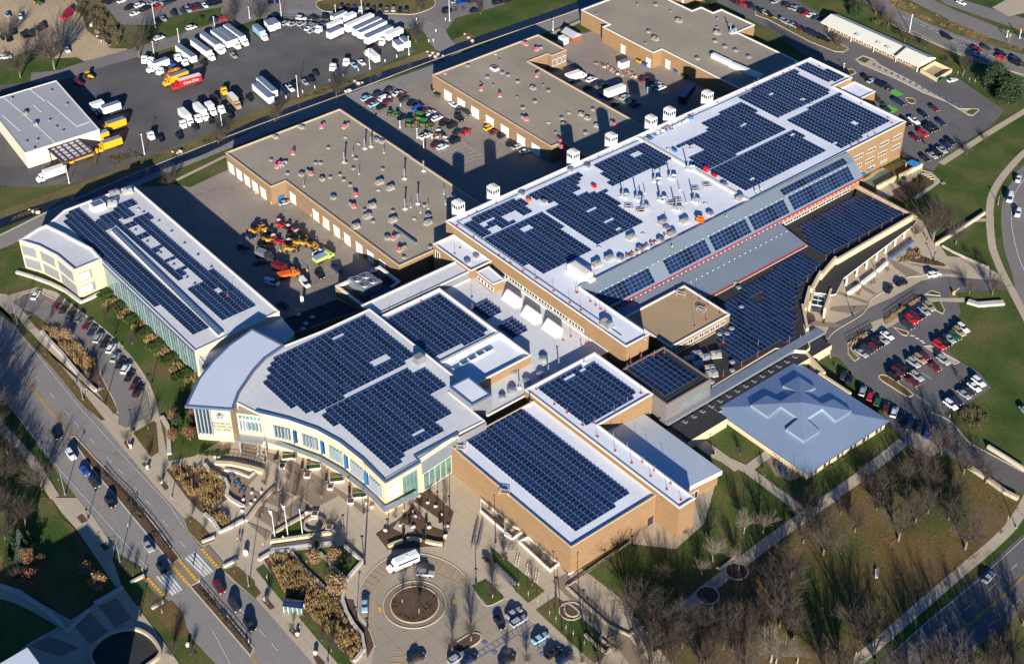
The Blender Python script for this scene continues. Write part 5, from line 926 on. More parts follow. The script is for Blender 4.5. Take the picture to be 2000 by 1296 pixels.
sl_=lambda x: 13.3+(x-14.3)*(9.0-13.3)/4.3
su_=lambda x: 15.3+(x-10.4)*(13.3-15.3)/3.9
def yr_(a,c): return a,c
for k,(ya,yb) in enumerate(((20.6,42.5),(49.3,68.8),(70,88),(88.6,106.5),(108,139.5))):
    array(['first','second','third','fourth','fifth'][k]+' solar strip on the sloping metal roof, counted from its near end',rect(14.6,ya,18.2,yb),8.6,(),.9,1.72,0,sl_)
array('narrow solar strip high on the sloping metal roof near its far end',rect(11.6,107,13.95,139),8.6,(),1.1,1.72,0,su_)
wz=9.8
array('long solar strip on the glazed wing roof beside its front edge',[(-133.4,-85.5),(-137.8,-80.9),(-136.7,-77.2),(-126.2,-76.9),(-119.9,-73.6),(-120,-77.3)]+[(-51.1,-78.6),(-51.2,-84.6)]+[(-111.3,-85.5),(-121.3,-85.9),(-122.2,-84.6),(-123.6,-85.7)],9.6,px=1.42,py=2)
array('comb shaped solar array on the glazed wing roof beside the yard edge',[(-127,-77.2),(-128.9,-70.3),(-130.7,-66.9),(-131.2,-60.6),(-127.6,-60.6),(-126,-65.6),(-121.4,-64.9),(-121,-66.3),(-122.9,-71.1),(-119.7,-70.9),(-119.2,-60.5),(-116.2,-60.5),(-115.3,-63.2),(-77.1,-63.6),(-76.7,-61),(-52.4,-61.3),(-51.8,-74),(-73.1,-73.5),(-73.5,-68),(-83.7,-68.2)]+[(-77.2,-71.9),(-77.3,-73.7),(-119.9,-73.6),(-120,-77.3)],9.6,[[(-120.9,-71.1),(-122.5,-66.9),(-119,-66.4),(-117.6,-70.8)],[(-116.1,-71.3),(-116.1,-67.1),(-110,-67),(-109.5,-71.1)],[(-106.5,-71.6),(-106.5,-67.6),(-100.2,-67.5),(-100.5,-71.4)],[(-97.7,-71.5),(-98,-67.3),(-92,-67.4),(-91.8,-71.7)],[(-89.3,-71.5),(-90.1,-66.9),(-83.8,-67.2),(-83.8,-71.6)],[(-67.3,-67.5),(-67.2,-65.3),(-64.1,-65.3),(-64.2,-67.5)],[(-80.6,-72.2),(-80.2,-67.4),(-72.7,-67.1),(-72.8,-72.6)]],px=1.42,py=2)
array('pair of tilted solar racks on the white link roof, nearer the long hall',[(-8.4,-10),(-8.8,-3.6),(-1.6,-4.3),(-1.5,-9.9)],8.6,tilt=.35)
array('pair of tilted solar racks on the white link roof, farther from the long hall',[(4,-9.8),(3.5,-3.8),(11,-3.9),(11.4,-9.4)],8.6,tilt=.35)
# ---------------------------------------------------------------- vehicles
def car_parts(kind):
    L,Wd={'S':(4.7,1.8),'U':(4.8,1.9),'V':(5.4,2.0),'P':(5.6,1.95)}[kind]; h=L/2; w2=Wd/2
    zh={'S':.92,'U':1.05,'V':1.15,'P':1.05}[kind]
    body=MB(); st=[(-h,.5,zh*.82,.84),(-h+.12,.3,zh*.98,.95),(-h*.5,.24,zh,1),(h*.35,.24,zh*.99,1),(h*.82,.27,zh*.86,.96),(h-.05,.36,zh*.72,.86),(h,.45,zh*.62,.78)]
    if kind=='V': st[4]=(h*.86,.27,zh*.92,.97)
    def rg(x,a,c,f):
        w_=w2*f; return [(x,-w_,a+.12),(x,-w_*.9,a),(x,w_*.9,a),(x,w_,a+.12),(x,w_,c-.16),(x,w_*.86,c),(x,-w_*.86,c),(x,-w_,c-.16)]
    body.loft([rg(*s) for s in st])
    x0,x1,r0,r1,zt={'S':(-1.75,1.0,-1.1,.25,1.44),'U':(-2.25,.95,-2.0,.25,1.74),'V':(-2.6,1.75,-2.55,.95,2.05),'P':(-.55,1.15,-.35,.5,1.75)}[kind]
    a=[(x0,-w2*.88,zh-.03),(x1,-w2*.86,zh-.05),(x1,w2*.86,zh-.05),(x0,w2*.88,zh-.03)]; t=[(r0,-w2*.70,zt-.05),(r1,-w2*.68,zt-.05),(r1,w2*.68,zt-.05),(r0,w2*.70,zt-.05)]
    gl=MB()
    for i in range(4): j=(i+1)%4; gl.face([a[i],a[j],t[j],t[i]])
    u=[(r0+.06,-w2*.6,zt),(r1-.1,-w2*.58,zt),(r1-.1,w2*.58,zt),(r0+.06,w2*.6,zt)]
    for i in range(4): j=(i+1)%4; body.face([t[i],t[j],u[j],u[i]])
    body.face(u)
    for s in (-1,1):                       # pillars between the side windows
        for f in ((.34,.62) if kind!='P' else (.5,)):
            i,j=(0,1) if s<0 else (3,2)
            p=Vector(a[i]).lerp(Vector(a[j]),f); q=Vector(t[i]).lerp(Vector(t[j]),f); o=Vector((0,s*.02,0)); e=Vector((.05,0,0))
            body.face([p-e+o,p+e+o,q+e+o,q-e+o])
    if kind=='P': body.bx(-h+.15,-w2*.8,zh-.02,-.7,-w2*.72,zh+.16); body.bx(-h+.15,w2*.72,zh-.02,-.7,w2*.8,zh+.16); gl.face([(-h+.2,-w2*.7,zh+.012),(-.72,-w2*.7,zh+.012),(-.72,w2*.7,zh+.012),(-h+.2,w2*.7,zh+.012)])
    if kind=='V':
        for s in (-1,1): body.bx(-2.45,s*w2*.8-.03,1.25,-.1,s*w2*.8+.03,1.9)
    wh=MB(); wh.tube((0,-.11,0),(0,.11,0),.34,.34,12); wp=[(sx*h*.6,sy*(w2-.1)) for sx in (-1,1) for sy in (-1,1)]
    hl=MB()
    for s in (-1,1): hl.bx(h-.16,s*w2*.62-.18,zh*.60,h-.0,s*w2*.62+.18,zh*.74)
    return body,gl,wh,wp,hl
CP={}
def car(kind,col,x,y,a,label,group,far):
    if kind not in CP:
        bo,gl,wh,wp,hl=car_parts(kind); m=MB(); 
        for src,mi in ((bo,0),(gl,1)):
            o=len(m.v); m.v+=src.v; m.f+=[tuple(k+o for k in f) for f in src.f]; m.m+=[mi]*len(src.f)
        for px_,py_ in wp: m.tube((px_,py_-.11,.34),(px_,py_+.11,.34),.34,.34,8,2)
        CP[kind]=(bo.mesh('car_body',['paint_black']),gl.mesh('car_window',['car_glass']),wh.mesh('car_wheel',['tyre']),wp,hl.mesh('car_headlight',['lamp_white']),m.mesh('far_car',['paint_black','car_glass','tyre']))
    bo,gl,wh,wp,hl,fm=CP[kind]; rz=R(a); z=.17
    nm={'S':'car','U':'car','V':'van','P':'pickup_truck'}[kind]; ct={'S':'car','U':'car','V':'van','P':'pickup truck'}[kind]
    if far:
        o=link(nm,fm,None,(x,y,z),rz); tag(o,label,ct,group); o.material_slots[0].link='OBJECT'; o.material_slots[0].material=PM(col); return
    r=thing(nm,label,ct,(x,y,z),rz,group)
    b=link('body',bo,r,(0,0,0)); b.material_slots[0].link='OBJECT'; b.material_slots[0].material=PM(col)
    link('window',gl,r,(0,0,0)); link('headlights',hl,r,(0,0,0))
    for px_,py_ in wp: link('wheel',wh,r,(px_,py_,.34))
KN={'S':'sedan','U':'SUV','V':'van','P':'pickup truck'}
def cars(where,anchor,data,far=False,group=None):
    it=[]
    for t in data.split():
        x,y,a,c=t.split(','); k=c[1] if len(c)>1 else ('U' if (int(abs(float(x))*7+abs(float(y))*3))%5<2 else 'S'); it.append((float(x),float(y),float(a),c[0],k))
    cnt={}
    for q in it: cnt[(q[3],q[4])]=cnt.get((q[3],q[4]),0)+1
    for i,(x,y,a,c,k) in enumerate(it):
        n=f"{PAINT[c][0]} {KN[k]}"
        lab=f"the only {n} {where}" if cnt[(c,k)]==1 else f"{n} {where}, {ORD[i]} from {anchor}"
        car(k,c,x,y,a,lab,group or 'cars '+where,far)
cars('in the curved front drive row','the street end',"-113.3,-107.2,131,w -103.8,-104.5,130,m -100.7,-103.5,130,k -96.8,-102.9,130,k -93.2,-102,130,gU -88.3,-101.9,129,m -84.4,-102.1,129,n -79.9,-102.3,129,s -76.2,-101.9,128,k -72.6,-101.6,128,wU -67.8,-102.8,128,s -64,-103.1,127,k -60.7,-102.9,127,wU -56.7,-103.9,127,k -51.9,-104.8,127,m -48.6,-105.5,126,k")
cars('driving along the divided boulevard','its far end',"-46.6,-132.8,-5,k -35.9,-133.5,-5,w -27.6,-133.6,-5,b -21.2,-133.9,-5,d -11.4,-134.1,-6,kU 10.2,-134.3,-6,s 19.5,-135.4,-6,k 34.8,-127.5,-7,m 42.6,-127.7,-7,d 50.6,-128.1,-7,kU")
cars('parked round the circular drive','the bus',"64.8,-83.8,44,s 63.8,-102.2,-34,l")
cars('by the accessible bays','the grass island',"89.9,-74.8,89,s 92.8,-75.6,89,s 90,-79.5,-15,k 100.4,-75,88,l 106,-75.6,88,k 109.1,-74.6,88,n 100.7,-85.8,88,d 92.3,-94.9,89,s 94.5,-92.8,89,n 85.8,-102.4,78,d")
cars('in the upper railing row','its top end',"75.3,109.7,-12,t 75.6,106.8,-12,s 75.8,104.1,-11,k 75.8,102,-11,m 75.9,99.9,-11,r 77.1,96.8,-11,d")
cars('in the lower railing row','its top end',"76.3,87.7,-3,w 76.8,84.9,-2,s 76.8,82.5,-2,k 76.8,80.2,-2,m 77,77.3,-2,d 77,74.6,-2,s")
cars('in the side lot row by the lawn','its top end',"89.1,108.8,-9,w 89.5,106.4,-9,t 90,103.5,-9,e 89.8,101.2,-9,s 90,98.7,-9,k 89.8,96.1,-8,r")
cars('in the middle rows of the side lot','the zebra stripes',"95.3,91,-6,s 95.5,86.4,-6,m 89.9,88.4,-6,m 90.3,86,-6,t 90.3,83,-6,s 90.1,78.4,-5,k 89.9,75.8,-5,m 90.7,73.4,-5,k 95,78.6,-5,s 95.8,75.7,-5,m")
cars('in the lower edge row of the side lot','the brush pile',"109.8,75.7,-6,w 109.5,78.7,-6,n 109.3,82.7,-7,s 109.2,84.9,-7,d 109.1,87.9,-7,w 108.5,90.8,-7,w")
cars('along the hip roofed building kerb','the screen wall end',"80.8,61.9,120,d 83,61.8,120,k 89.1,60.7,119,s 92.1,60.6,119,r 94.9,60.3,119,e 98.3,60.2,119,m 101.3,60.3,118,wU 104,60.4,118,k 107.2,60.3,118,n 110.4,60.2,118,d 113.4,60.2,117,b")
cars('on the side entrance loop drive','the canopy',"60.9,107.5,112,k 61.3,113.3,77,k 65.1,125.1,68,wU")
cars('driving on the curving road at the right edge','its far end',"47.2,196.2,-62,w 53,183.2,-62,wV 60.6,177.3,-62,w 125.5,90.3,-19,s")
cars('on the bottom avenue','the bend',"158.9,27.4,96,s 169.2,-3.1,95,kU")
cars('in the upper right car lot','the brick hall',"5.1,191.1,-12,m 4.9,195.7,-13,r 4.5,200.1,-13,k 15.2,199,-13,k 15.9,195.6,-13,n 16.9,191.6,-13,s 17.3,188.4,-12,k 17.2,185.8,-12,s 16.7,182.1,-12,k -4,197.4,-13,k -3.5,201,-13,wP -4.3,207.7,-13,k -4.4,214.6,-14,m 4.9,202.7,-13,k 2.9,202.5,-13,n 4.1,207.8,-14,n")
cars('beside the green painted bays','the brick penthouse',"-37.4,213.8,-5,k -34.7,213.4,94,s -30.2,213.4,-5,k -28,213.5,-5,k -26.2,214,-5,d -17.6,208.2,-5,n -15.7,208.1,-5,n -15.5,199.7,-4,d")
cars('near the office yard wall','the wall',"-17.3,235.8,77,e -14.2,238.4,77,w")
cars('in the lot row nearest the long office','its top end',"-108.1,237.6,91,s -102.9,238.9,91,d -99.6,238.9,91,t -97.5,239.5,91,s -94.6,239.5,90,k -91.7,239.1,90,r -89.4,239.4,90,w -86.6,239,90,d",True)
cars('in the lot row along the fence lane','its top end',"-92.7,226,-10,s -90.2,226.1,-10,s -87.6,226.4,-10,s -84.6,226.3,-10,m -82,226.6,-10,k -79.2,226.2,-10,n -76.8,226.3,-10,n -74.4,226.4,-10,k -72.4,227,-10,k -70.2,226.9,-10,k -120.3,224,-9,k -118.2,224.5,-9,m -115.7,225.1,-10,r -113.1,225.6,-10,k -109.8,225.7,-10,d -106.5,225.8,-10,k -103.8,226.1,-10,s -101.3,226.2,-10,k",True)
cars('on the highway at the top right','the far end',"-39,267.5,-2,k -24.6,268.3,-2,r -22.7,272,-2,d -15.7,272.7,-3,k -13.6,269.3,-2,r -9.2,273.4,-3,d -6.6,269.9,-2,k -3.5,270.8,-2,d -21.6,264.2,-2,l -55.5,298.6,-4,w",True)
cars('in the far car park left rows','the lamp post',"-296,13.5,99,k -293.8,14.5,99,k -293.9,17,99,d -291.5,18.9,99,w -283.2,17.9,98,k -276.6,17.1,98,w -282.6,22.5,98,w -277.8,22.4,98,k -278.3,24.8,98,k -281.3,28,98,s -276.3,28.1,98,r -276.8,30.5,98,w -276.8,32.4,98,d -277.4,35.3,98,k",True)
cars('in the far car park kerb row','its left end',"-264.8,34.1,-5,d -265.2,36.5,-5,s -265.8,38.8,-5,m -265.8,40.7,-5,m -264.8,42,-6,d -264.4,44.3,-6,w -264.8,46.8,-6,k -264.1,48.6,-6,k -264.2,50.6,-6,k -265.4,29.5,-5,d",True)
cars('along the service road verge','the dead tree',"-249.2,28.9,90,wU -249.5,13.7,90,wU -264.4,23.9,-1,s -264.2,21.3,-1,k -249.5,39.9,90,n -247.7,43.9,90,r",True)
cars('in the dirt lot','the red canopy',"-305.9,-22,-18,w -310.8,-25.9,0,s -293.8,-31.1,1,k -287.9,-28.7,0,k -286.8,-26.4,0,k -289.7,-21.5,0,k -290.7,-19,0,m -272.8,-29.6,0,k -270.3,-23.9,0,s -270.1,-20,0,b -264.4,-20.8,-11,w -274.5,-43.2,64,w -292.1,-36.5,1,k -289.1,-35.6,1,k",True)
cars('in the far island row','its left end',"-224.9,88.8,142,m -223.1,90.9,142,m -220.7,92.8,142,b -218.1,94.5,142,wU -217,97.3,142,kU -214.6,98.8,141,m -213.2,101.2,141,kU -210.6,102.9,141,t -208.8,105.1,141,s -206.3,106.8,141,k -204.3,108.8,140,k",True)
cars('behind the truck lot fence','the left tree',"-236,62.2,39,k -226.8,69.6,39,w -224,73.9,39,k -220.9,78.4,39,k -249.5,68.2,-22,k -247.9,71.1,-22,n",True)
cars('around the creek footpath junction','the footpath',"-192.2,121.7,80,k -185,131.2,80,k -184.9,143.6,80,k -197.5,130.5,80,s -194.6,131,80,b -195,134.9,80,k -192.9,136,80,d -183.9,148.2,80,k",True)
cars('in the truck lot row beside the berm','the left end',"-177,29.1,-7,n -177.6,32,-7,wP -179,34.9,-7,k -178.1,39.2,-8,s -178.7,42.6,-8,k -181.2,46.4,-8,d -177.4,62.5,-9,l -177.2,66.2,-9,w -183.1,12,-6,d -181,15.4,-6,k -177.9,4.8,-6,k -175.9,-27,-4,k -215.8,29.3,-7,s -217.7,16.3,-6,k -231.7,6.5,-5,mP -226,6.3,-5,b",True)
D_=dict()
cars('in the second yard back row','the creek side',"-151.5,50.4,94,l -145.8,49.7,94,l -148.4,50.1,94,m -150.8,55.4,94,d -142.2,51,93,k -144.3,55.5,93,m -147,55.9,94,wV -151.3,61.1,94,d -146.9,62.2,94,w -144.6,62.4,93,m -141.5,61.4,93,d")
cars('in the second yard middle row','the painted stalls',"-137,61.8,93,k -132.3,61.3,93,bV -129.2,61.7,93,m -126.3,62.2,93,wP -123.8,62.5,92,n -121.3,62.1,92,wU -130.2,52.3,93,k -116.5,62,92,k -113.1,63.1,92,kU -107.6,61.6,92,d -106,64.1,91,r -103.5,57,91,kU -105.7,49.8,91,m -103.1,50.7,91,wU -113.4,50.7,92,wP")
cars('by the garage doors of the second workshop','the dumpster',"-125.5,73.5,0,w -121.4,73.4,108,d -117.7,74.1,0,d -115.8,68.6,0,k -103.1,73.1,91,y -99.3,72.7,91,m -95.4,73.3,91,k -88.3,71.9,79,k -85.4,72.1,83,s -81,72.4,73,w")
cars('among the scrap rows behind the trailer cluster','its left end',"-227.1,62,102,s -224.5,64.2,102,s -222.2,66.9,102,s -216.8,66.9,102,w -217.4,69.9,102,s -216.1,73.3,102,g -213.9,66.6,102,s",True)
cars('parked along the berm row gap','its left end',"-189.3,5.3,-8,d -174.2,2.3,-8,k -175.6,-5.6,-8,k -174.7,-12.9,-7,d -173,-20.5,-7,k",True)
cars('in the far workshop yard','the white lorry',"-106.6,128.3,90,w -102.9,127.7,90,d -102.7,123.1,90,k -100,128.8,90,d -94.8,124.4,89,k -87.2,128.7,89,s -83.7,128.5,89,n -80.4,128.1,89,n -86.2,121.9,89,e -93.4,144.6,89,m -89.5,145.4,89,d -87.3,145.4,89,w -83.8,144.9,89,w",True)
cars('in the first workshop yard','the fan enclosure',"-63.3,-36.5,-8,wV -70.3,-44.7,28,wV -64,-30.3,-7,k -63.3,-23.8,-1,nP -74.9,-22.8,96,wP -99.8,-29.5,-3,yP -98.3,-35.6,-5,n -82.7,-41.3,70,n -108.4,-15.2,81,s -57.6,-48.6,18,d")
# --- trucks: cab + load box, built per truck, wheels as parts
def truck(x,y,a,label,cab='w',box=None,L=0,H=2.7,roof=None,group='trucks in the truck lot',cabon=True,name='truck',base=1.2,letters=None,low=False):
    r=thing(name,label,'truck' if cabon else 'trailer',(x,y,.17),R(a),group); cl=2.6 if cabon else 0; tot=L+cl+(.3 if L and cabon else 0); x1=tot/2; x0=-tot/2
    if L:
        b=MB(); b.bx(x0,-1.27,base,x0+L,1.27,base+H,0,1); b.build('cargo_box',[PM(box or 'w'),roof or PM('w')],r,(0,0,0))
        b=MB(); b.bx(x0+.2,-.5,.7,x0+L-.1,.5,base); b.build('chassis','black_metal',r,(0,0,0))
    elif cabon:
        b=MB(); b.bx(x0-2.6,-.45,.6,x0+.2,.45,1.0); b.build('chassis','black_metal',r,(0,0,0)); tot+=2.6
    if cabon:
        c0=x1-cl; b=MB(); pr=[(c0,.75,2.95,1.2),(c0+1.2,.75,2.9,1.2),(c0+1.55,.75,2.0,1.18),(c0+2.5,.7,1.75,1.0),(c0+2.6,.7,1.5,.95)]
        b.loft([[(px_,-w_,z0),(px_,w_,z0),(px_,w_*.95,z1),(px_,-w_*.95,z1)] for px_,z0,z1,w_ in pr]); b.build('cab',PM(cab),r,(0,0,0))
        g=MB(); g.face([(c0+1.23,-1.0,2.75),(c0+1.58,-1.02,2.05),(c0+1.58,1.02,2.05),(c0+1.23,1.0,2.75)]); 
        for s in (-1,1): g.face([(c0+.4,s*1.215,1.9),(c0+1.25,s*1.215,1.9),(c0+1.1,s*1.19,2.65),(c0+.4,s*1.19,2.65)])
        g.build('window','car_glass',r,(0,0,0))
    for wx in ([x0+1.0,x0+2.2] if L else [x0-1.6])+([x1-1.0] if cabon else []):
        for s in (-1,1): b=MB(); b.tube((0,-.17,0),(0,.17,0),.5,.5,12); b.build('wheel','tyre',r,(wx,s*1.02,.5))
    if letters: 
        for s in (-1,1):
            cu_=bpy.data.curves.new('lettering','FONT'); cu_.body=letters; cu_.size=1.5; cu_.shear=.35; cu_.align_x='CENTER'; cu_.extrude=.02; cu_.materials.append(PM('w'))
            txtmesh('lettering',cu_,r,(math.pi/2,0,0 if s<0 else math.pi),(x0+L/2,s*1.31,base+H*.3))
    return r
def trucks(data,rows):
    for t,q in zip(data.split(),rows):
        x,y,a,c=t.split(','); truck(float(x),float(y),float(a),q[0],**q[1])
W_=MC['white_metal']; GR=MC['galvanised']
trucks("-226.5,13.6,-1,w -225.5,20.9,-1,w -228,26.8,-2,w -221.9,27.8,-2,w -229.1,31.8,-2,w -227.7,34.4,-2,w -228.2,38.4,-2,w -226.7,9.9,-1,w -220.9,9.9,-1,w -225.6,-.1,-88,w -216.2,0.1,-89,o -221.3,-1.7,-68,w -211.5,0,-89,y -205.9,1.7,-96,r -231.4,-.2,-60,w -234,-1.6,-46,w",
 [('long white trailer without a cab, blue grey roof, leftmost in the upper truck row',dict(L=13.5,roof=GR,cabon=False,name='trailer')),
  ('white lorry with long grey roofed trailer, first complete one in the upper truck row',dict(L=13.6,roof=GR)),('white lorry with long grey roofed trailer, second complete one in the upper truck row',dict(L=13.6,roof=GR)),
  ('white lorry cab without trailer between two long trailers of the upper row',dict()),('white trailer with pale blue grey roof in the middle of the upper truck row',dict(L=14,roof=GR,cabon=False,name='trailer')),
  ('white lorry with long trailer, second from the right end of the upper truck row',dict(L=14,roof=GR)),('white lorry with long trailer at the right end of the upper truck row',dict(L=14.5,roof=GR)),
  ('white lorry cab parked near the maroon pickup',dict()),('white lorry cab parked left of the cabless trailer',dict()),('white box truck with blue roof facing left near the orange mixer',dict(L=7,roof=GR)),
  ('orange concrete mixer truck with yellow banded drum',dict(cab='o')),('white lorry cab beside the orange mixer',dict()),('yellow box truck next to the red lorry',dict(cab='y',box='y',L=8,roof=GR)),
  ('red lorry with white script lettering on a red trailer',dict(cab='r',box='r',L=9.5,roof=W_,letters='Coca-Cola')),('white lorry cab beside the orange road sign, by the bare tree',dict()),('smaller white lorry cab closest to the bare tree',dict())])
mx_=[o for o in C.objects if o.get('label','').startswith('orange concrete mixer')][0]
b=MB(); rg=[]
for xx,rr in ((-4.2,.5),(-3.4,.95),(-2,1.25),(-.6,1.2),(.4,.7)): rg.append([(xx,rr*math.cos(t*.5236),2.2-.1*xx+rr*math.sin(t*.5236)) for t in range(12)])
b.loft(rg); b.build('mixer_drum',PM('o'),mx_,(-.6,0,0)); b=MB(); b.tube((-2.3,0,2.4),(-1.7,0,2.35),1.27,1.27,12); b.build('drum_band',PM('y'),mx_,(-.6,0,0))
trucks("-210.7,-34.6,89,w -205.9,-32.8,88,w -193.6,-37.1,88,y -188.9,-46.2,87,y -181.9,-45.1,87,y -181.4,-57.3,87,y -176.8,-70.8,-92,w",
 [('short white box truck at the warehouse dock',dict(box='w',L=5,roof=W_,cabon=False,name='truck_box',group='trucks at the warehouse')),('white box truck with blue cab at the warehouse dock',dict(cab='n',L=7.5,roof=GR,group='trucks at the warehouse')),
  ('yellow box truck at the warehouse corner, upper one',dict(cab='y',box='y',L=7.5,roof=GR,group='trucks at the warehouse')),('yellow box truck half under the loading canopy, with pale blue roof',dict(cab='y',box='y',L=6.5,roof=MC['silver_trim'],group='trucks at the warehouse')),
  ('yellow box truck beside the loading canopy, nearest the lot',dict(cab='y',box='y',L=7.5,roof=GR,group='trucks at the warehouse')),('yellow box truck below the loading canopy front',dict(cab='y',box='y',L=7.5,roof=GR,group='trucks at the warehouse')),
  ('white box truck with a blue stripe at the lot exit beside the creek',dict(L=7.6,roof=W_,group='trucks at the warehouse'))])
for o in C.objects:
    if o.name.startswith('truck') and o.get('group')=='trucks at the warehouse' and 'lot exit' not in o['label']: o.rotation_euler.z+=math.pi
trucks("-177.9,-29.4,-5,w -181.3,-12.4,-6,w -177.8,-15.8,-6,w -181,-5.9,-6,w -177.9,-9.1,-6,w -180.8,-1.8,-7,w -178.2,1.3,-7,w -180.3,8.2,-7,t -190.4,9.7,-11,y -177.9,19.9,-5,w -181.3,23.8,-6,w",
 [('white lorry cab standing alone by the berm lamp',dict()),('white box truck in the berm row, leftmost',dict(L=7,roof=W_)),('white lorry cab left of the first box truck in the berm row',dict()),('white box truck in the berm row, second',dict(L=7.4,roof=W_)),
  ('white lorry cab between the two berm row box trucks',dict()),('small white box truck in the berm row',dict(L=3.4,roof=W_)),('white lorry cab beside the pole in the berm row',dict()),('pale yellow box truck at the right of the berm row',dict(cab='t',box='t',L=6,roof=W_)),
  ('yellow recovery truck without load near the berm row',dict(cab='y')),('long grey white trailer beside the navy car, nearer the creek',dict(L=14,roof=GR,cabon=False,name='trailer')),('long grey white trailer, farther one of the pair beside the navy car',dict(L=14,roof=GR,cabon=False,name='trailer'))])
trucks("-204,84,-82,w -199,84.4,-82,w -195.4,84.5,-82,w -189.6,83.7,-83,w -186.5,89.3,-83,w -203.2,71,-82,w -214.6,80.8,-81,b -211.1,84,-81,w -210.1,75.7,-81,w -185,82,-57,w -179.5,53.6,-57,w -179.6,60.2,-57,w -177.5,71.4,172,w -177,84.4,-10,w -177.5,88.3,-10,w -223.7,47.4,-7,b -226.3,53.5,-10,w -226.5,56.2,-8,w -211.2,68,-70,w",
 [('long white trailer with pale roof, farthest of the big trailer cluster',dict(L=15,roof=W_,cabon=False,name='trailer',H=3)),('long white trailer with blue grey roof, middle of the big trailer cluster',dict(L=15,roof=GR,cabon=False,name='trailer',H=3)),
  ('long white trailer with blue grey roof, nearest of the three side by side trailers',dict(L=15,roof=GR,cabon=False,name='trailer',H=3)),('long white trailer set apart in front of the trailer cluster',dict(L=14.5,roof=GR,cabon=False,name='trailer',H=3)),
  ('mid length white trailer at the right of the trailer cluster',dict(L=8.5,roof=W_,cabon=False,name='trailer')),('white horse style trailer with a painted side panel in front of the cluster',dict(L=7.5,roof=GR,cabon=False,name='trailer')),
  ('trailer with a blue side panel behind the cluster',dict(box='w',L=7.5,roof=GR,cabon=False,name='trailer')),('short white trailer beside the blue panelled one',dict(L=5.5,roof=W_,cabon=False,name='trailer')),('white motor home shaped trailer left of the long ones',dict(L=7,roof=W_,cabon=False,name='trailer',H=2.2)),
  ('white lorry cab in front of the mid length trailer',dict()),('white lorry cab in the berm parking, left of two',dict()),('white lorry cab in the berm parking, right of two',dict()),('white box truck facing away beside the white car',dict(L=7.5,roof=W_)),
  ('short white box by the reeds, left of two',dict(L=5.5,roof=GR,cabon=False,name='trailer')),('short white box by the reeds, right of two',dict(L=5.5,roof=GR,cabon=False,name='trailer')),('white lorry with a bright blue trailer side',dict(L=7.5,box='l',roof=GR)),
  ('white trailer next to the blue sided lorry',dict(L=6,roof=GR,cabon=False,name='trailer')),('white trailer second from the blue sided lorry',dict(L=6,roof=GR,cabon=False,name='trailer')),('white wrecked lorry cab among the scrap frames',dict())])
trucks("-110.9,123.9,86,w -91.4,126.8,86,w -71.8,147.1,114,b -106.8,145.9,86,w -138.1,140.9,-3,w -70.7,-24,91,i -74.7,-38.4,11,m -70.2,-38.3,70,o -84.3,-38.5,19,g",
 [('white box lorry with a green wave on its side in the far yard',dict(L=6.5,roof=W_,group='trucks in the yards')),('long white vented trailer in the far yard',dict(L=9,roof=W_,cabon=False,name='trailer',group='trucks in the yards')),('long blue container trailer in shadow in the far yard',dict(box='n',L=12,roof=MC['blue_grey_trim'],cabon=False,name='trailer',group='trucks in the yards')),
  ('small white storage box among the pallets of the far yard',dict(L=4,roof=GR,cabon=False,name='storage_box',base=.2)),('white storage box with a blue base beside the small brick shed',dict(L=3.6,roof=W_,cabon=False,name='storage_box',base=.4)),
  ('lime green fire engine style truck in the first yard',dict(cab='i',box='i',L=4.6,H=1.2,roof=MC['silver_trim'],group='trucks in the yards')),('dark red dump truck in the shade of the first yard',dict(cab='m',box='m',L=3.5,H=1.4,roof=PM('m'),group='trucks in the yards')),
  ('orange boom truck in the shade of the first yard',dict(cab='o',box='o',L=4.5,H=.8,roof=PM('o'),group='trucks in the yards')),('grey tipper truck among the yard loaders',dict(cab='d',box='g',L=3.8,H=1.5,roof=GR,group='trucks in the yards'))])
# --- shuttle bus
x,y,a,c="58.5,-86.3,81,w".split(','); r=thing('shuttle_bus','white shuttle bus with a dark window band at the circular drive','bus',(float(x),float(y),.17),R(float(a)+180))
b=MB(); b.loft([[(xx,-w_,z0),(xx,w_,z0),(xx,w_,z1-.25),(xx,w_*.85,z1),(xx,-w_*.85,z1),(xx,-w_,z1-.25)] for xx,z0,z1,w_ in ((-4.4,.55,3.0,1.15),(-4.3,.45,3.1,1.2),(2.2,.45,3.1,1.2),(2.5,.45,2.8,1.15),(2.9,.45,2.2,1.05),(3.2,.45,1.6,1.0),(4.3,.5,1.35,.95),(4.5,.6,1.1,.9))]); b.build('body',PM('w'),r,(0,0,0))
b=MB()
for s in (-1,1): b.face([(-3.9,s*1.215,1.75),(1.9,s*1.215,1.75),(1.9,s*1.215,2.4),(-3.9,s*1.215,2.4)]); b.face([(2.45,s*1.12,1.65),(3.0,s*1.06,1.65),(2.85,s*1.08,2.15),(2.45,s*1.15,2.3)])
b.face([(2.95,-.9,2.15),(3.22,-.88,1.68),(3.22,.88,1.68),(2.95,.9,2.15)]); b.face([(-4.42,-.9,1.7),(-4.42,.9,1.7),(-4.42,.9,2.5),(-4.42,-.9,2.5)]); b.build('window','car_glass',r,(0,0,0))
for wx in (-2.6,3.3):
    for s in (-1,1): b=MB(); b.tube((0,-.15,0),(0,.15,0),.42,.42,12); b.build('wheel','tyre',r,(wx,s*1.05,.42))
b=MB(); b.box(-1.2,0,3.1,3.2,.7,.7); b.build('roof_hatch','white_metal',r,(0,0,0))
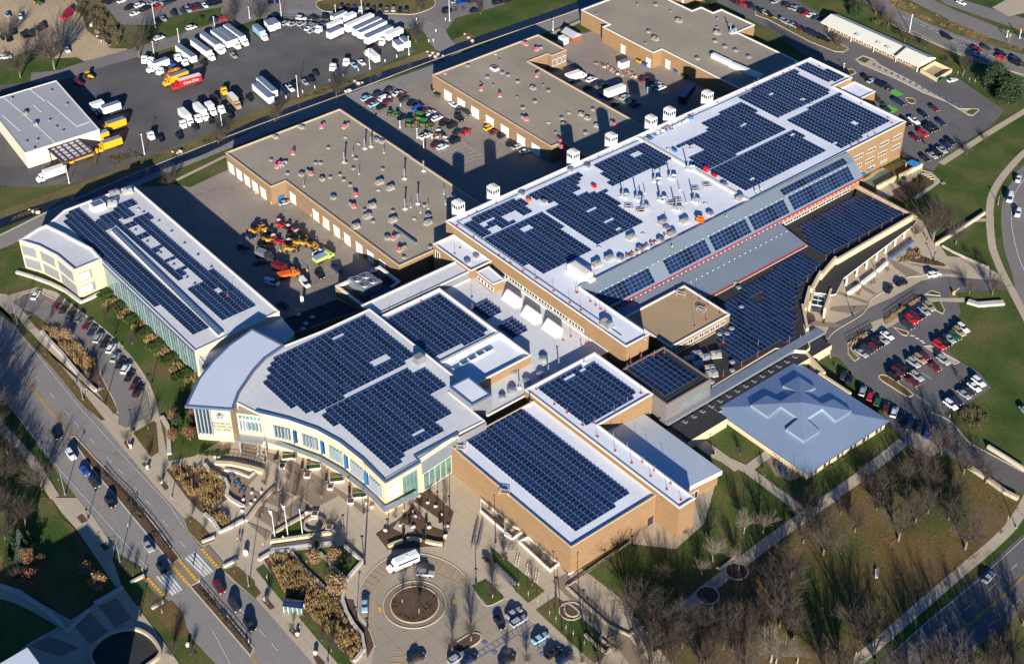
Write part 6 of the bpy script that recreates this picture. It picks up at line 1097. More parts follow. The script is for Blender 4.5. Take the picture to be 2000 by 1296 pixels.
# --- farm tractors, loaders, skid steers
def tractor(x,y,a,label,col='G',wheel='y',s=1,group='green farm tractors in the second yard'):
    r=thing('tractor',label,'tractor',(x,y,.17),R(a),group); r.scale=(s,s,s)
    b=MB(); b.loft([[(xx,-w_,.9),(xx,w_,.9),(xx,w_*.85,z),(xx,-w_*.85,z)] for xx,w_,z in ((-.4,.5,1.7),(1.2,.5,1.65),(2.1,.45,1.5),(2.3,.4,1.3))]); b.bx(-1.5,-.6,.8,-.3,.6,1.3); b.build('body',PM(col),r,(0,0,0))
    b=MB(); b.loft([[(-1.5,-.75,1.3),(-.2,-.75,1.3),(-.2,.75,1.3),(-1.5,.75,1.3)],[(-1.4,-.7,2.6),(-.4,-.7,2.6),(-.4,.7,2.6),(-1.4,.7,2.6)]]); b.build('cab_glass','car_glass',r,(0,0,0)); b=MB(); b.bx(-1.6,-.85,2.6,-.2,.85,2.8); b.build('cab_roof',PM(col),r,(0,0,0))
    for wx,rr,wd in ((-1.1,.9,.5),(1.5,.6,.4)):
        for q in (-1,1):
            b=MB(); b.tube((0,-wd/2,0),(0,wd/2,0),rr,rr,16); w0=b.build('wheel','tyre',r,(wx,q*1.0,rr)); b=MB(); b.tube((0,-wd/2-.03,0),(0,wd/2+.03,0),rr*.55,rr*.55,12); b.build('rim',PM(wheel),w0,(0,0,0))
for t,q in zip("-135.8,50.5,5,G -133.3,52.2,5,G -124.3,51.6,5,G -125.9,57.5,5,G -120.9,55.7,5,G -118,56.7,-3,G".split(),[('small green tractor with yellow wheels at the front of the second yard row',.75),('second small green tractor behind the navy car',.75),('big green tractor facing the near kerb of the second yard',1.15),('big green tractor with the tallest cab, at the centre of the second yard',1.3),('big green tractor right of the tallest one',1.25),('low green tractor at the right of the tractor group',.7)]):
    x,y,a,c=t.split(','); tractor(float(x),float(y),float(a)+120,q[0],s=q[1])
for t,q in zip("-93.6,-41.5,18,n -106.7,-17.6,16,n -313.2,-10.2,14,e -237,-24.7,15,y -234.9,-30.6,15,r".split(),[('blue tractor in the shade of the first yard','n','s'),]+[None]+[('green tractor at the top of the dirt lot','e','y'),('yellow loader at the corner of the truck lot','y','k'),('rusty dark loader beside the warehouse shadow','m','k')]):
    if q: x,y,a,c=t.split(','); tractor(float(x),float(y),float(a),q[0],q[1],q[2],.95,'yard tractors')
def loader(x,y,a,label,c1,c2,big):
    i_=int(abs(x)*3)
    s=1.25 if big else .85; r=thing('wheel_loader' if big else 'skid_steer',label,'loader',(x,y,.1),R(a),'wheel loaders in the first yard' if big else 'skid steer loaders in the first yard'); r.scale=(s,s,s)
    b=MB(); b.loft([[(xx,-.75,.6),(xx,.75,.6),(xx,.65,z),(xx,-.65,z)] for xx,z in ((-1.7,1.35),(-1.5,1.6),(-.5,1.65),(.9,1.1),(1.1,.9))]); b.build('body',PM(c1),r,(0,0,0))
    b=MB(); b.bx(-.75,-.6,1.2,.45,.6,2.15); b.build('cab','car_glass',r,(0,0,0)); b=MB(); b.bx(-.85,-.68,2.15,.5,.68,2.28); b.build('cab_roof',PM(c2),r,(0,0,0))
    b=MB()
    for q in (-1,1): b.tube((-1.2,q*.85,1.5),(1.0,q*.85,1.35),.1,.1,4); b.tube((1.0,q*.85,1.35),(1.9,q*.85,.5),.1,.1,4)
    b.build('lift_arm',PM(c1),r,(0,0,0)); b=MB(); b.loft([[(1.7,-1,.1),(1.7,1,.1),(1.8,1,.8),(1.8,-1,.8)],[(2.3,-1,.05),(2.3,1,.05),(2.2,1,.25),(2.2,-1,.25)]]); b.build('bucket',PM('d') if i_%2 else PM(c1),r,(0,0,0))
    for wx in (-1,.85):
        for q in (-1,1): b=MB(); b.tube((0,-.2,0),(0,.2,0),.5,.5,10); b.build('wheel','tyre',r,(wx,q*.85,.5))
ws="-98.8,-23.7,-3,r -96.7,-23.9,-3,r -93.9,-23,-3,w -91.4,-21.8,-3,w -89.2,-22,-3,w -89.1,-25.5,-3,w -92.1,-30,-3,w -88.8,-30.3,-3,r -86.5,-27.5,-3,w -95.5,-29.2,-3,e -86.2,-22.9,-3,y -82.7,-24.2,-3,y -80.1,-22.9,-3,y -82.6,-29.5,-3,y -88.6,-37,-2,y -84.6,-25.9,-3,y -99.2,-33,-3,y -92,-32.4,-3,y".split()
nl=near_labels([tuple(map(float,t.split(',')[:2])) for t in ws],'x')
for i,t in enumerate(ws):
    x,y,a,c=t.split(','); big=i>=10; rk=nl[i].split(',')[1].split(' to ')[0].strip()
    loader(float(x),float(y),float(a)+(i*37)%70,f"{'yellow wheel' if big else ('red' if c=='r' else 'small' if c=='w' else 'green and white')+' skid steer'} loader, {rk} to the first workshop among the yard loaders" if True else '', 'a' if big else c if c!='w' else ('r','w','k')[i%3], 'k' if big else ('w','d')[i%2],big)
# --- scrap, pallets and crates
def clutter(label,pts_,seed,n,mats,s=1,name='scrap_pile',cat='scrap pile'):
    rnd=random.Random(seed); c=cen(pts_); b=MB()
    for i in range(n):
        p=pts_[rnd.randrange(len(pts_))]; q=pts_[rnd.randrange(len(pts_))]; t=rnd.random(); x=p[0]*t+q[0]*(1-t)+rnd.uniform(-.6,.6); y=p[1]*t+q[1]*(1-t)+rnd.uniform(-.6,.6)
        b.box(x,y,.05,.05+rnd.uniform(.15,1.0)*s,rnd.uniform(.4,1.8)*s,rnd.uniform(.3,1.2)*s,rnd.uniform(0,3),rnd.randrange(len(mats)))
    o=b.build(name,mats); tag(o,label,cat,None,'stuff'); return o
clutter('line of pallets and dismantled machine parts in the far yard',[(-116.2,139.8),(-109.6,140.8),(-104.1,140.6),(-101.9,144.9),(-97.5,143.5)],3,60,['wood','rust','concrete','galvanised'],.9)
clutter('heap of scrap car bodies and frames beside the trailer cluster',[(-217.5,67),(-217.4,70.8),(-217.7,74.3),(-214.8,66.5),(-223.6,67.1),(-227.3,61.8),(-225.4,65)],5,50,['galvanised','black_metal','white_metal','blue_grey_trim'],.9)
clutter('pile of broken rocks and junk beside the dry brush',[(-273.8,-3.3),(-269.5,-2.8),(-264.9,-2.9),(-258.9,-4.8),(-262.7,-5.8)],6,50,['rock','galvanised','black_metal','wood'],.8)
clutter('loose equipment by the second yard tractors',[(-112,52.6),(-114.1,57.7),(-108.8,56.4),(-106.6,56.3)],8,30,['rust','galvanised','black_metal','white_metal'],.8)
clutter('stacked insulation, tarps and tools on the long hall roof edge',[(-41.3,97.9),(-43.3,105.5),(-42.8,107.5),(-42,118.5)],9,36,['wood','galvanised','banner_blue','white_metal'],.7).location.z=14.5
clutter('material stacks along the long hall roof beside the sloping metal roof',[(7.6,39.8),(7.4,42.8),(7.9,49),(7.6,52.1),(6.3,60.9)],10,40,['wood','galvanised','white_metal','rust'],.7).location.z=14.5
# ---------------------------------------------------------------- trees and planting
def bare_mesh(seed,spread=.42,limbs=6,dens=1.0,fork=.22,lean=0,twig='twigs',bark='bark',rad=.02,low=False):
    """unit-height leafless tree: (trunk mesh, crown mesh)"""
    rnd=random.Random(seed); T=MB(); K=MB()
    def branch(p,d,L,r,lv,mb):
        n={0:4,1:4,2:3,3:2}[lv]; q=Vector(p); dd=Vector(d)
        for s in range(n):
            e=q+dd*(L/n); r1=r*(1-.55*(s+1)/n); (mb).tube(q,e,r*(1-.55*s/n),r1,5 if lv<2 else 3,0,False)
            if lv<3:
                k={0:0,1:3,2:3}[lv] if lv else 0
                if dens>1 and lv==2: k+=1
                for _ in range(k):
                    a=dd.orthogonal().normalized(); a.rotate(Matrix.Rotation(rnd.uniform(0,6.28),3,dd)); nd=(dd*rnd.uniform(.55,.95)+a*rnd.uniform(.5,.9)+Vector((0,0,.18))).normalized()
                    branch(e.lerp(q,rnd.uniform(0,.7)),nd,L*rnd.uniform(.42,.62),max(r1*.55,.0012),lv+1,mb)
            q=e; dd=(dd+Vector((rnd.uniform(-.16,.16),rnd.uniform(-.16,.16),rnd.uniform(-.02,.12)))).normalized()
        if lv<3:
            for _ in range(2): branch(q,(dd+Vector((rnd.uniform(-.5,.5),rnd.uniform(-.5,.5),.1))).normalized(),L*.5,max(r*.4,.0012),lv+1,mb)
    tp=Vector((lean*.3,0,fork)); T.tube((0,0,-.01),(lean*.15,0,fork*.5),rad*1.15,rad*.95,7); T.tube((lean*.15,0,fork*.5),tp,rad*.95,rad*.8,7)
    for i in range(limbs):
        a=6.283*i/limbs+rnd.uniform(-.4,.4); u=rnd.uniform(.35,1.0) if i else .1
        d=Vector((math.cos(a)*spread*u*1.6,math.sin(a)*spread*u*1.6,rnd.uniform(.75,1.0))).normalized()
        branch(tp-Vector((0,0,rnd.uniform(0,.06))),d,(1-fork)*rnd.uniform(.55,.68),rad*.6,1,K)
    return T.mesh('bare_trunk',[bark]),K.mesh('bare_crown',[twig])
BT=[bare_mesh(1,.55,7),bare_mesh(2,.6,6),bare_mesh(3,.5,7,1.2),bare_mesh(4,.65,7,1.2,.18)]
PT=[bare_mesh(11,.5,6,1,.25,.1,'pale_twigs','pale_bark',.024),bare_mesh(12,.6,5,1,.3,-.1,'pale_twigs','pale_bark',.024)]
YT=[bare_mesh(21,.16,6,1,.25,0,'twigs','pale_bark',.012),bare_mesh(22,.2,5,1,.3,0,'twigs','pale_bark',.012)]
ST=[bare_mesh(31,.9,8,1.2,.06,0,'twigs','bark',.02)]
def plant(name,kind,items,desc,group,seed=0,wide=1.0,cat='tree'):
    if kind is YT: items=[(x,y,min(max(h*.5,3.2),6.8)) for x,y,h in items]
    if kind is ST: items=[(x,y,min(h*.6,3.2)) for x,y,h in items]
    rnd=random.Random(seed+len(items)); lb=near_labels([(t[0],t[1]) for t in items],desc)
    for i,(x,y,h) in enumerate(items):
        tm,km=kind[rnd.randrange(len(kind))]; r=thing(name,lb[i],cat,(x,y,0),rnd.uniform(0,6.28),group); r.scale=(h*wide,h*wide,h)
        link('trunk',tm,r,(0,0,0)); link('crown',km,r,(0,0,0))
plant('bare_tree',BT,[(110,-53,14),(105.6,-37.6,5.9),(112.6,-39.8,5.2),(118.2,-47.1,8),(118.5,-53.2,8.4),(124.7,-49.6,9.8),(123.3,-41,6.6),(131.5,-42.1,10.3),(131.8,-49.2,10.3),(126.6,-54.9,9.8),(137.2,-42.2,8.9),(115.3,-62.8,5.2),(120.7,-60.1,6.6),(125.9,-11.3,10.8),(119.6,0.5,9.5),(125.9,1.2,12),(125.6,14.3,9.6),(135.2,20.6,13.7),(151.4,-14.2,12.5),(148.5,31.6,14.2),(124.1,25.1,7.5),(118.9,16.2,6.3),(131.3,-24,9.4),(140.3,-26.3,9.4),(112.9,11.4,7.6),(138.8,37.2,9),(133.7,34.9,8.6),(121.2,56.6,10.4),(130.3,54.9,10.2),(122.4,39.8,8.6),(127.7,41.5,9.6),(121.2,29.7,9.6),(115.8,30.3,6.7),(136.4,56.8,8.2),(135.1,45.9,7.9),(173.9,21.3,8.9),(175.9,4.5,6.6),(178.7,9.8,6.1),(172.7,0.6,4.7)],'wide bare grey brown tree','bare trees in the park',3,1.12)
plant('bare_tree',BT,[(122.2,-56.4,12),(120.2,-50.5,12),(124.7,-46.4,12),(127.9,-42.5,11),(133.2,-40.7,12),(134.6,-36.3,11),(132.3,-30.1,10),(129.5,-18.1,12),(135.3,-25.9,13),(119.8,4.5,12),(134,29.1,11),(121.3,46.7,11)],'bare brown tree with fine twigs','bare trees filling the park',23,1.15)
plant('bare_tree',BT,[(156.9,-26.4,14),(164.8,-21.7,15),(171.2,-17.7,14),(174.6,-9.9,16),(181.9,-4.7,15),(186.4,4.3,14),(169.7,-11,13),(180.1,2.8,13),(188.8,-1.7,16),(182.3,-12.6,16),(158.5,-32.9,15),(128.1,-62.9,14),(137.4,-54.8,15),(141.9,-46.3,14),(121.1,-73.2,12),(-77.6,-142,13),(-65.4,-145.5,12),(-91.6,-139.9,13),(-48.8,-151.4,14)],'bare tree at the picture edge','bare trees at the picture edge',19,1.0)
plant('bare_tree',PT,[(108.9,-22.7,9.1),(106.9,-8.9,8.2),(115.4,-19.7,7.6),(110.5,-28.5,6.2),(110.1,-4.9,8.6),(142.9,-35.6,9.2),(141.7,-36.1,12.1),(146.1,-31.4,8.4),(110.7,55,3.4)],'pale barked bare tree','pale bare trees',5,.9)
plant('bare_tree',BT,[(51.8,141.8,17.5),(58.1,146.1,9.9),(83.6,131.6,8.9),(78.6,126.1,6.1),(46.8,138.7,6.3),(47.4,150.5,7.3),(40.1,156.4,5.3),(35.7,154.8,2.7),(25.8,159,3.5),(-15.7,248,8.7),(-48.4,251.2,7),(-62.6,258.2,8.2),(-72.4,261.7,9.5),(-39.1,252.5,4.9),(-78.5,256.4,7.7),(-62.5,225.3,6.4),(-182,132,5.5),(-201,113.1,6.7),(-236.9,54.7,9),(-160.5,42.4,9.3),(-160.3,13.9,8.2),(-178.3,94.5,7.9),(-182.1,96.4,6.4),(-241.3,43.1,9.7),(-240.5,-.5,14.9),(-160.1,-11.3,8.1),(-253.4,-32,19.9),(-255.7,-45.7,14.6),(-288.5,-36.6,10.5),(-255.7,53.8,8.4),(-144.3,-40.8,9),(23.1,209.8,3.8),(24.2,196.7,4.9),(12,175.7,4.6),(10.5,190.3,2.7)],'dense twigged bare tree','bare trees among the car parks',7,1.0)
plant('bare_tree',BT,[(-28.6,-146,11),(-40.5,-146.4,7.7),(-63.4,-141.3,9.7),(-48.6,-146.9,8.2),(-19.2,-155.3,8.6),(-26,-157.4,8.6),(-56.1,-151.7,19.1),(-40.3,-157.6,14.3),(-72.8,-145.4,19.3),(-1.1,-165.7,4.8),(-21.7,-165.9,14.1)],'dark bare tree','bare trees across the street',9,1.1)
plant('bare_tree',BT,[(-37.2,-152.2,11),(-17.3,-162.1,9)],'brown twigged bare tree','bare trees on the street lawn',29,1.15)
plant('young_street_tree',YT,[(-83.2,-118.5,5.5),(-72.4,-118.7,5),(-63,-118.8,4.5),(-60.1,-112.1,3.2),(-30.1,-118.7,11.6),(-19.5,-118.6,7.3),(-9.4,-119.6,6.7),(8.8,-120.8,6.2),(15.8,-121.1,6),(32.7,-142.8,14),(16.5,-142.3,6.2),(13.3,-142.6,5.2),(32.2,-121.4,5.2),(47,-148.3,11.2),(49.3,-144.2,4.7),(89.8,-94.3,19),(89.7,-88.3,21.3),(68.7,-94,11.2),(74.2,-92.8,13.1),(82.1,-75.3,10.4),(49.2,-104.3,7),(49.2,-96.6,4.8),(47.1,-120.7,5.2),(58.7,-120.7,5.2),(66.2,-116.9,6.6),(70.4,-116.9,9.4),(85.3,-64.8,6.4),(81.8,-75,12.3),(73.4,-64.5,4),(99.3,-84.7,6),(104.3,-82.5,8.9),(110.8,-73.6,6.3),(112.7,-72.1,5.7),(-88.5,-95.2,5.2),(-71.3,-95,9.3),(-97.1,-110.8,5.2),(-89.7,-109.9,5.2),(-58.5,-117.1,13.7),(-32.3,-111,9.7),(-70.9,-95.3,7),(12.3,-91.8,6.8),(15.4,-98.2,8.6),(19.1,-93.9,8.6),(23.9,-88.6,10.1),(18.9,-104.5,5.2),(24.7,-102.8,9.6),(24.2,-95.8,6.8),(9.9,-97.8,2.5),(73.5,-64.6,6.4),(47.1,-72.5,5.5),(43.5,-77.8,4.3),(43.6,-66.3,5.6),(47.6,-63.9,7.1),(42.6,-72,3.1),(104.9,86.8,3.5),(84.8,12.8,3.4),(95.4,11.4,3.4)],'slender leafless young street tree','young street trees',11,1.4)
plant('bare_shrub',ST,[(87.8,-41.5,6.2),(88.5,-37.6,4.8),(87.2,-26.5,2.9),(96.8,-21,4.8),(77.9,-56.2,4.8),(82.2,-56.8,6.6),(70.7,-54.6,3.8),(84.4,13.2,2.4),(56.6,-55.6,4),(61.8,-55.8,5.2),(66,-56.1,4.9),(45.2,-64.9,1.9),(-191,125.4,3),(-189.9,128.7,3),(-24.9,249.3,5.7),(-55.1,254.1,4.1),(-46.2,253.9,4.1),(33.8,-91.6,3.4),(32.4,-94,3.4),(57.2,148.8,3.1),(68.5,145.7,4.1),(64.4,144.3,3.6),(41.3,157.9,3.8),(46,158,3.1),(33.4,155.7,2.3)],'low leafless reddish brown shrub','leafless shrubs',13,1.1,'shrub')
# leafy crowns: many small leaf faces through the crown's volume
def leafy_mesh(seed,n,rx,rz,shape,size,m,trunk=.04,zc=.55):
    rnd=random.Random(seed); K=MB(); T=MB(); T.tube((0,0,0),(0,0,zc),trunk,trunk*.6,6)
    cl=[]
    for _ in range(26):
        while True:
            p=Vector((rnd.uniform(-1,1),rnd.uniform(-1,1),rnd.uniform(-1,1)))
            if .25<p.length<1: break
        cl.append(p)
    for i in range(n):
        if shape=='cone':
            t=rnd.random()**1.4; lay=(math.floor(t*9)+rnd.random()**2*.9)/9; a=rnd.uniform(0,6.283); rr=rx*(1-lay)*rnd.uniform(.45,1.08)*(1+.18*math.sin(a*5+math.floor(t*9)*2.1)); p=Vector((rr*math.cos(a),rr*math.sin(a),.06+.94*lay-.05*rr/rx))
        else:
            c=cl[rnd.randrange(len(cl))]; p=c*.75+Vector((rnd.gauss(0,.2),rnd.gauss(0,.2),rnd.gauss(0,.17))); p=Vector((p.x*rx,p.y*rx,zc+p.z*rz))
            if p.z<.04: p.z=.04+rnd.random()*.1
        u=Vector((rnd.gauss(0,1),rnd.gauss(0,1),rnd.gauss(0,.7))).normalized()*size*rnd.uniform(.6,1.4); v=u.orthogonal().normalized(); v.rotate(Matrix.Rotation(rnd.uniform(0,6.28),3,u)); v*=size*rnd.uniform(.4,.9)
        K.face([p-u-v*.3,p+v,p+u-v*.3])
    return T.mesh('leafy_trunk',['bark']),K.mesh('leafy_crown',[m])
CO=[leafy_mesh(1,2600,.27,.5,'cone',.035,'blue_needles',.02),leafy_mesh(2,2600,.3,.5,'cone',.035,'needles',.02)]
EV=[leafy_mesh(3,5200,.40,.46,'ball',.034,'needles',.03,.5),leafy_mesh(4,5200,.42,.46,'ball',.034,'needles',.03,.5)]
OL=[leafy_mesh(5,900,.42,.42,'ball',.05,'orange_leaves'),leafy_mesh(6,900,.4,.45,'ball',.05,'orange_leaves')]
DL=[leafy_mesh(7,900,.45,.42,'ball',.05,'dead_leaves'),leafy_mesh(8,900,.42,.42,'ball',.05,'dead_leaves')]
GS=[leafy_mesh(9,700,.6,.42,'ball',.07,'shrub_green',.03,.45)]
CL=[leafy_mesh(10,1300,.16,.5,'ball',.035,'needles',.015,.5)]
plant('spruce_tree',CO,[(-11.2,-159.9,7.1),(-12.5,-162.2,6.7),(-6.8,-162.6,5.7),(-8.1,-165.6,4.8),(-12.7,-157.3,3.8)],'small conical spruce with blue green needles','spruces across the street',1)
plant('evergreen_tree',EV,[(0.5,246.2,11.8),(10.6,241.4,12),(-124,214.6,5.7),(-76.9,254.4,6.5)],'big rounded dark evergreen','evergreen trees',2,1.15)
plant('leaf_holding_shrub',OL,[(-30.4,-103.4,5.4),(-20.7,-103.9,5.4),(-23.3,-107.9,4.9),(-27.9,-98.5,4.4),(-4.4,-161.1,5.7),(-2.7,-158.3,3.3),(2.8,-163.8,5.7),(-2.6,-149.9,1.4),(3.3,-148.3,2.2)],'small tree with orange brown leaves','orange leaved trees',3,.95)
plant('leaf_holding_shrub',DL,[(43.1,-103.6,5.5),(46.4,-99.2,5.6),(56.1,-104.8,7.1),(8.7,-151.1,5.2),(15.3,-151.5,6.6),(-86.4,-109.9,4.5),(-70.2,-110.3,3.5),(-85.5,-109.5,2.9)],'small tree holding pale tan leaves','tan leaved trees',4,.95)
plant('columnar_evergreen',CL,[(-25.4,-104.8,8),(-24,-101,4.4),(38.7,-99.8,4.3),(69.8,0.6,2.4)],'dark narrow evergreen','columnar evergreens',5,1.1)
plant('evergreen_shrub',GS,[(-12.9,-104.5,2),(-11.8,-103.6,2.1),(-10.9,-102.4,2),(-9.9,-101.3,2.1),(-8.9,-100.1,2),(-8.8,-98.7,1.9),(-13.7,-104.1,1.6),(-10.9,-100.7,1.6),(44.9,-75.8,1.2),(45.9,-73.1,1),(-8.6,-130.3,1),(-6,-129.4,1),(-253.6,36,2.4),(-202.1,115.7,2),(-84.8,241.2,1.6),(-21.9,203.1,2),(-19,201.9,2),(-24.6,204.7,2),(21.8,160.9,2),(24.3,161.9,1.8),(26.7,161,1.8),(20.5,165.1,1.7),(24.8,166.5,1.6),(24.5,170,1.6),(-99.2,-87.7,1.8)],'low dark green rounded shrub','evergreen shrubs',6,1.0,'shrub')
# clipped hedge blocks between grass clumps beside the glazed wing
def hedge(q,h,label,i):
    rnd=random.Random(i); b=MB(); n=1500; a,c=Vector(q[0]),Vector(q[1]); d=c-a; s=Vector((-d.y,d.x)).normalized()
    for _ in range(n):
        p=a+d*rnd.random()+s*rnd.uniform(-1.5,1.5); z=rnd.random()**.5*h; u=Vector((rnd.gauss(0,1),rnd.gauss(0,1),rnd.gauss(0,1))).normalized()*.22; v=u.orthogonal(); b.face([(p.x-u.x,p.y-u.y,z-u.z),(p.x+v.x,p.y+v.y,z+v.z),(p.x+u.x,p.y+u.y,z+u.z)])
    o=b.build('hedge','shrub_green'); tag(o,label,'hedge','clipped hedges along the glazed wing')
for i,q in enumerate([[(-99.2,-92.2),(-99.6,-87)],[(-90.2,-91.7),(-91.5,-86.3)],[(-81.8,-91.8),(-82.2,-86.9)],[(-73.1,-91.9),(-73.5,-87.1)],[(-64.7,-92.8),(-64.8,-87.8)],[(-64.9,-93.1),(-65.6,-86.9)],[(-56.2,-93.4),(-57.1,-86.7)],[(-46.5,-95.2),(-47.2,-88.4)]]): hedge(q,1.3,f'clipped dark green hedge strip, {ORD[i]} from the stone front block along the glazed wing',i)
# tall ornamental grasses: uncountable, one object per bed
def grass(p,n,h,m,label,seed=1,name='ornamental_grass',z=0.1,lean=.5,wd=.04):
    rnd=random.Random(seed); b=MB(); xs=[q[0] for q in p]; ys=[q[1] for q in p]; c=0
    cl=[(rnd.uniform(min(xs),max(xs)),rnd.uniform(min(ys),max(ys)),rnd.uniform(.6,1.25)) for _ in range(max(6,n//22))]
    tries=0
    while c<n and tries<n*30:
        tries+=1; k=cl[rnd.randrange(len(cl))]; x=k[0]+rnd.gauss(0,.8); y=k[1]+rnd.gauss(0,.8)
        if not inpoly(x,y,p): continue
        c+=1; H=h*k[2]*rnd.uniform(.6,1.1)
        for _ in range(7):
            a=rnd.uniform(0,6.283); r=H*lean*rnd.uniform(.3,1); w_=wd*rnd.uniform(.7,1.4); ux,uy=-math.sin(a)*w_,math.cos(a)*w_; mx_,my_=x+math.cos(a)*r*.4,y+math.sin(a)*r*.4; zt=H*rnd.uniform(.75,1)
            b.face([(x-ux,y-uy,z),(x+ux,y+uy,z),(mx_+ux,my_+uy,z+zt*.75),(mx_-ux,my_-uy,z+zt*.75)]); b.face([(mx_-ux,my_-uy,z+zt*.75),(mx_+ux,my_+uy,z+zt*.75),(x+math.cos(a)*r,y+math.sin(a)*r,z+zt)])
    o=b.build(name,m); tag(o,label,'grass',None,'stuff')
grass([(-98.1,-113.4),(-95.3,-111.4),(-87.3,-108.3),(-85.4,-108.6),(-70.9,-108.2),(-64.4,-110.1),(-64.3,-113.7),(-68.8,-113.5),(-79.3,-113.4),(-94.4,-113.3),(-91.3,-114.4)],900,1.5,'straw','straw coloured tall grass in the bed beside the curved drive',1)
grass([(-13.1,-115.1),(-12.2,-111.5),(-6.2,-106.8),(-.3,-105.4),(7.1,-108.2),(7.5,-112.4),(16.1,-112.8),(16,-115.2),(6.5,-115.9),(-.1,-116)],1100,1.5,'straw','straw coloured tall grass in the walled bed by the patio',2)
grass([(33.6,-112.5),(35.3,-106.9),(38.1,-106.3),(44.8,-107.5),(58.2,-106.7),(66.2,-109),(73.5,-109.4),(75.8,-111.1),(75.8,-114.2),(73.1,-114.9),(61.7,-114.5),(49.4,-116)],1700,1.6,'straw','straw coloured tall grass in the long bed by the bus shelter',3)
for i,q in enumerate([[(-94.9,-93.3),(-96.7,-87.1),(-94.2,-87.5),(-93.3,-92.7)],[(-87.2,-92.1),(-88.7,-87.2),(-86.2,-86.8),(-84.5,-92.4)],[(-79.5,-91.6),(-80.9,-87.3),(-76.8,-87.8),(-76.5,-92.1)],[(-70.4,-91.9),(-71.1,-87.5),(-68.4,-87.6),(-67.4,-92.2)],[(-70.5,-91.8),(-71.3,-88.6),(-68,-87.7),(-68,-91.8)],[(-61.8,-93.4),(-62.5,-88.2),(-58.6,-88.5),(-59.2,-93.1)],[(-52.2,-93.5),(-54,-88.9),(-50.3,-88.4),(-50.4,-93.2)],[(-44.4,-92.7),(-45.1,-87.8),(-41.9,-89.7),(-42.3,-93)]]): grass(q,70,1.2,'straw',f'straw coloured grass clumps beside the glazed wing, {ORD[i]} from the stone front block',20+i)
grass([(52.4,122.6),(52.4,127.2),(50.4,133.7),(53.7,132.8),(56,130.8),(54.5,125)],120,1.1,'straw','straw coloured grass in the side plaza bed',30)
grass([(55,131.2),(57.8,131.4),(62.7,133.3),(62.9,131.2),(57.6,127.9)],90,.8,'scrub_brown','brown ground cover in the side plaza bed tip',31)
grass([(70,94.1),(69.5,111.6),(70.6,111.5),(71.5,93)],70,.9,'straw','row of straw grass tufts behind the upper side lot railing',32); grass([(70.5,75.8),(70.9,87.4),(71.8,86.7),(72.7,75)],70,.9,'straw','row of straw grass tufts behind the lower side lot railing',33)
grass([(47.7,82.6),(49,83.3),(54.4,77.5),(55.3,74.9)],30,1,'straw','straw grass under the bending parapet wall',34)
for i,q in enumerate([[(51,123.9),(50,132.4),(51,132.1),(52,123.6)],[(54.7,104.3),(54.2,108.4),(55.1,109.5),(56,104.5)],[(55.8,97.4),(55,101.7),(56.2,101.6),(56.9,97.3)],[(53.4,114.3),(52.5,117.1),(53.9,117.2),(54.6,114.1)]]): grass(q,26,.8,'straw',f'small straw grass strip beside a plaza bench wall, {ORD[i]} from the road',40+i)
grass(smooth([(113.8,74.5),(113.3,79.4),(117,83),(120.6,79.3),(120.5,74.6),(117.8,72.3)],3,True),260,1.3,'scrub_brown','rounded brown brush pile in the lawn of the side lot',50)
grass([(-311,-.5),(-308.1,3),(-291.6,6.8),(-275.5,6.9),(-264.7,4.8),(-253.1,-3.2),(-258.9,-6.6),(-282.5,-1.5),(-297.6,-2.3)],700,2.2,'scrub_brown','strip of dry brown brush between the dirt lot and far car park',51,'dry_brush')
grass([(-87,275.9),(-67.1,274.4),(-44.5,274.7),(-28.1,277.3),(-11.1,281.9),(-12.2,283.4),(-29.7,281.3),(-49.6,281.4),(-74.8,282.5)],1100,.6,'straw','dry straw grass on the highway median',52)
grass([(-166.6,42.4),(-166.8,47.4),(-165.4,53.7),(-167.4,61.4),(-170,59.5),(-168.8,46.3),(-169,28.3),(-164.9,41.2)],400,.7,'scrub_brown','dry reeds beside the creek below the truck lot',53,'dry_reeds'); grass([(-175.3,-51.3),(-176.6,-40.1),(-168.6,-37.6),(-170.6,-42.8),(-170.1,-48.8)],360,.7,'scrub_brown','dry reeds on the creek bank near the warehouse',54,'dry_reeds'); grass([(-159.9,-93.6),(-160.2,-86.3),(-160.2,-82.4),(-161.2,-82.4),(-162,-85.9),(-161.7,-93.2)],200,.7,'scrub_brown','dry reeds on the creek bank near the road bend',55,'dry_reeds'); grass([(-164.7,-17.1),(-163.4,-9.6),(-162.8,-4.4),(-160.6,-6.3),(-160.8,-16.7)],200,.7,'scrub_brown','dry reeds on the creek bank near the leaning bare tree',56,'dry_reeds')
grass([(52.4,-55.1),(68.4,-54.1),(69,-57.8),(55.8,-58.1)],160,.7,'scrub_brown','brown perennials in the long planter at the gym wall',57); grass([(71.8,-57.7),(71.6,-53.5),(84.2,-54.5),(84.4,-57.8)],120,.7,'scrub_brown','brown perennials in the second planter at the gym wall',58)
grass(disc(rc,6),260,.45,'scrub_brown','low brown ground cover on the roundabout island',59)
for i,q in enumerate(([(-40.7,-129.4),(-28.9,-129.8),(-15.4,-129.8),(-9.8,-128.5),(17.4,-130),(18.9,-131.9),(-13.7,-131)],[(29.6,-132),(30.5,-130.4),(56.5,-131.1),(57.3,-132.7)])): grass(q,240,.7,'scrub_brown',f"{'longer' if i==0 else 'shorter'} strip of low brown shrubs along the street median",60+i)
grass([(103.8,24.4),(103.4,39.5),(102.4,53),(103.7,53.2),(104.9,38.7),(105.5,23.3)],150,.6,'scrub_brown','brown bedding along the park side of the hip roofed building',62)
grass([(-83.3,254.5),(-82.3,261.6),(-71.1,265.2),(-52.5,259.2),(-35.3,254.3),(-37,252.3),(-62.4,254.7),(-77.9,251.4)],260,1.5,'scrub_brown','brushy brown undergrowth behind the long office',63,'dry_brush')
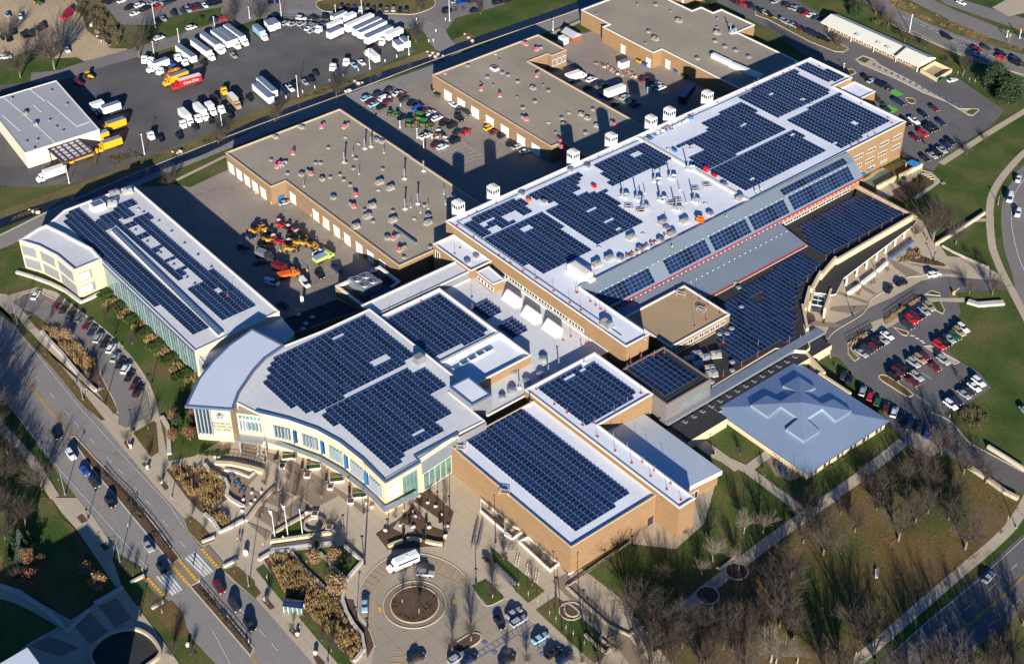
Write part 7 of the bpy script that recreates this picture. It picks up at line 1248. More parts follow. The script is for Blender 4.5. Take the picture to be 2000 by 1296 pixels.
# leaf litter and grass tufts give the park its texture
grass([(111.9,-42.8),(114.3,-7.5),(114.2,21.4),(112.9,49.3),(128.1,57.5),(141.7,57.7),(150.1,55.3),(153.2,17.9),(155.7,-21.2),(124.2,-61.7)],2200,.16,'dead_leaves','fallen brown leaves scattered over the park lawn',64,'fallen_leaves',.02,1.6,.09)
# ---------------------------------------------------------------- street and plaza furniture
def lamps(items,kind,desc,group,rz=0):
    lb=near_labels([(t[0],t[1]) for t in items],desc); P=None
    for i,(x,y,h) in enumerate(items):
        r=thing('street_lamp' if kind=='arm' else 'lamp_post',lb[i],'street lamp' if kind=='arm' else 'lamp',(x,y,0),rz,group)
        if P is None or P[3]!=round(h):
            a=MB(); a.tube((0,0,0),(0,0,h),.13,.08,7); a.tube((0,0,0),(0,0,.5),.28,.26,8)
            c=MB(); 
            if kind=='arm': a.tube((0,0,h),(1.4,0,h+.7),.08,.07,6); a.tube((1.4,0,h+.7),(3.0,0,h+.8),.07,.06,6); c.box(3.3,0,h+.7,h+.88,.9,.32)
            else: c.tube((0,0,h),(0,0,h+.18),.16,.42,8); c.tube((0,0,h+.18),(0,0,h+.32),.42,.1,8)
            m='galvanised' if kind=='arm' else 'white_metal' if kind=='pale' else 'black_metal'
            P=(a.mesh('lamp_pole',[m]),c.mesh('lamp_head',['lamp_white' if kind=='pale' else m]),0,round(h))
        link('pole',P[0],r,(0,0,0)); link('lamp_head',P[1],r,(0,0,0))
lamps([(-56.5,-119.4,8.8),(-22.7,-142,8.2),(-2.8,-120.1,8),(9.9,-142.5,8.1),(38.8,-121.1,7.6),(72.8,-119.7,2.4),(-103.5,-118.2,8.9),(170.5,-.5,3.1),(152.3,48.7,5.4),(52.1,177.7,3.7)],'arm','grey street lamp with a curved arm','arm street lamps',R(-30))
lamps([(-51.2,-114.8,8.6),(-34.5,-114.5,7.8),(-50.4,-99.9,3.5),(-40.5,-142.2,2.4),(29.9,-147.5,3.3),(-10.2,-141.4,3.4),(0.9,-92.3,3.4),(2.3,-90,0.5),(42.3,-93.3,10.6),(50.8,-93.3,9.5),(75.2,-75.2,5),(66.2,-106.5,5.2),(69.8,-105.7,3.5),(92,-62.5,6.8),(103,-63.3,12),(101.8,-68.9,8.7),(104,-61.6,2.4),(92,-62.5,7),(91.4,-35.2,3.6),(79.7,7.4,3.2),(62.1,88.2,3.1),(66.7,70.5,1.4),(59.1,132.9,2.8),(59,78,1.4),(75,64.3,2.7),(51.6,-93.7,10.3),(57.2,-72,6.7),(51.1,-65.2,7.4),(44.7,-64.4,3.1),(45.5,-81.8,4.3),(67.3,-62.3,9.1),(35.7,-82.8,6.1),(-79,-97,3.9),(-88.3,-95.6,3.3)],'dark','dark lamp post with a round head','dark lamp posts')
lamps([(-260.6,18,10.3),(-242.2,18.9,5.8),(-242.3,36.2,5.6),(-242.3,53.3,5.1),(-170.6,-36.5,8.2),(-170.7,-3.4,8.3),(-238.6,5.2,5.8),(-233,63.5,8.9),(-218.6,81.8,5.9),(-210.8,90.1,8.9),(-171,31.4,8.7),(-171.7,66.3,8.6),(-171.4,85.8,8.1),(-185.4,117.7,9.8),(-150.2,145.7,4.1),(-53,260.4,7.6),(-48.6,213.1,2.6),(-23.9,287.9,2.9),(-19.8,291,2.9),(-53,260.3,7.7),(-170,-67.2,7.2),(-115.3,48.1,3.9),(-107.8,45.5,3.8),(-125.6,47.7,2.8)],'pale','pale light pole','pale light poles in the lots')
def many(name,cat,items,desc,group,parts,z=0,label=None,rz=None,scale=None):
    lb=near_labels(items,desc) if not label else [label]*len(items); ms=None; rnd=random.Random(len(items))
    for i,(x,y) in enumerate(items):
        a=rnd.uniform(0,6.28) if rz is None else (rz[i] if isinstance(rz,(list,tuple)) else rz)
        if ms is None: ms=[(n,b.mesh(n,m if isinstance(m,list) else [m])) for n,b,m in parts]
        if len(ms)==1: o=link(name,ms[0][1],None,(x,y,z),a); tag(o,lb[i],cat,group)
        else:
            o=thing(name,lb[i],cat,(x,y,z),a,group)
            for n,me in ms: link(n,me,o,(0,0,0))
        if scale: o.scale=(scale[i%len(scale)],)*3
# red and white safety stands round the roof edges
b1_=MB(); b1_.box(0,0,0,.22,.5,.5); b1_.box(.3,.2,0,.18,.3,.3); b2_=MB(); b2_.tube((0,0,.3),(0,0,2.1),.06,.05,5)
def stands(p,z): many('safety_stand','safety stand',p,'','red safety stands along the roof edges',[('weight',b1_,'red_paint'),('pole',b2_,'galvanised')],z,'red weighted safety stand with a thin pole, set near a roof edge')
stands([(-7.9,10.3),(-2.3,10.6),(6.4,10.4),(14.1,10.3),(19.2,10.4),(11.7,15.7),(11.3,15.3),(17.6,15.5),(20.2,15.6),(22.5,15.3),(24.4,15.6),(6.7,172.3),(3,174.3),(7.5,161.7),(7.5,158.2),(7.7,152.8),(7.7,148.6),(-9.9,175.1),(-30.5,185.4),(-39.4,185.3),(-44.6,165.3),(-44.7,170.8),(-44.9,174.6),(-45.2,178.3),(-43.7,70.6),(-43.7,74.7),(-43.4,81.2),(-43.3,86),(-43.8,94.5),(-44.7,134.9),(-45.3,155),(-44.3,149.9),(-45.4,157.3),(-44.5,121.7),(-43.4,16.3),(-41.5,10.2),(-43.8,20.1),(-43.8,28.6),(-32.9,10.1),(-19.4,9.8),(-16.7,9.7),(-13.9,9.7)],14.5)
stands([(-34.2,5.3),(-32.7,2)],11.6)
stands([(44.2,-21.7),(49.1,-21.4),(56.1,-21.6),(57.3,-18.6),(35.9,-21.5),(62.2,-21.8),(65.1,-18.4),(69.7,-22),(70.8,-18.5),(76.2,-21.8),(77.7,-19.2),(83.3,-21.5),(82.1,-19.1),(89.7,-21.7),(88.7,-19.3),(56.4,0.5),(56.5,-5.1),(57,-10.7),(95,-21.7)],11)
stands([(45.5,16.1),(46.4,19.5),(44.8,5.8),(43.5,8.4),(43.3,12.9)],10.3); stands([(26.8,6),(26.8,7),(21.2,4.7),(21.1,1.6),(23.9,-19.5)],8.6)
stands([(26,140.2),(32.9,141.5),(39.1,140.7),(39.4,134.2),(39.7,128.5),(39.7,121.8),(40.3,116.3),(40.2,110.6),(39.5,104.3),(40,99.8),(42.3,92.4),(44.3,85.9),(61.8,58),(63.3,61.3),(60.4,30.7),(60.7,38.1),(60.6,45.2),(57,49.3),(49.3,42.1),(36.9,21.6),(36.6,22.7)],4.4); stands([(40.7,38.3),(40.7,43.3),(41,48.9),(35.5,49.1),(31.7,49.3)],7.6)
stands([(-59.5,-66.3),(-17.8,-28),(-17.8,-35),(-18.5,-22.1),(-6.1,-11.8)],11.6)
# people
def person_mesh(i,stride):
    b=MB(); rnd=random.Random(i)
    def ell(z,rx,ry,x=0,y=0): return [(x+rx*math.cos(t*.785),y+ry*math.sin(t*.785),z) for t in range(8)]
    s=stride
    for q in (-1,1):                        # legs run up into the trunk
        b.loft([ell(0,.11,.06,q*s+.04,q*.1),ell(.08,.06,.06,q*s,q*.1),ell(.5,.075,.075,q*s*.45,q*.1),ell(.88,.1,.1,0,q*.09),ell(.98,.08,.08,0,q*.06)],1)
    b.loft([ell(.82,.13,.18),ell(1.0,.14,.18),ell(1.2,.14,.2),ell(1.42,.13,.22),ell(1.5,.07,.09)],0)
    for q in (-1,1):
        b.loft([ell(1.44,.055,.055,0,q*.2),ell(1.15,.05,.05,-q*s*.35,q*.27),ell(.88,.04,.04,-q*s*.7+.05,q*.26)],0); b.loft([ell(.9,.035,.03,-q*s*.7+.05,q*.26),ell(.78,.04,.02,-q*s*.75+.08,q*.26),ell(.72,.02,.012,-q*s*.75+.1,q*.26)],2)
    b.loft([ell(1.48,.055,.055),ell(1.56,.06,.06),ell(1.6,.09,.075,.02),ell(1.68,.105,.08,.015),ell(1.76,.095,.075),ell(1.8,.05,.04)],2); h=MB(); h.loft([ell(1.66,.1,.085,-.03),ell(1.74,.115,.09,-.01),ell(1.81,.08,.06,-.01)],0)
    return b,h
PMs={}
def person(x,y,a,label,top,leg='cloth_dark',z=.1,stride=.18):
    k=(top,leg,stride)
    if k not in PMs: b,h=person_mesh(len(PMs),stride); PMs[k]=(b.mesh('person_body',[top,leg,'skin']),h.mesh('person_hair',['black_metal']))
    o=link('person',PMs[k][0],None,(x,y,z),a); tag(o,label,'person',None); link('hair',PMs[k][1],o,(0,0,0))
for i,((x,y),l,t) in enumerate(zip([(-1.7,-92.9),(-1.7,-94),(9.4,-94.2),(10.4,-94.6),(14.5,-96.3),(16,-96.5),(18.1,-112.8),(23.3,-114.8),(23.9,-114.3),(68.9,5.6),(69.5,6.8),(69.9,7.5),(23.3,-128.4),(20.1,-140.9),(43,-74.6),(44.8,-72.9),(50.3,140.5),(43.6,130.1),(108.2,56),(50.1,113.4),(30.5,-105.2),(91.5,15)],
 ['person in a grey coat walking out under the entrance canopy','person in dark clothes walking out under the entrance canopy','person in a red jacket among the plaza tree pits','person in a dark jacket just behind the one in red','person in grey near the plaza tree pit ring','person in a blue jacket near the plaza tree pit ring','person in a bright blue jacket by the walled grass bed','person in pale clothes walking toward the crosswalk','person in dark clothes walking toward the crosswalk beside the pale one','first of three people in shade by the lawn wall','second of three people in shade by the lawn wall','third of three people in shade by the lawn wall','person crossing on the striped crosswalk','person waiting beside the crosswalk bench wall','person in white on the stone garden path','person sitting area visitor in grey on the stone garden path','person in dark clothes by the side plaza bench','person in dark clothes near the side plaza posts','person in red walking past the hip roofed building corner','person in red under the side canopy','person in white by the mail box','person walking on the path near the patio tables'],
 ['cloth_grey','cloth_dark','cloth_red','cloth_dark','cloth_grey','cloth_blue','cloth_blue','cloth_grey','cloth_dark','cloth_dark','cloth_dark','cloth_dark','cloth_dark','cloth_red','white_metal','cloth_grey','cloth_dark','cloth_dark','cloth_red','cloth_red','white_metal','cloth_blue'])): person(x,y,.7*i,l.replace('sitting area visitor','standing'),t)
for i,((x,y),l) in enumerate(zip([(13.2,54.7),(12,80.7),(8.1,99.2),(8.1,101.7)],['worker in a lime vest on the sloping metal roof, nearer the near end','worker in a lime vest on the sloping metal roof, farther along','worker in a lime vest among the tools at the roof curb','worker in a lime vest beside the blue tarp at the roof curb'])): person(x,y,i,l,'hi_vis','cloth_blue',14.55 if i>1 else 14.3)
# flags, walls, planters, benches
for i,((x,y,h),m,l) in enumerate(zip([(28.4,-106.5,9.8),(30.1,-103.5,11.1),(32.3,-100.3,9.6)],['white_metal','red_paint','banner_blue'],['flagpole with a white flag, first of three on the plaza lawn','tallest flagpole with a red and white flag, middle of three on the plaza lawn','flagpole with a blue flag, closest to the ring wall on the plaza lawn'])):
    r=thing('flagpole',l,'flagpole',(x,y,.1)); b=MB(); b.tube((0,0,0),(0,0,h),.11,.06,7); b.ball((0,0,h),.14,.14,.14); b.tube((0,0,0),(0,0,.3),.35,.3,8); b.build('pole','white_metal',r,(0,0,0))
    b=MB(); n=6
    for k in range(n): u0,u1=-k*.32,-(k+1)*.32; f=lambda t:.16*math.sin(t*2.4); g=lambda t:.35*t*t*.25; b.face([(u0,f(u0),h-1.5+g(u0)*-1),(u1,f(u1),h-1.5-g(u1)),(u1,f(u1),h-.15-g(u1)),(u0,f(u0),h-.15-g(u0))],k%2 if i==1 else 0)
    b.build('flag',[m,'white_metal'],r,(0,0,0))
def wall(q,wd,h,m,label,name='low_wall',sm=False): o=strip(name,q,wd,5,m,sm,h,'thing'); return tag(o,label,'wall')
for q,wd,h,m,l in [([(29.3,-108.5),(33.4,-100.8),(37.4,-93)],.9,1.1,'cream_stone','cream stone wall along the front of the flagpole lawn'),([(26.9,-106.2),(26.5,-95.7),(26.6,-93.9)],.8,.7,'concrete','pale wall along the back of the flagpole lawn'),([(18.2,-109.1),(15,-103.3),(12.3,-96.4)],.8,.8,'concrete','straight pale wall between the grass bed patio and the paved squares'),
 ([(-6.9,-103.8),(-3.6,-100.4),(1.2,-97.2),(4.8,-95.3)],1.3,1.0,'cream_stone','curved cream wall with a railing above the patio'),([(-3,-103.1),(0.2,-100.8),(4,-99.4),(3.3,-97.4)],.7,.7,'white_rock','pale curved trough wall in the patio'),([(-8.5,-106.3),(-3.6,-106.8),(0.7,-105.1),(3.6,-105.8),(6.4,-108.1),(9.1,-107.9),(13.3,-106.8)],.9,.9,'white_rock','wavy white stone wall between the walled grass bed and the patio'),
 ([(8.7,-116.4),(12.7,-116),(17.4,-116.7),(17.6,-113.5),(17.6,-109.6)],.9,.8,'white_rock','white stone wall at the lower tip of the walled grass bed'),([(-94.9,-114),(-87.7,-114.4),(-80.1,-114.3),(-73.1,-114.8),(-66,-115),(-61.2,-114.9),(-57.6,-114.7)],1.0,.8,'white_rock','white stone wall along the boulevard side of the curved grass bed'),([(-34.6,-105.3),(-29.7,-106.1),(-24.1,-108.9),(-18.7,-111.7)],1.2,.6,'white_rock','rough white boulder edging along the lawn walk'),
 ([(35.9,-106.1),(43.1,-106.8),(48.6,-106.5),(54.4,-106.4)],.7,.6,'rock','stone edging between the small lawn and the long grass bed'),([(42.7,-94),(46.7,-93.9),(50.5,-93.6),(52,-97.5),(53.3,-100.9),(58.3,-105.2),(62.5,-106.9),(66.7,-107.8),(71.2,-108.2),(75.3,-110.4),(76.7,-114.4)],.8,.8,'white_rock','white stone wall winding down the roundabout side of the long grass bed'),([(32.7,-114.3),(32.5,-109.9),(35.1,-106.3)],.9,.7,'white_rock','white stone wall at the top of the long grass bed'),
 ([(40.7,-100.4),(48.2,-100.6),(53.7,-100.4)],.7,.6,'rock','stone edging crossing the small lawn'),([(31.6,-109.9),(35.5,-103),(40.2,-95.1)],.3,1.0,'galvanised','steel railing along the path under the flagpole lawn'),([(50.5,-85.3),(50.9,-82.9),(51.4,-81.1)],.9,.9,'cream_stone','left of three curved cream seat walls behind the bus'),([(51.6,-80),(52.7,-78.3),(54.5,-77.4)],.9,.9,'cream_stone','middle of three curved cream seat walls behind the bus'),([(55.4,-76.5),(57.4,-75.3),(59.2,-73.8)],.9,.9,'cream_stone','right of three curved cream seat walls behind the bus'),
 ([(88.4,-54.9),(87.7,-34.5)],.5,.5,'coping_white','pale ledge along the foot of the gym wall'),([(91.3,-58.3),(90,-34.8)],.5,.5,'concrete','low concrete wall along the lawn below the gym'),([(91.3,-58.3),(100.3,-58.7),(108,-58.7),(113.4,-57.1),(113.6,-52)],.6,.5,'concrete','low concrete wall round the park lawn corner'),([(111.3,-23.6),(112.2,-23.6),(111.7,-16.7)],.5,.5,'concrete','short bent concrete wall beside the diagonal path'),
 ([(106.3,-65.3),(110.4,-65.6),(114.1,-65.3),(113.6,-63.6)],.7,.6,'concrete','bent concrete seat wall on the lawn by the brown path'),([(109.1,-62.3),(109.7,-63.2),(113.2,-63.2)],.5,.5,'concrete','short hooked concrete wall inside the bent seat wall'),([(81.1,122.1),(84.3,123.2),(88.9,130.3)],2,.8,'white_rock','broad white culvert wall beside the loop drive exit'),([(54.2,140.3),(54,152.3),(53,168.8)],.6,1.2,'kerb_concrete','long straight white wall in the grass near the big bare tree'),
 ([(127.8,69.2),(133.8,69.2),(140.3,69.1)],.7,1.2,'kerb_concrete','straight white bridge parapet on the lawn side of the drive'),([(129.4,58.1),(135.5,58),(142.3,57.4),(146.1,58)],1.1,1.1,'concrete','broad white bridge parapet on the park side of the drive'),([(49.9,121.7),(48.2,135.6)],.9,1.1,'blue_grey_trim','longest bench wall in the side plaza'),([(53.8,95.8),(53.4,102)],.9,1.1,'coping_white','bench wall in the side plaza nearest the vestibule'),([(52.9,103.8),(52,111.1)],.9,1.1,'coping_white','second bench wall in the side plaza from the vestibule'),([(51.7,113),(50.7,118.9)],.9,1.1,'coping_white','third bench wall in the side plaza from the vestibule'),
 ([(56,141.4),(60.9,141.3),(70.5,142.3),(73.8,142.8)],.6,.7,'rock','stone wall along the terrace below the culvert lawn'),([(18.7,152.4),(18.7,162.6)],.8,1.8,'cream_stone','lower cream wall between the pond garden and its ramp'),([(19,164.4),(19.2,177)],.8,1.8,'cream_stone','upper cream wall between the pond garden and its ramp'),
 ([(-2.2,-170.5),(3,-167.6),(11.7,-165.4),(18.1,-164.4),(23.2,-164.1),(20.1,-156.6)],1.0,.7,'white_rock','curved white stone wall across the street'),([(19,-154.6),(18.9,-150.6),(18.5,-146.3)],.9,.7,'white_rock','straight white stone wall across the street near the crosswalk'),([(18.5,-144.1),(18.5,-140)],.7,.7,'white_rock','stone block wall beside the crosswalk, far side of the street'),([(29.9,-144.1),(29.5,-140.6)],.7,.7,'white_rock','stone block wall beside the crosswalk, by the lower verge'),([(17.5,-122.4),(18.1,-118.8)],.7,.7,'white_rock','stone block wall beside the crosswalk, upper near side'),([(28.9,-122.5),(29,-118.7)],.7,.7,'white_rock','stone block wall beside the crosswalk, lower near side')]: wall(q,wd,h,m,l)
b=MB(); q=disc((38,-156),1,36); 
dc=[(34.2,-163.8),(31.3,-160.9),(30.3,-156.9),(31.3,-153.1),(33.7,-150.2),(38.2,-148.7),(43.3,-149),(45.2,-150.4),(45.9,-153.3),(46.3,-159.7),(41.6,-164.1)]; dc=smooth(dc,4,True)
ring(b,dc,.7,1.0); tag(b.build('pool_wall','concrete'),'dark disc enclosed by a pale ring wall at the bottom edge of the picture','wall'); sheet('dark_pool',inset(dc,.5),6,'black_roof')
b=MB(); q=[(38.9,-206.4),(38.3,-185),(37.9,-178.1),(45,-178.1),(69.4,-178.4),(70.6,-205.5)]; b.prism(q,0,18,0,1); o=b.build('building',['cream_stone','prow_roof']); tag(o,'corner of a white flat roof at the bottom left edge of the picture','building')
rw=31.2,-95.8; b=MB(); ring(b,disc((rw),3.1,28),.7,.75); tag(b.build('ring_wall','concrete'),'round concrete ring wall beside the flagpole lawn','wall')
# railings
def railing(q,h,label,step=1.5):
    b=MB(); q=smooth(q,4) if len(q)>2 else q
    for p,c in zip(q,q[1:]):
        for z in (h,h*.55,.15): b.tube((*p,z),(*c,z),.06,.06,4)
        d=Vector(c)-Vector(p); n=max(1,int(d.length/step))
        for k in range(n): e=Vector(p)+d*k/n; b.tube((e.x,e.y,0),(e.x,e.y,h),.06,.06,4)
    tag(b.build('railing','black_metal'),label,'railing')
railing([(-24.8,-129.2),(-17.6,-129.4),(-10.2,-129),(-6.6,-129.4),(4.2,-129.5),(15.2,-130.3)],1.2,'dark railing along the longer street median strip'); railing([(31.5,-131.3),(40.5,-131.4),(46.1,-131.3),(56.1,-131.6)],1.2,'dark railing along the shorter street median strip')
railing([(-7.8,-100),(-4.2,-96.8),(-.9,-94.8),(1.9,-93.8)],1.1,'dark railing above the curved cream patio wall'); railing([(70,94.8),(69.1,111.6)],1.4,'dark railing in front of the upper row of grass tufts'); railing([(70.2,76.2),(70.6,87.8)],1.4,'dark railing in front of the lower row of grass tufts')
railing([(-94.1,217.7),(-85.3,216.1),(-77.9,215.8),(-69.2,215.5),(-64.2,216.1)],2.2,'chain link fence along the lane behind the far workshop',3); railing([(-232,62.8),(-224.4,70.9),(-218.3,77.3)],1.8,'fence behind the truck lot',3); railing([(-124.7,131.3),(-115.1,130.8)],1.1,'railing on the loading ramp of the second workshop')
railing([(91.4,-57.7),(91,-45.8),(90,-34.8)],1.0,'dark railing along the low wall under the gym')
# plaza pieces
pl=MB(); pl.loft([[(-1.9,-.75,0),(1.9,-.75,0),(1.9,.75,0),(-1.9,.75,0)],[(-2.1,-.95,.9),(2.1,-.95,.9),(2.1,.95,.9),(-2.1,.95,.9)]]); ps_=MB(); ps_.bx(-1.9,-.75,.86,1.9,.75,.93)
many('planter','planter',[(4.4,-86.5),(12.4,-83.5),(20.9,-81.4),(30,-80.2)],'long white planter','long white planters along the curved front',[('trough',pl,'coping_white'),('soil',ps_,'shrub_green')],.12,None,1.05)
pl=MB(); pl.loft([[(-.7,-.7,0),(.7,-.7,0),(.7,.7,0),(-.7,.7,0)],[(-.95,-.95,.85),(.95,-.95,.85),(.95,.95,.85),(-.95,.95,.85)]]); ps_=MB(); ps_.bx(-.72,-.72,.82,.72,.72,.9)
many('planter','planter',[(6.4,-89.9),(14.1,-86.7),(22.1,-84.4),(30.4,-83.3),(28.2,-93.6),(35,-93.5),(-136.4,-104.4)][:6],'small square white planter','square white planters',[('pot',pl,'coping_white'),('soil',ps_,'mulch')],.12,None,.8)
bn=MB(); bn.bx(-1.6,-.35,.4,1.6,.3,.5); bn2=MB(); bn2.bx(-1.6,.26,.5,1.6,.34,.95); bn3=MB(); [bn3.bx(u-.06,-.3,0,u+.06,.3,.42) for u in (-1.3,1.3)]
BN=[('seat',bn,'black_metal'),('backrest',bn2,'black_metal'),('support',bn3,'galvanised')]
many('bench','bench',[(1.8,-88.8),(9.4,-85.3),(17.9,-82.9),(26.1,-80.8)],'dark bench under the curved canopy','benches under the curved canopy',BN,.12,None,-.6)
many('bench','bench',[(46.4,-75.3),(49.1,-71.6),(51.2,-68.6),(48.9,-79.1),(43.9,-72.9),(53.5,-75.9)],'dark bench in the stone garden','benches in the stone garden',BN,.12,None,-.6)
bw=[('seat',bn,'white_metal'),('backrest',bn2,'white_metal'),('support',bn3,'galvanised')]
many('bench','bench',[(139.4,6.4)],'','park bench',bw,.1,'white park bench alone on the brown park lawn',-.9)
tb=MB(); tb.tube((0,0,.7),(0,0,.76),.6,.6,10); tb2=MB(); tb2.tube((0,0,0),(0,0,.7),.08,.08,6)
def stool(t):
    q=MB(); q.tube((.95*math.cos(t),.95*math.sin(t),0),(.95*math.cos(t),.95*math.sin(t),.47),.08,.27,8); return q
many('cafe_table','table',[(0.5,-103),(4.3,-103.5),(7.6,-103.8),(94.7,17.3),(97.8,16.7),(96.8,17.4)],'blue patio table with stools','blue patio tables',[('table_top',tb,'banner_blue'),('leg',tb2,'banner_blue')]+[('stool',stool(t),'paint_navy_blue') for t in (0,1.57,3.14,4.71)],.15)
rk=MB(); rk.ball((0,0,.3),.85,.7,.6,0,8,4,.18)
many('boulder','boulder',[(9.7,-102.1),(12.5,-102.8),(10.7,-105.4),(13.1,-104.6),(14.1,-107.9),(11.1,-99.9),(45.1,-82.3),(43.9,-67.2),(46.4,-66.4),(49.8,-67),(51.7,-72.6),(39.2,-65.5),(45.9,-73),(46.1,-78.1),(48.9,-75.8),(54.4,-68.4),(33.3,-80.2),(35.1,-79.6),(40.3,-67.4),(-9.5,-102.4),(-8.5,-101.7),(33.4,-80),(35.5,-79.9)],'pale boulder','pale boulders in the plaza beds',[('stone',rk,'white_rock')],.1,None,None,(.75,.6,.85,.65))
many('boulder','boulder',[(-166.8,55.4),(-164.1,55.3),(-163.9,57.1),(-162.1,47.8),(-161.6,49.3),(-168.4,93),(-166.1,94),(-163.8,94.9),(-161.6,95.8),(-165,91.8),(-162.7,92.7),(-171.3,114.8),(-167.5,113.9),(-164.2,113.3),(-162.3,-86.2),(-160.7,-85.6),(-158.8,-84.6),(-165.1,-27.8),(-163.1,-26.8),(-163.3,-25.6),(82.7,-.5),(83.9,-.7)],'pale boulder on the creek bank','boulders along the creek',[('stone',rk,'rock')],.1,None,None,(.9,1.2,.7))
# street side litter bins, mailbox, shelter, signs
bi=MB(); bi.loft([[(-.35,-.35,0),(.35,-.35,0),(.35,.35,0),(-.35,.35,0)],[(-.4,-.4,.9),(.4,-.4,.9),(.4,.4,.9),(-.4,.4,.9)]]); bl2=MB(); bl2.loft([[(-.45,-.45,.9),(.45,-.45,.9),(.45,.45,.9),(-.45,.45,.9)],[(-.25,-.25,1.2),(.25,-.25,1.2),(.25,.25,1.2),(-.25,.25,1.2)]])
many('litter_bin','bin',[(-28.4,-118.8),(-17.4,-119.4),(-9.8,-119.2),(45.7,-120.4),(60.9,-120.6),(68.7,-120.5),(46.4,-143.3),(57.5,-71.6),(26.5,-95.2)],'pale litter bin','pale litter bins',[('bin',bi,'concrete'),('lid',bl2,'coping_white')],.1)
r=thing('bus_shelter','small bus shelter with a navy hip roof and white framed glass','bus shelter',(53.3,-116.6,.1),.85); b=MB(); b.bx(-2.6,-1.3,2.5,2.6,1.3,2.65); b.loft([[(-2.6,-1.3,2.65),(2.6,-1.3,2.65),(2.6,1.3,2.65),(-2.6,1.3,2.65)],[(-1.8,-.1,3.2),(1.8,-.1,3.2),(1.8,.1,3.2),(-1.8,.1,3.2)]]); b.build('roof','paint_navy_blue',r,(0,0,0)); b=MB(); b.bx(-2.3,-1.05,.2,2.3,1.0,2.4); b.build('glass','glass_green',r,(0,0,0)); b=MB()
for u in (-2.35,-1.2,0,1.2,2.35):
    for v in (-1.1,1.05): b.bx(u-.06,v-.06,0,u+.06,v+.06,2.5)
b.build('frame','white_metal',r,(0,0,0)); r.rotation_euler.z=-.85+1.57
b=MB(); b.bx(-.5,-.45,0,.5,.45,1.2); b.loft([[(-.5,-.45,1.2),(.5,-.45,1.2),(.5,.45,1.2),(-.5,.45,1.2)],[(-.35,-.3,1.5),(.35,-.3,1.5),(.35,.3,1.5),(-.35,.3,1.5)]]); o=b.build('mail_box','white_metal',None,(28.6,-115.7,.1)); tag(o,'white box kiosk on the pavement near the crosswalk','box')
si=MB(); si.tube((0,0,0),(0,0,2.2),.05,.05,5); s2=MB(); s2.bx(-.04,-.35,1.5,.04,.35,2.2)
many('road_sign','sign',[(17.4,-139.8),(30.4,-130.5),(0.6,-134.9),(19.3,-119.5),(17.4,-139.8),(55.8,-131.4),(29.8,-110.9),(40.4,-116.4),(60,-119.1),(-9.4,242.8),(-7.1,243.4),(-15.8,243.7),(-13.4,243.8),(-2.5,243.6),(-.4,243.6),(83.9,-68.1),(87.8,-68.2),(91.2,-68),(96.1,-68.2),(98.6,-68.2),(102.4,-68.2),(105,-68.1),(109,-68),(149.4,48.5),(153.9,-19.1),(156.9,-8.9),(113.3,70.4)],'small white sign post','small white sign posts',[('post',si,'galvanised'),('sign_plate',s2,'white_metal')],.05,None,.8)
tl=MB(); tl.tube((0,0,0),(0,0,4.2),.09,.08,6); t2=MB(); t2.bx(-.2,-.2,3.2,.2,.2,4.4)
many('traffic_light','traffic light',[(-19.9,283.5),(-19.8,290.7)],'yellow traffic light','yellow traffic lights',[('post',tl,'galvanised'),('signal',t2,'yellow_line')],0)
bo=MB(); bo.tube((0,0,0),(0,0,1.2),.17,.17,8)
many('bollard','bollard',[(-94.1,-31.9),(-84.2,-32.6),(-75.1,-32.6),(-68.8,-32),(-95.9,-12.4),(-91,-12.5),(-88.4,-12.5),(-84,-12.1),(-81.2,-12.5),(-76.7,-12.3),(-73.8,-12.7),(-133.8,75.5),(-134.6,75.1),(-116,75.5),(-112.1,75.7),(-107.2,74.2),(-93.6,75.2),(-90.7,75.3),(-118,-18.7),(-111.5,-18.8),(-106.2,-12.4),(-120.7,-19.4),(-134.8,74.9),(-115,74.9)],'yellow bollard','yellow bollards at the garage doors',[('post',bo,'yellow_line')],.1)
many('bollard','bollard',[(-224.4,72.9),(-224,78.2),(-194.9,107.2),(-191.8,105.3),(-187,116.7),(-175.4,99),(-174.6,100.8),(-181,107),(-139.1,57.8),(-173.2,21.6),(-172.8,26.9),(-172.5,34.5),(-172.5,40.2),(-173.2,47.7),(-173.3,54.3),(-173.3,61.8),(-172.7,74.6),(-172.8,80.6)],'white gate post','white posts round the truck lot',[('post',bo,'white_metal')],.05)
# bicycles in racks
def bwheel(wx):
    q=MB()
    for k in range(12): a,c=k*.5236,(k+1)*.5236; q.tube((wx+.34*math.cos(a),0,.35+.34*math.sin(a)),(wx+.34*math.cos(c),0,.35+.34*math.sin(c)),.035,.035,4,0,False)
    return q
BWL=[('wheel',bwheel(-.52),'tyre'),('wheel',bwheel(.52),'tyre')]
bf=MB(); [bf.tube(p,q,.04,.04,4) for p,q in (((-.52,0,.35),(-.1,0,.85)),((-.1,0,.85),(.4,0,.85)),((.4,0,.85),(-.05,0,.35)),((-.52,0,.35),(-.05,0,.35)),((.52,0,.35),(.38,0,1.0)),((.38,-.25,1.02),(.38,.25,1.02)),((-.15,0,.95),(.02,0,.95)))]
def bikes(p,q,n,label,grp,a,w):
    P,Q=Vector(p),Vector(q); lst=[tuple(P.lerp(Q,(i+.5)/n)+Vector((-(Q-P).y,(Q-P).x)).normalized()*((i%2)*2-1)*w) for i in range(n)]
    many('bicycle','bicycle',lst,'',grp,BWL+[('frame',bf,'galvanised')],.12,label,a)
bikes((59.3,-61.2),(65.4,-67.8),18,'bicycle in the double rack row on the pavement beside the gym','bicycles in the pavement rack',1.9,.7)
bikes((73.2,-67.9),(83,-68.3),20,'bicycle in the rack row along the narrow lawn strip','bicycles in the lawn edge rack',.9,.25)
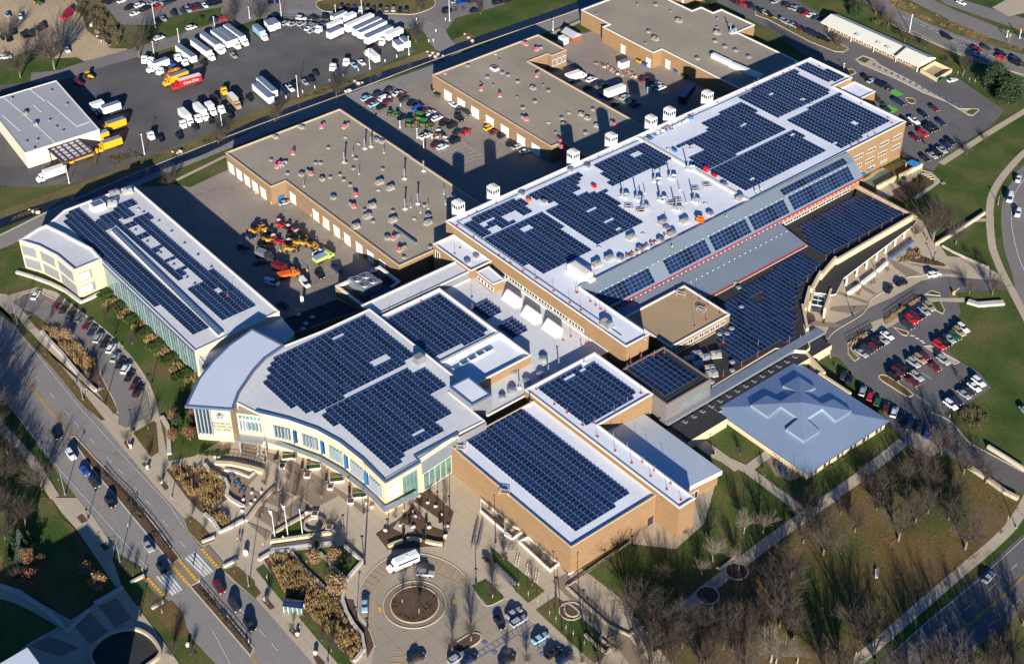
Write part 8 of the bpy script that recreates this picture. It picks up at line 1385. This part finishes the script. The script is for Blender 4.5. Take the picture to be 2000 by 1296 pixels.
bikes((66.5,-60.8),(73,-60.5),10,'bicycle behind the white rack frames at the gym planter','bicycles by the gym planter',.9,.3)
rm=MB(); [rm.tube((-1.6,v,.6),(1.6,v,.6),.05,.05,4) for v in (-.35,.35)]; [rm.tube((u,v,0),(u,v,.6),.05,.05,4) for u in (-1.6,-.5,.5,1.6) for v in (-.35,.35)]
many('bike_rack','bike rack',[(76.5,-62.4),(80.5,-62.1),(84,-62.2)],'white bike rack frame','white bike rack frames',[('frame',rm,'white_metal')],.12,None,-.83)
many('motorcycle','motorcycle',[(70.7,-68.4),(71.9,-68.5)],'dark motorcycle','motorcycles by the bicycles',BWL+[('body',(lambda q:(q.bx(-.7,-.2,.4,.6,.2,.85),q)[1])(MB()),'black_metal')],.12,None,.6,(1.25,))
# planters at the gym wall
for i,(q,l) in enumerate((([(51.5,-54.8),(55.6,-58.3),(69.4,-58.3),(68.9,-54.5),(52.4,-55.1)],'long raised brown planter along the gym wall'),([(71.2,-57.7),(84.7,-58.1),(84.2,-54.5),(71.3,-54.2)],'second raised brown planter at the gym corner'),([(62.5,-55.4),(67,-59.1),(69.4,-58.4),(69.1,-54.3),(67.4,-54.1)],'short raised brown planter between the two long ones'))): b=MB(); ring(b,q,.4,.75); tag(b.build('planter_wall','coping_white'),l,'planter')
# yard bits
b=MB(); q=-139.4,146.7; b.box(q[0],q[1],0,2.6,7,5); b.loft([[(q[0]-3.8,q[1]-2.8,2.6),(q[0]+3.8,q[1]-2.8,2.6),(q[0]+3.8,q[1]+2.8,2.6),(q[0]-3.8,q[1]+2.8,2.6)],[(q[0]-3.8,q[1]-.05,4),(q[0]+3.8,q[1]-.05,4),(q[0]+3.8,q[1]+.05,4),(q[0]-3.8,q[1]+.05,4)]],1) if 0 else None; 
r=thing('garden_shed','small red brick shed with a grey gable roof by the far workshop','shed',(*q,0)); b=MB(); b.bx(-3.4,-2.4,0,3.4,2.4,2.6); b.build('wall','rust',r,(0,0,0)); b=MB(); b.loft([[(-3.8,-2.8,2.5),(3.8,-2.8,2.5),(3.8,2.8,2.5),(-3.8,2.8,2.5)],[(-3.8,-.05,4.1),(3.8,-.05,4.1),(3.8,.05,4.1),(-3.8,.05,4.1)]]); b.build('roof','grey_membrane',r,(0,0,0))
def dumpster(x,y,m,label,a=0):
    r=thing('dumpster',label,'dumpster',(x,y,.05),a); b=MB(); b.loft([[(-1.1,-.7,.15),(1.1,-.7,.15),(1.1,.7,.15),(-1.1,.7,.15)],[(-1.3,-.85,1.3),(1.3,-.85,1.3),(1.3,.85,1.3),(-1.3,.85,1.3)]]); b.build('bin',m,r,(0,0,0)); b=MB(); b.bx(-1.3,-.85,1.3,1.3,.85,1.38); b.build('lid','black_metal',r,(0,0,0))
dumpster(*[(-105.9,153.9)][0],PM('y'),'yellow skip against the far workshop wall',-.1); dumpster(*[(-90.3,159.7)][0],PM('b'),'blue dumpster against the far workshop wall'); dumpster(*[(-102.6,154)][0],PM('b'),'blue skip beside the yellow one at the far workshop'); dumpster(*[(-135.9,73.4)][0],PM('e'),'green dumpster at the corner of the second workshop',.3); dumpster(*[(-140.5,75.3)][0],'black_metal','black dumpster behind the green one at the second workshop'); dumpster(*[(-84.7,158.9)][0],PM('e'),'dark green dumpster in the shadow at the far workshop'); dumpster(*[(-85.1,270)][0],PM('e'),'green bin beyond the end of the long office')
r=thing('portable_toilet','pale green portable toilet at the end of the pallet line','toilet',(-85,139.4,.05)); b=MB(); b.bx(-.6,-.6,0,.6,.6,2.2); b.build('cabin',PM('l'),r,(0,0,0)); b=MB(); b.loft([[(-.65,-.65,2.2),(.65,-.65,2.2),(.65,.65,2.2),(-.65,.65,2.2)],[(-.5,-.2,2.5),(.5,-.2,2.5),(.5,.2,2.5),(-.5,.2,2.5)]]); b.build('roof','white_metal',r,(0,0,0))
r=thing('storage_tank','upright white cylindrical tank in the shadow behind the wing','tank',(-54.5,-43.2,.05)); b=MB(); b.tube((0,0,0),(0,0,3.2),.55,.55,14); b.ball((0,0,3.2),.55,.55,.3,0,14,4); b.build('tank','white_metal',r,(0,0,0)); b=MB(); b.tube((0,0,0),(0,0,.3),.8,.8,8); b.build('base','concrete',r,(0,0,0))
q=-293.7,-6.3; r=thing('canopy_tent','bright red tarp canopy standing in the dirt lot','canopy',(*q,0),-.75); b=MB(); b.loft([[(-4.6,-2,1.6),(4.6,-2,1.6),(4.6,2,1.6),(-4.6,2,1.6)],[(-4.6,-.1,2.7),(4.6,-.1,2.7),(4.6,.1,2.7),(-4.6,.1,2.7)]]); b.build('tarp',PM('r'),r,(0,0,0)); b=MB(); [b.tube((u,v,0),(u,v,1.7),.06,.06,5) for u in (-4.3,0,4.3) for v in (-1.8,1.8)]; b.build('frame','galvanised',r,(0,0,0))
b=MB(); b.ball((0,0,.6),2.0,1.0,.7,0,10,5); o=b.build('small_boat','white_metal',None,(-279.4,-1.6,0),-1.0); tag(o,'white upturned boat hull at the edge of the dirt lot','boat')
b=MB(); b.tube((0,0,0),(0,0,5.5),2.6,2.6,18); b.ball((0,0,5.5),2.6,2.6,1.6,0,18,5); o=b.build('storage_tank','white_metal',None,(-132.5,202.4,0)); tag(o,'round white storage tank behind the far workshop','tank')
r=thing('playhouse_canopy','blue canopy on posts beside the pond garden path','canopy',(17.7,173.8,0)); b=MB(); b.loft([[(-2.2,-2,2.3),(2.2,-2,2.3),(2.2,2,2.3),(-2.2,2,2.3)],[(-1,-.1,3.4),(1,-.1,3.4),(1,.1,3.4),(-1,.1,3.4)]]); b.build('roof','banner_blue',r,(0,0,0)); b=MB(); [b.tube((u,v,0),(u,v,2.4),.1,.1,6) for u in (-1.9,1.9) for v in (-1.7,1.7)]; b.build('post','white_metal',r,(0,0,0))
um=MB(); um.tube((0,0,0),(0,0,2.2),.05,.05,5); u2=MB(); u2.loft([[(1.3*math.cos(t*.785),1.3*math.sin(t*.785),1.9) for t in range(8)],[(.05*math.cos(t*.785),.05*math.sin(t*.785),2.5) for t in range(8)]])
many('parasol','parasol',[(10.3,154.4),(9,158.2),(9,160.3)],'blue parasol in the pond garden','blue parasols in the pond garden',[('pole',um,'galvanised'),('canopy',u2,'banner_blue')],0)
st=MB(); st.box(0,0,0,.35,2.4,.5); many('stone_slab','stone slab',[(22.8,173.8),(24,173.8),(25.4,173.6),(26.9,173.3)],'tan stone slab seat','tan slabs at the pond garden corner',[('slab',st,'coping_tan')],.1,None,.9,(.8,))
ar=MB(); ar.bx(-.6,-.6,0,.6,.6,.5); o=ar.build('utility_box','galvanised',None,(31.2,174.1,0)); tag(o,'pale utility box at the corner of the pond garden path','box')
r=thing('gate_barrier','yellow and white ticket barrier at the loop drive','barrier',(75.6,122,0)); b=MB(); b.bx(-.3,-.3,0,.3,.3,1.3); b.build('cabinet','yellow_line',r,(0,0,0)); b=MB(); b.tube((0,0,1.1),(1.6,0,3.4),.08,.08,5); b.build('arm','white_metal',r,(0,0,0))
r=thing('scissor_lift','orange lift platform on the long hall roof','lift',(8,72.7,14.5),.5); b=MB(); b.bx(-1.3,-.7,.3,1.3,.7,.8); b.bx(-1.2,-.7,1.3,1.2,-.62,2.0); b.bx(-1.2,.62,1.3,1.2,.7,2.0); b.bx(-1.2,-.7,1.2,1.2,.7,1.32); b.build('platform',PM('o'),r,(0,0,0)); b=MB(); [b.tube((-1,v,.6),(1,v,1.3),.07,.07,4) or b.tube((1,v,.6),(-1,v,1.3),.07,.07,4) for v in (-.5,.5)]; b.build('scissor_arm','black_metal',r,(0,0,0))
for (x,y),l in zip([(-13.3,97),(-9.1,96.8),(-37.8,37.6),(-30.4,60.4),(-41.3,96.9),(-42.6,118.8),(-29.8,98.1)],['tall red tool box on the long hall roof curb','second red tool box on the long hall roof curb','orange drum on the long hall roof corner','red crate near the notched solar array','blue tarp heap at the near roof edge stacks','blue tarp heap nearer the third white tower','blue grey crate beside the roof curb']):
    m=PM('r') if 'red' in l else PM('o') if 'orange' in l else 'banner_blue'; b=MB(); b.ball((0,0,.5),1.3,.9,.6,0,8,4,.15) if 'heap' in l or 'drum' in l else b.bx(-.9,-.5,0,.9,.5,1.6 if 'tall' in l else .8); o=b.build('tool_box' if 'box' in l else 'tarp_heap' if 'heap' in l else 'drum' if 'drum' in l else 'crate',m,None,(x,y,14.5)); tag(o,l,'tool box' if 'box' in l else 'tarp' if 'heap' in l else 'drum' if 'drum' in l else 'crate')
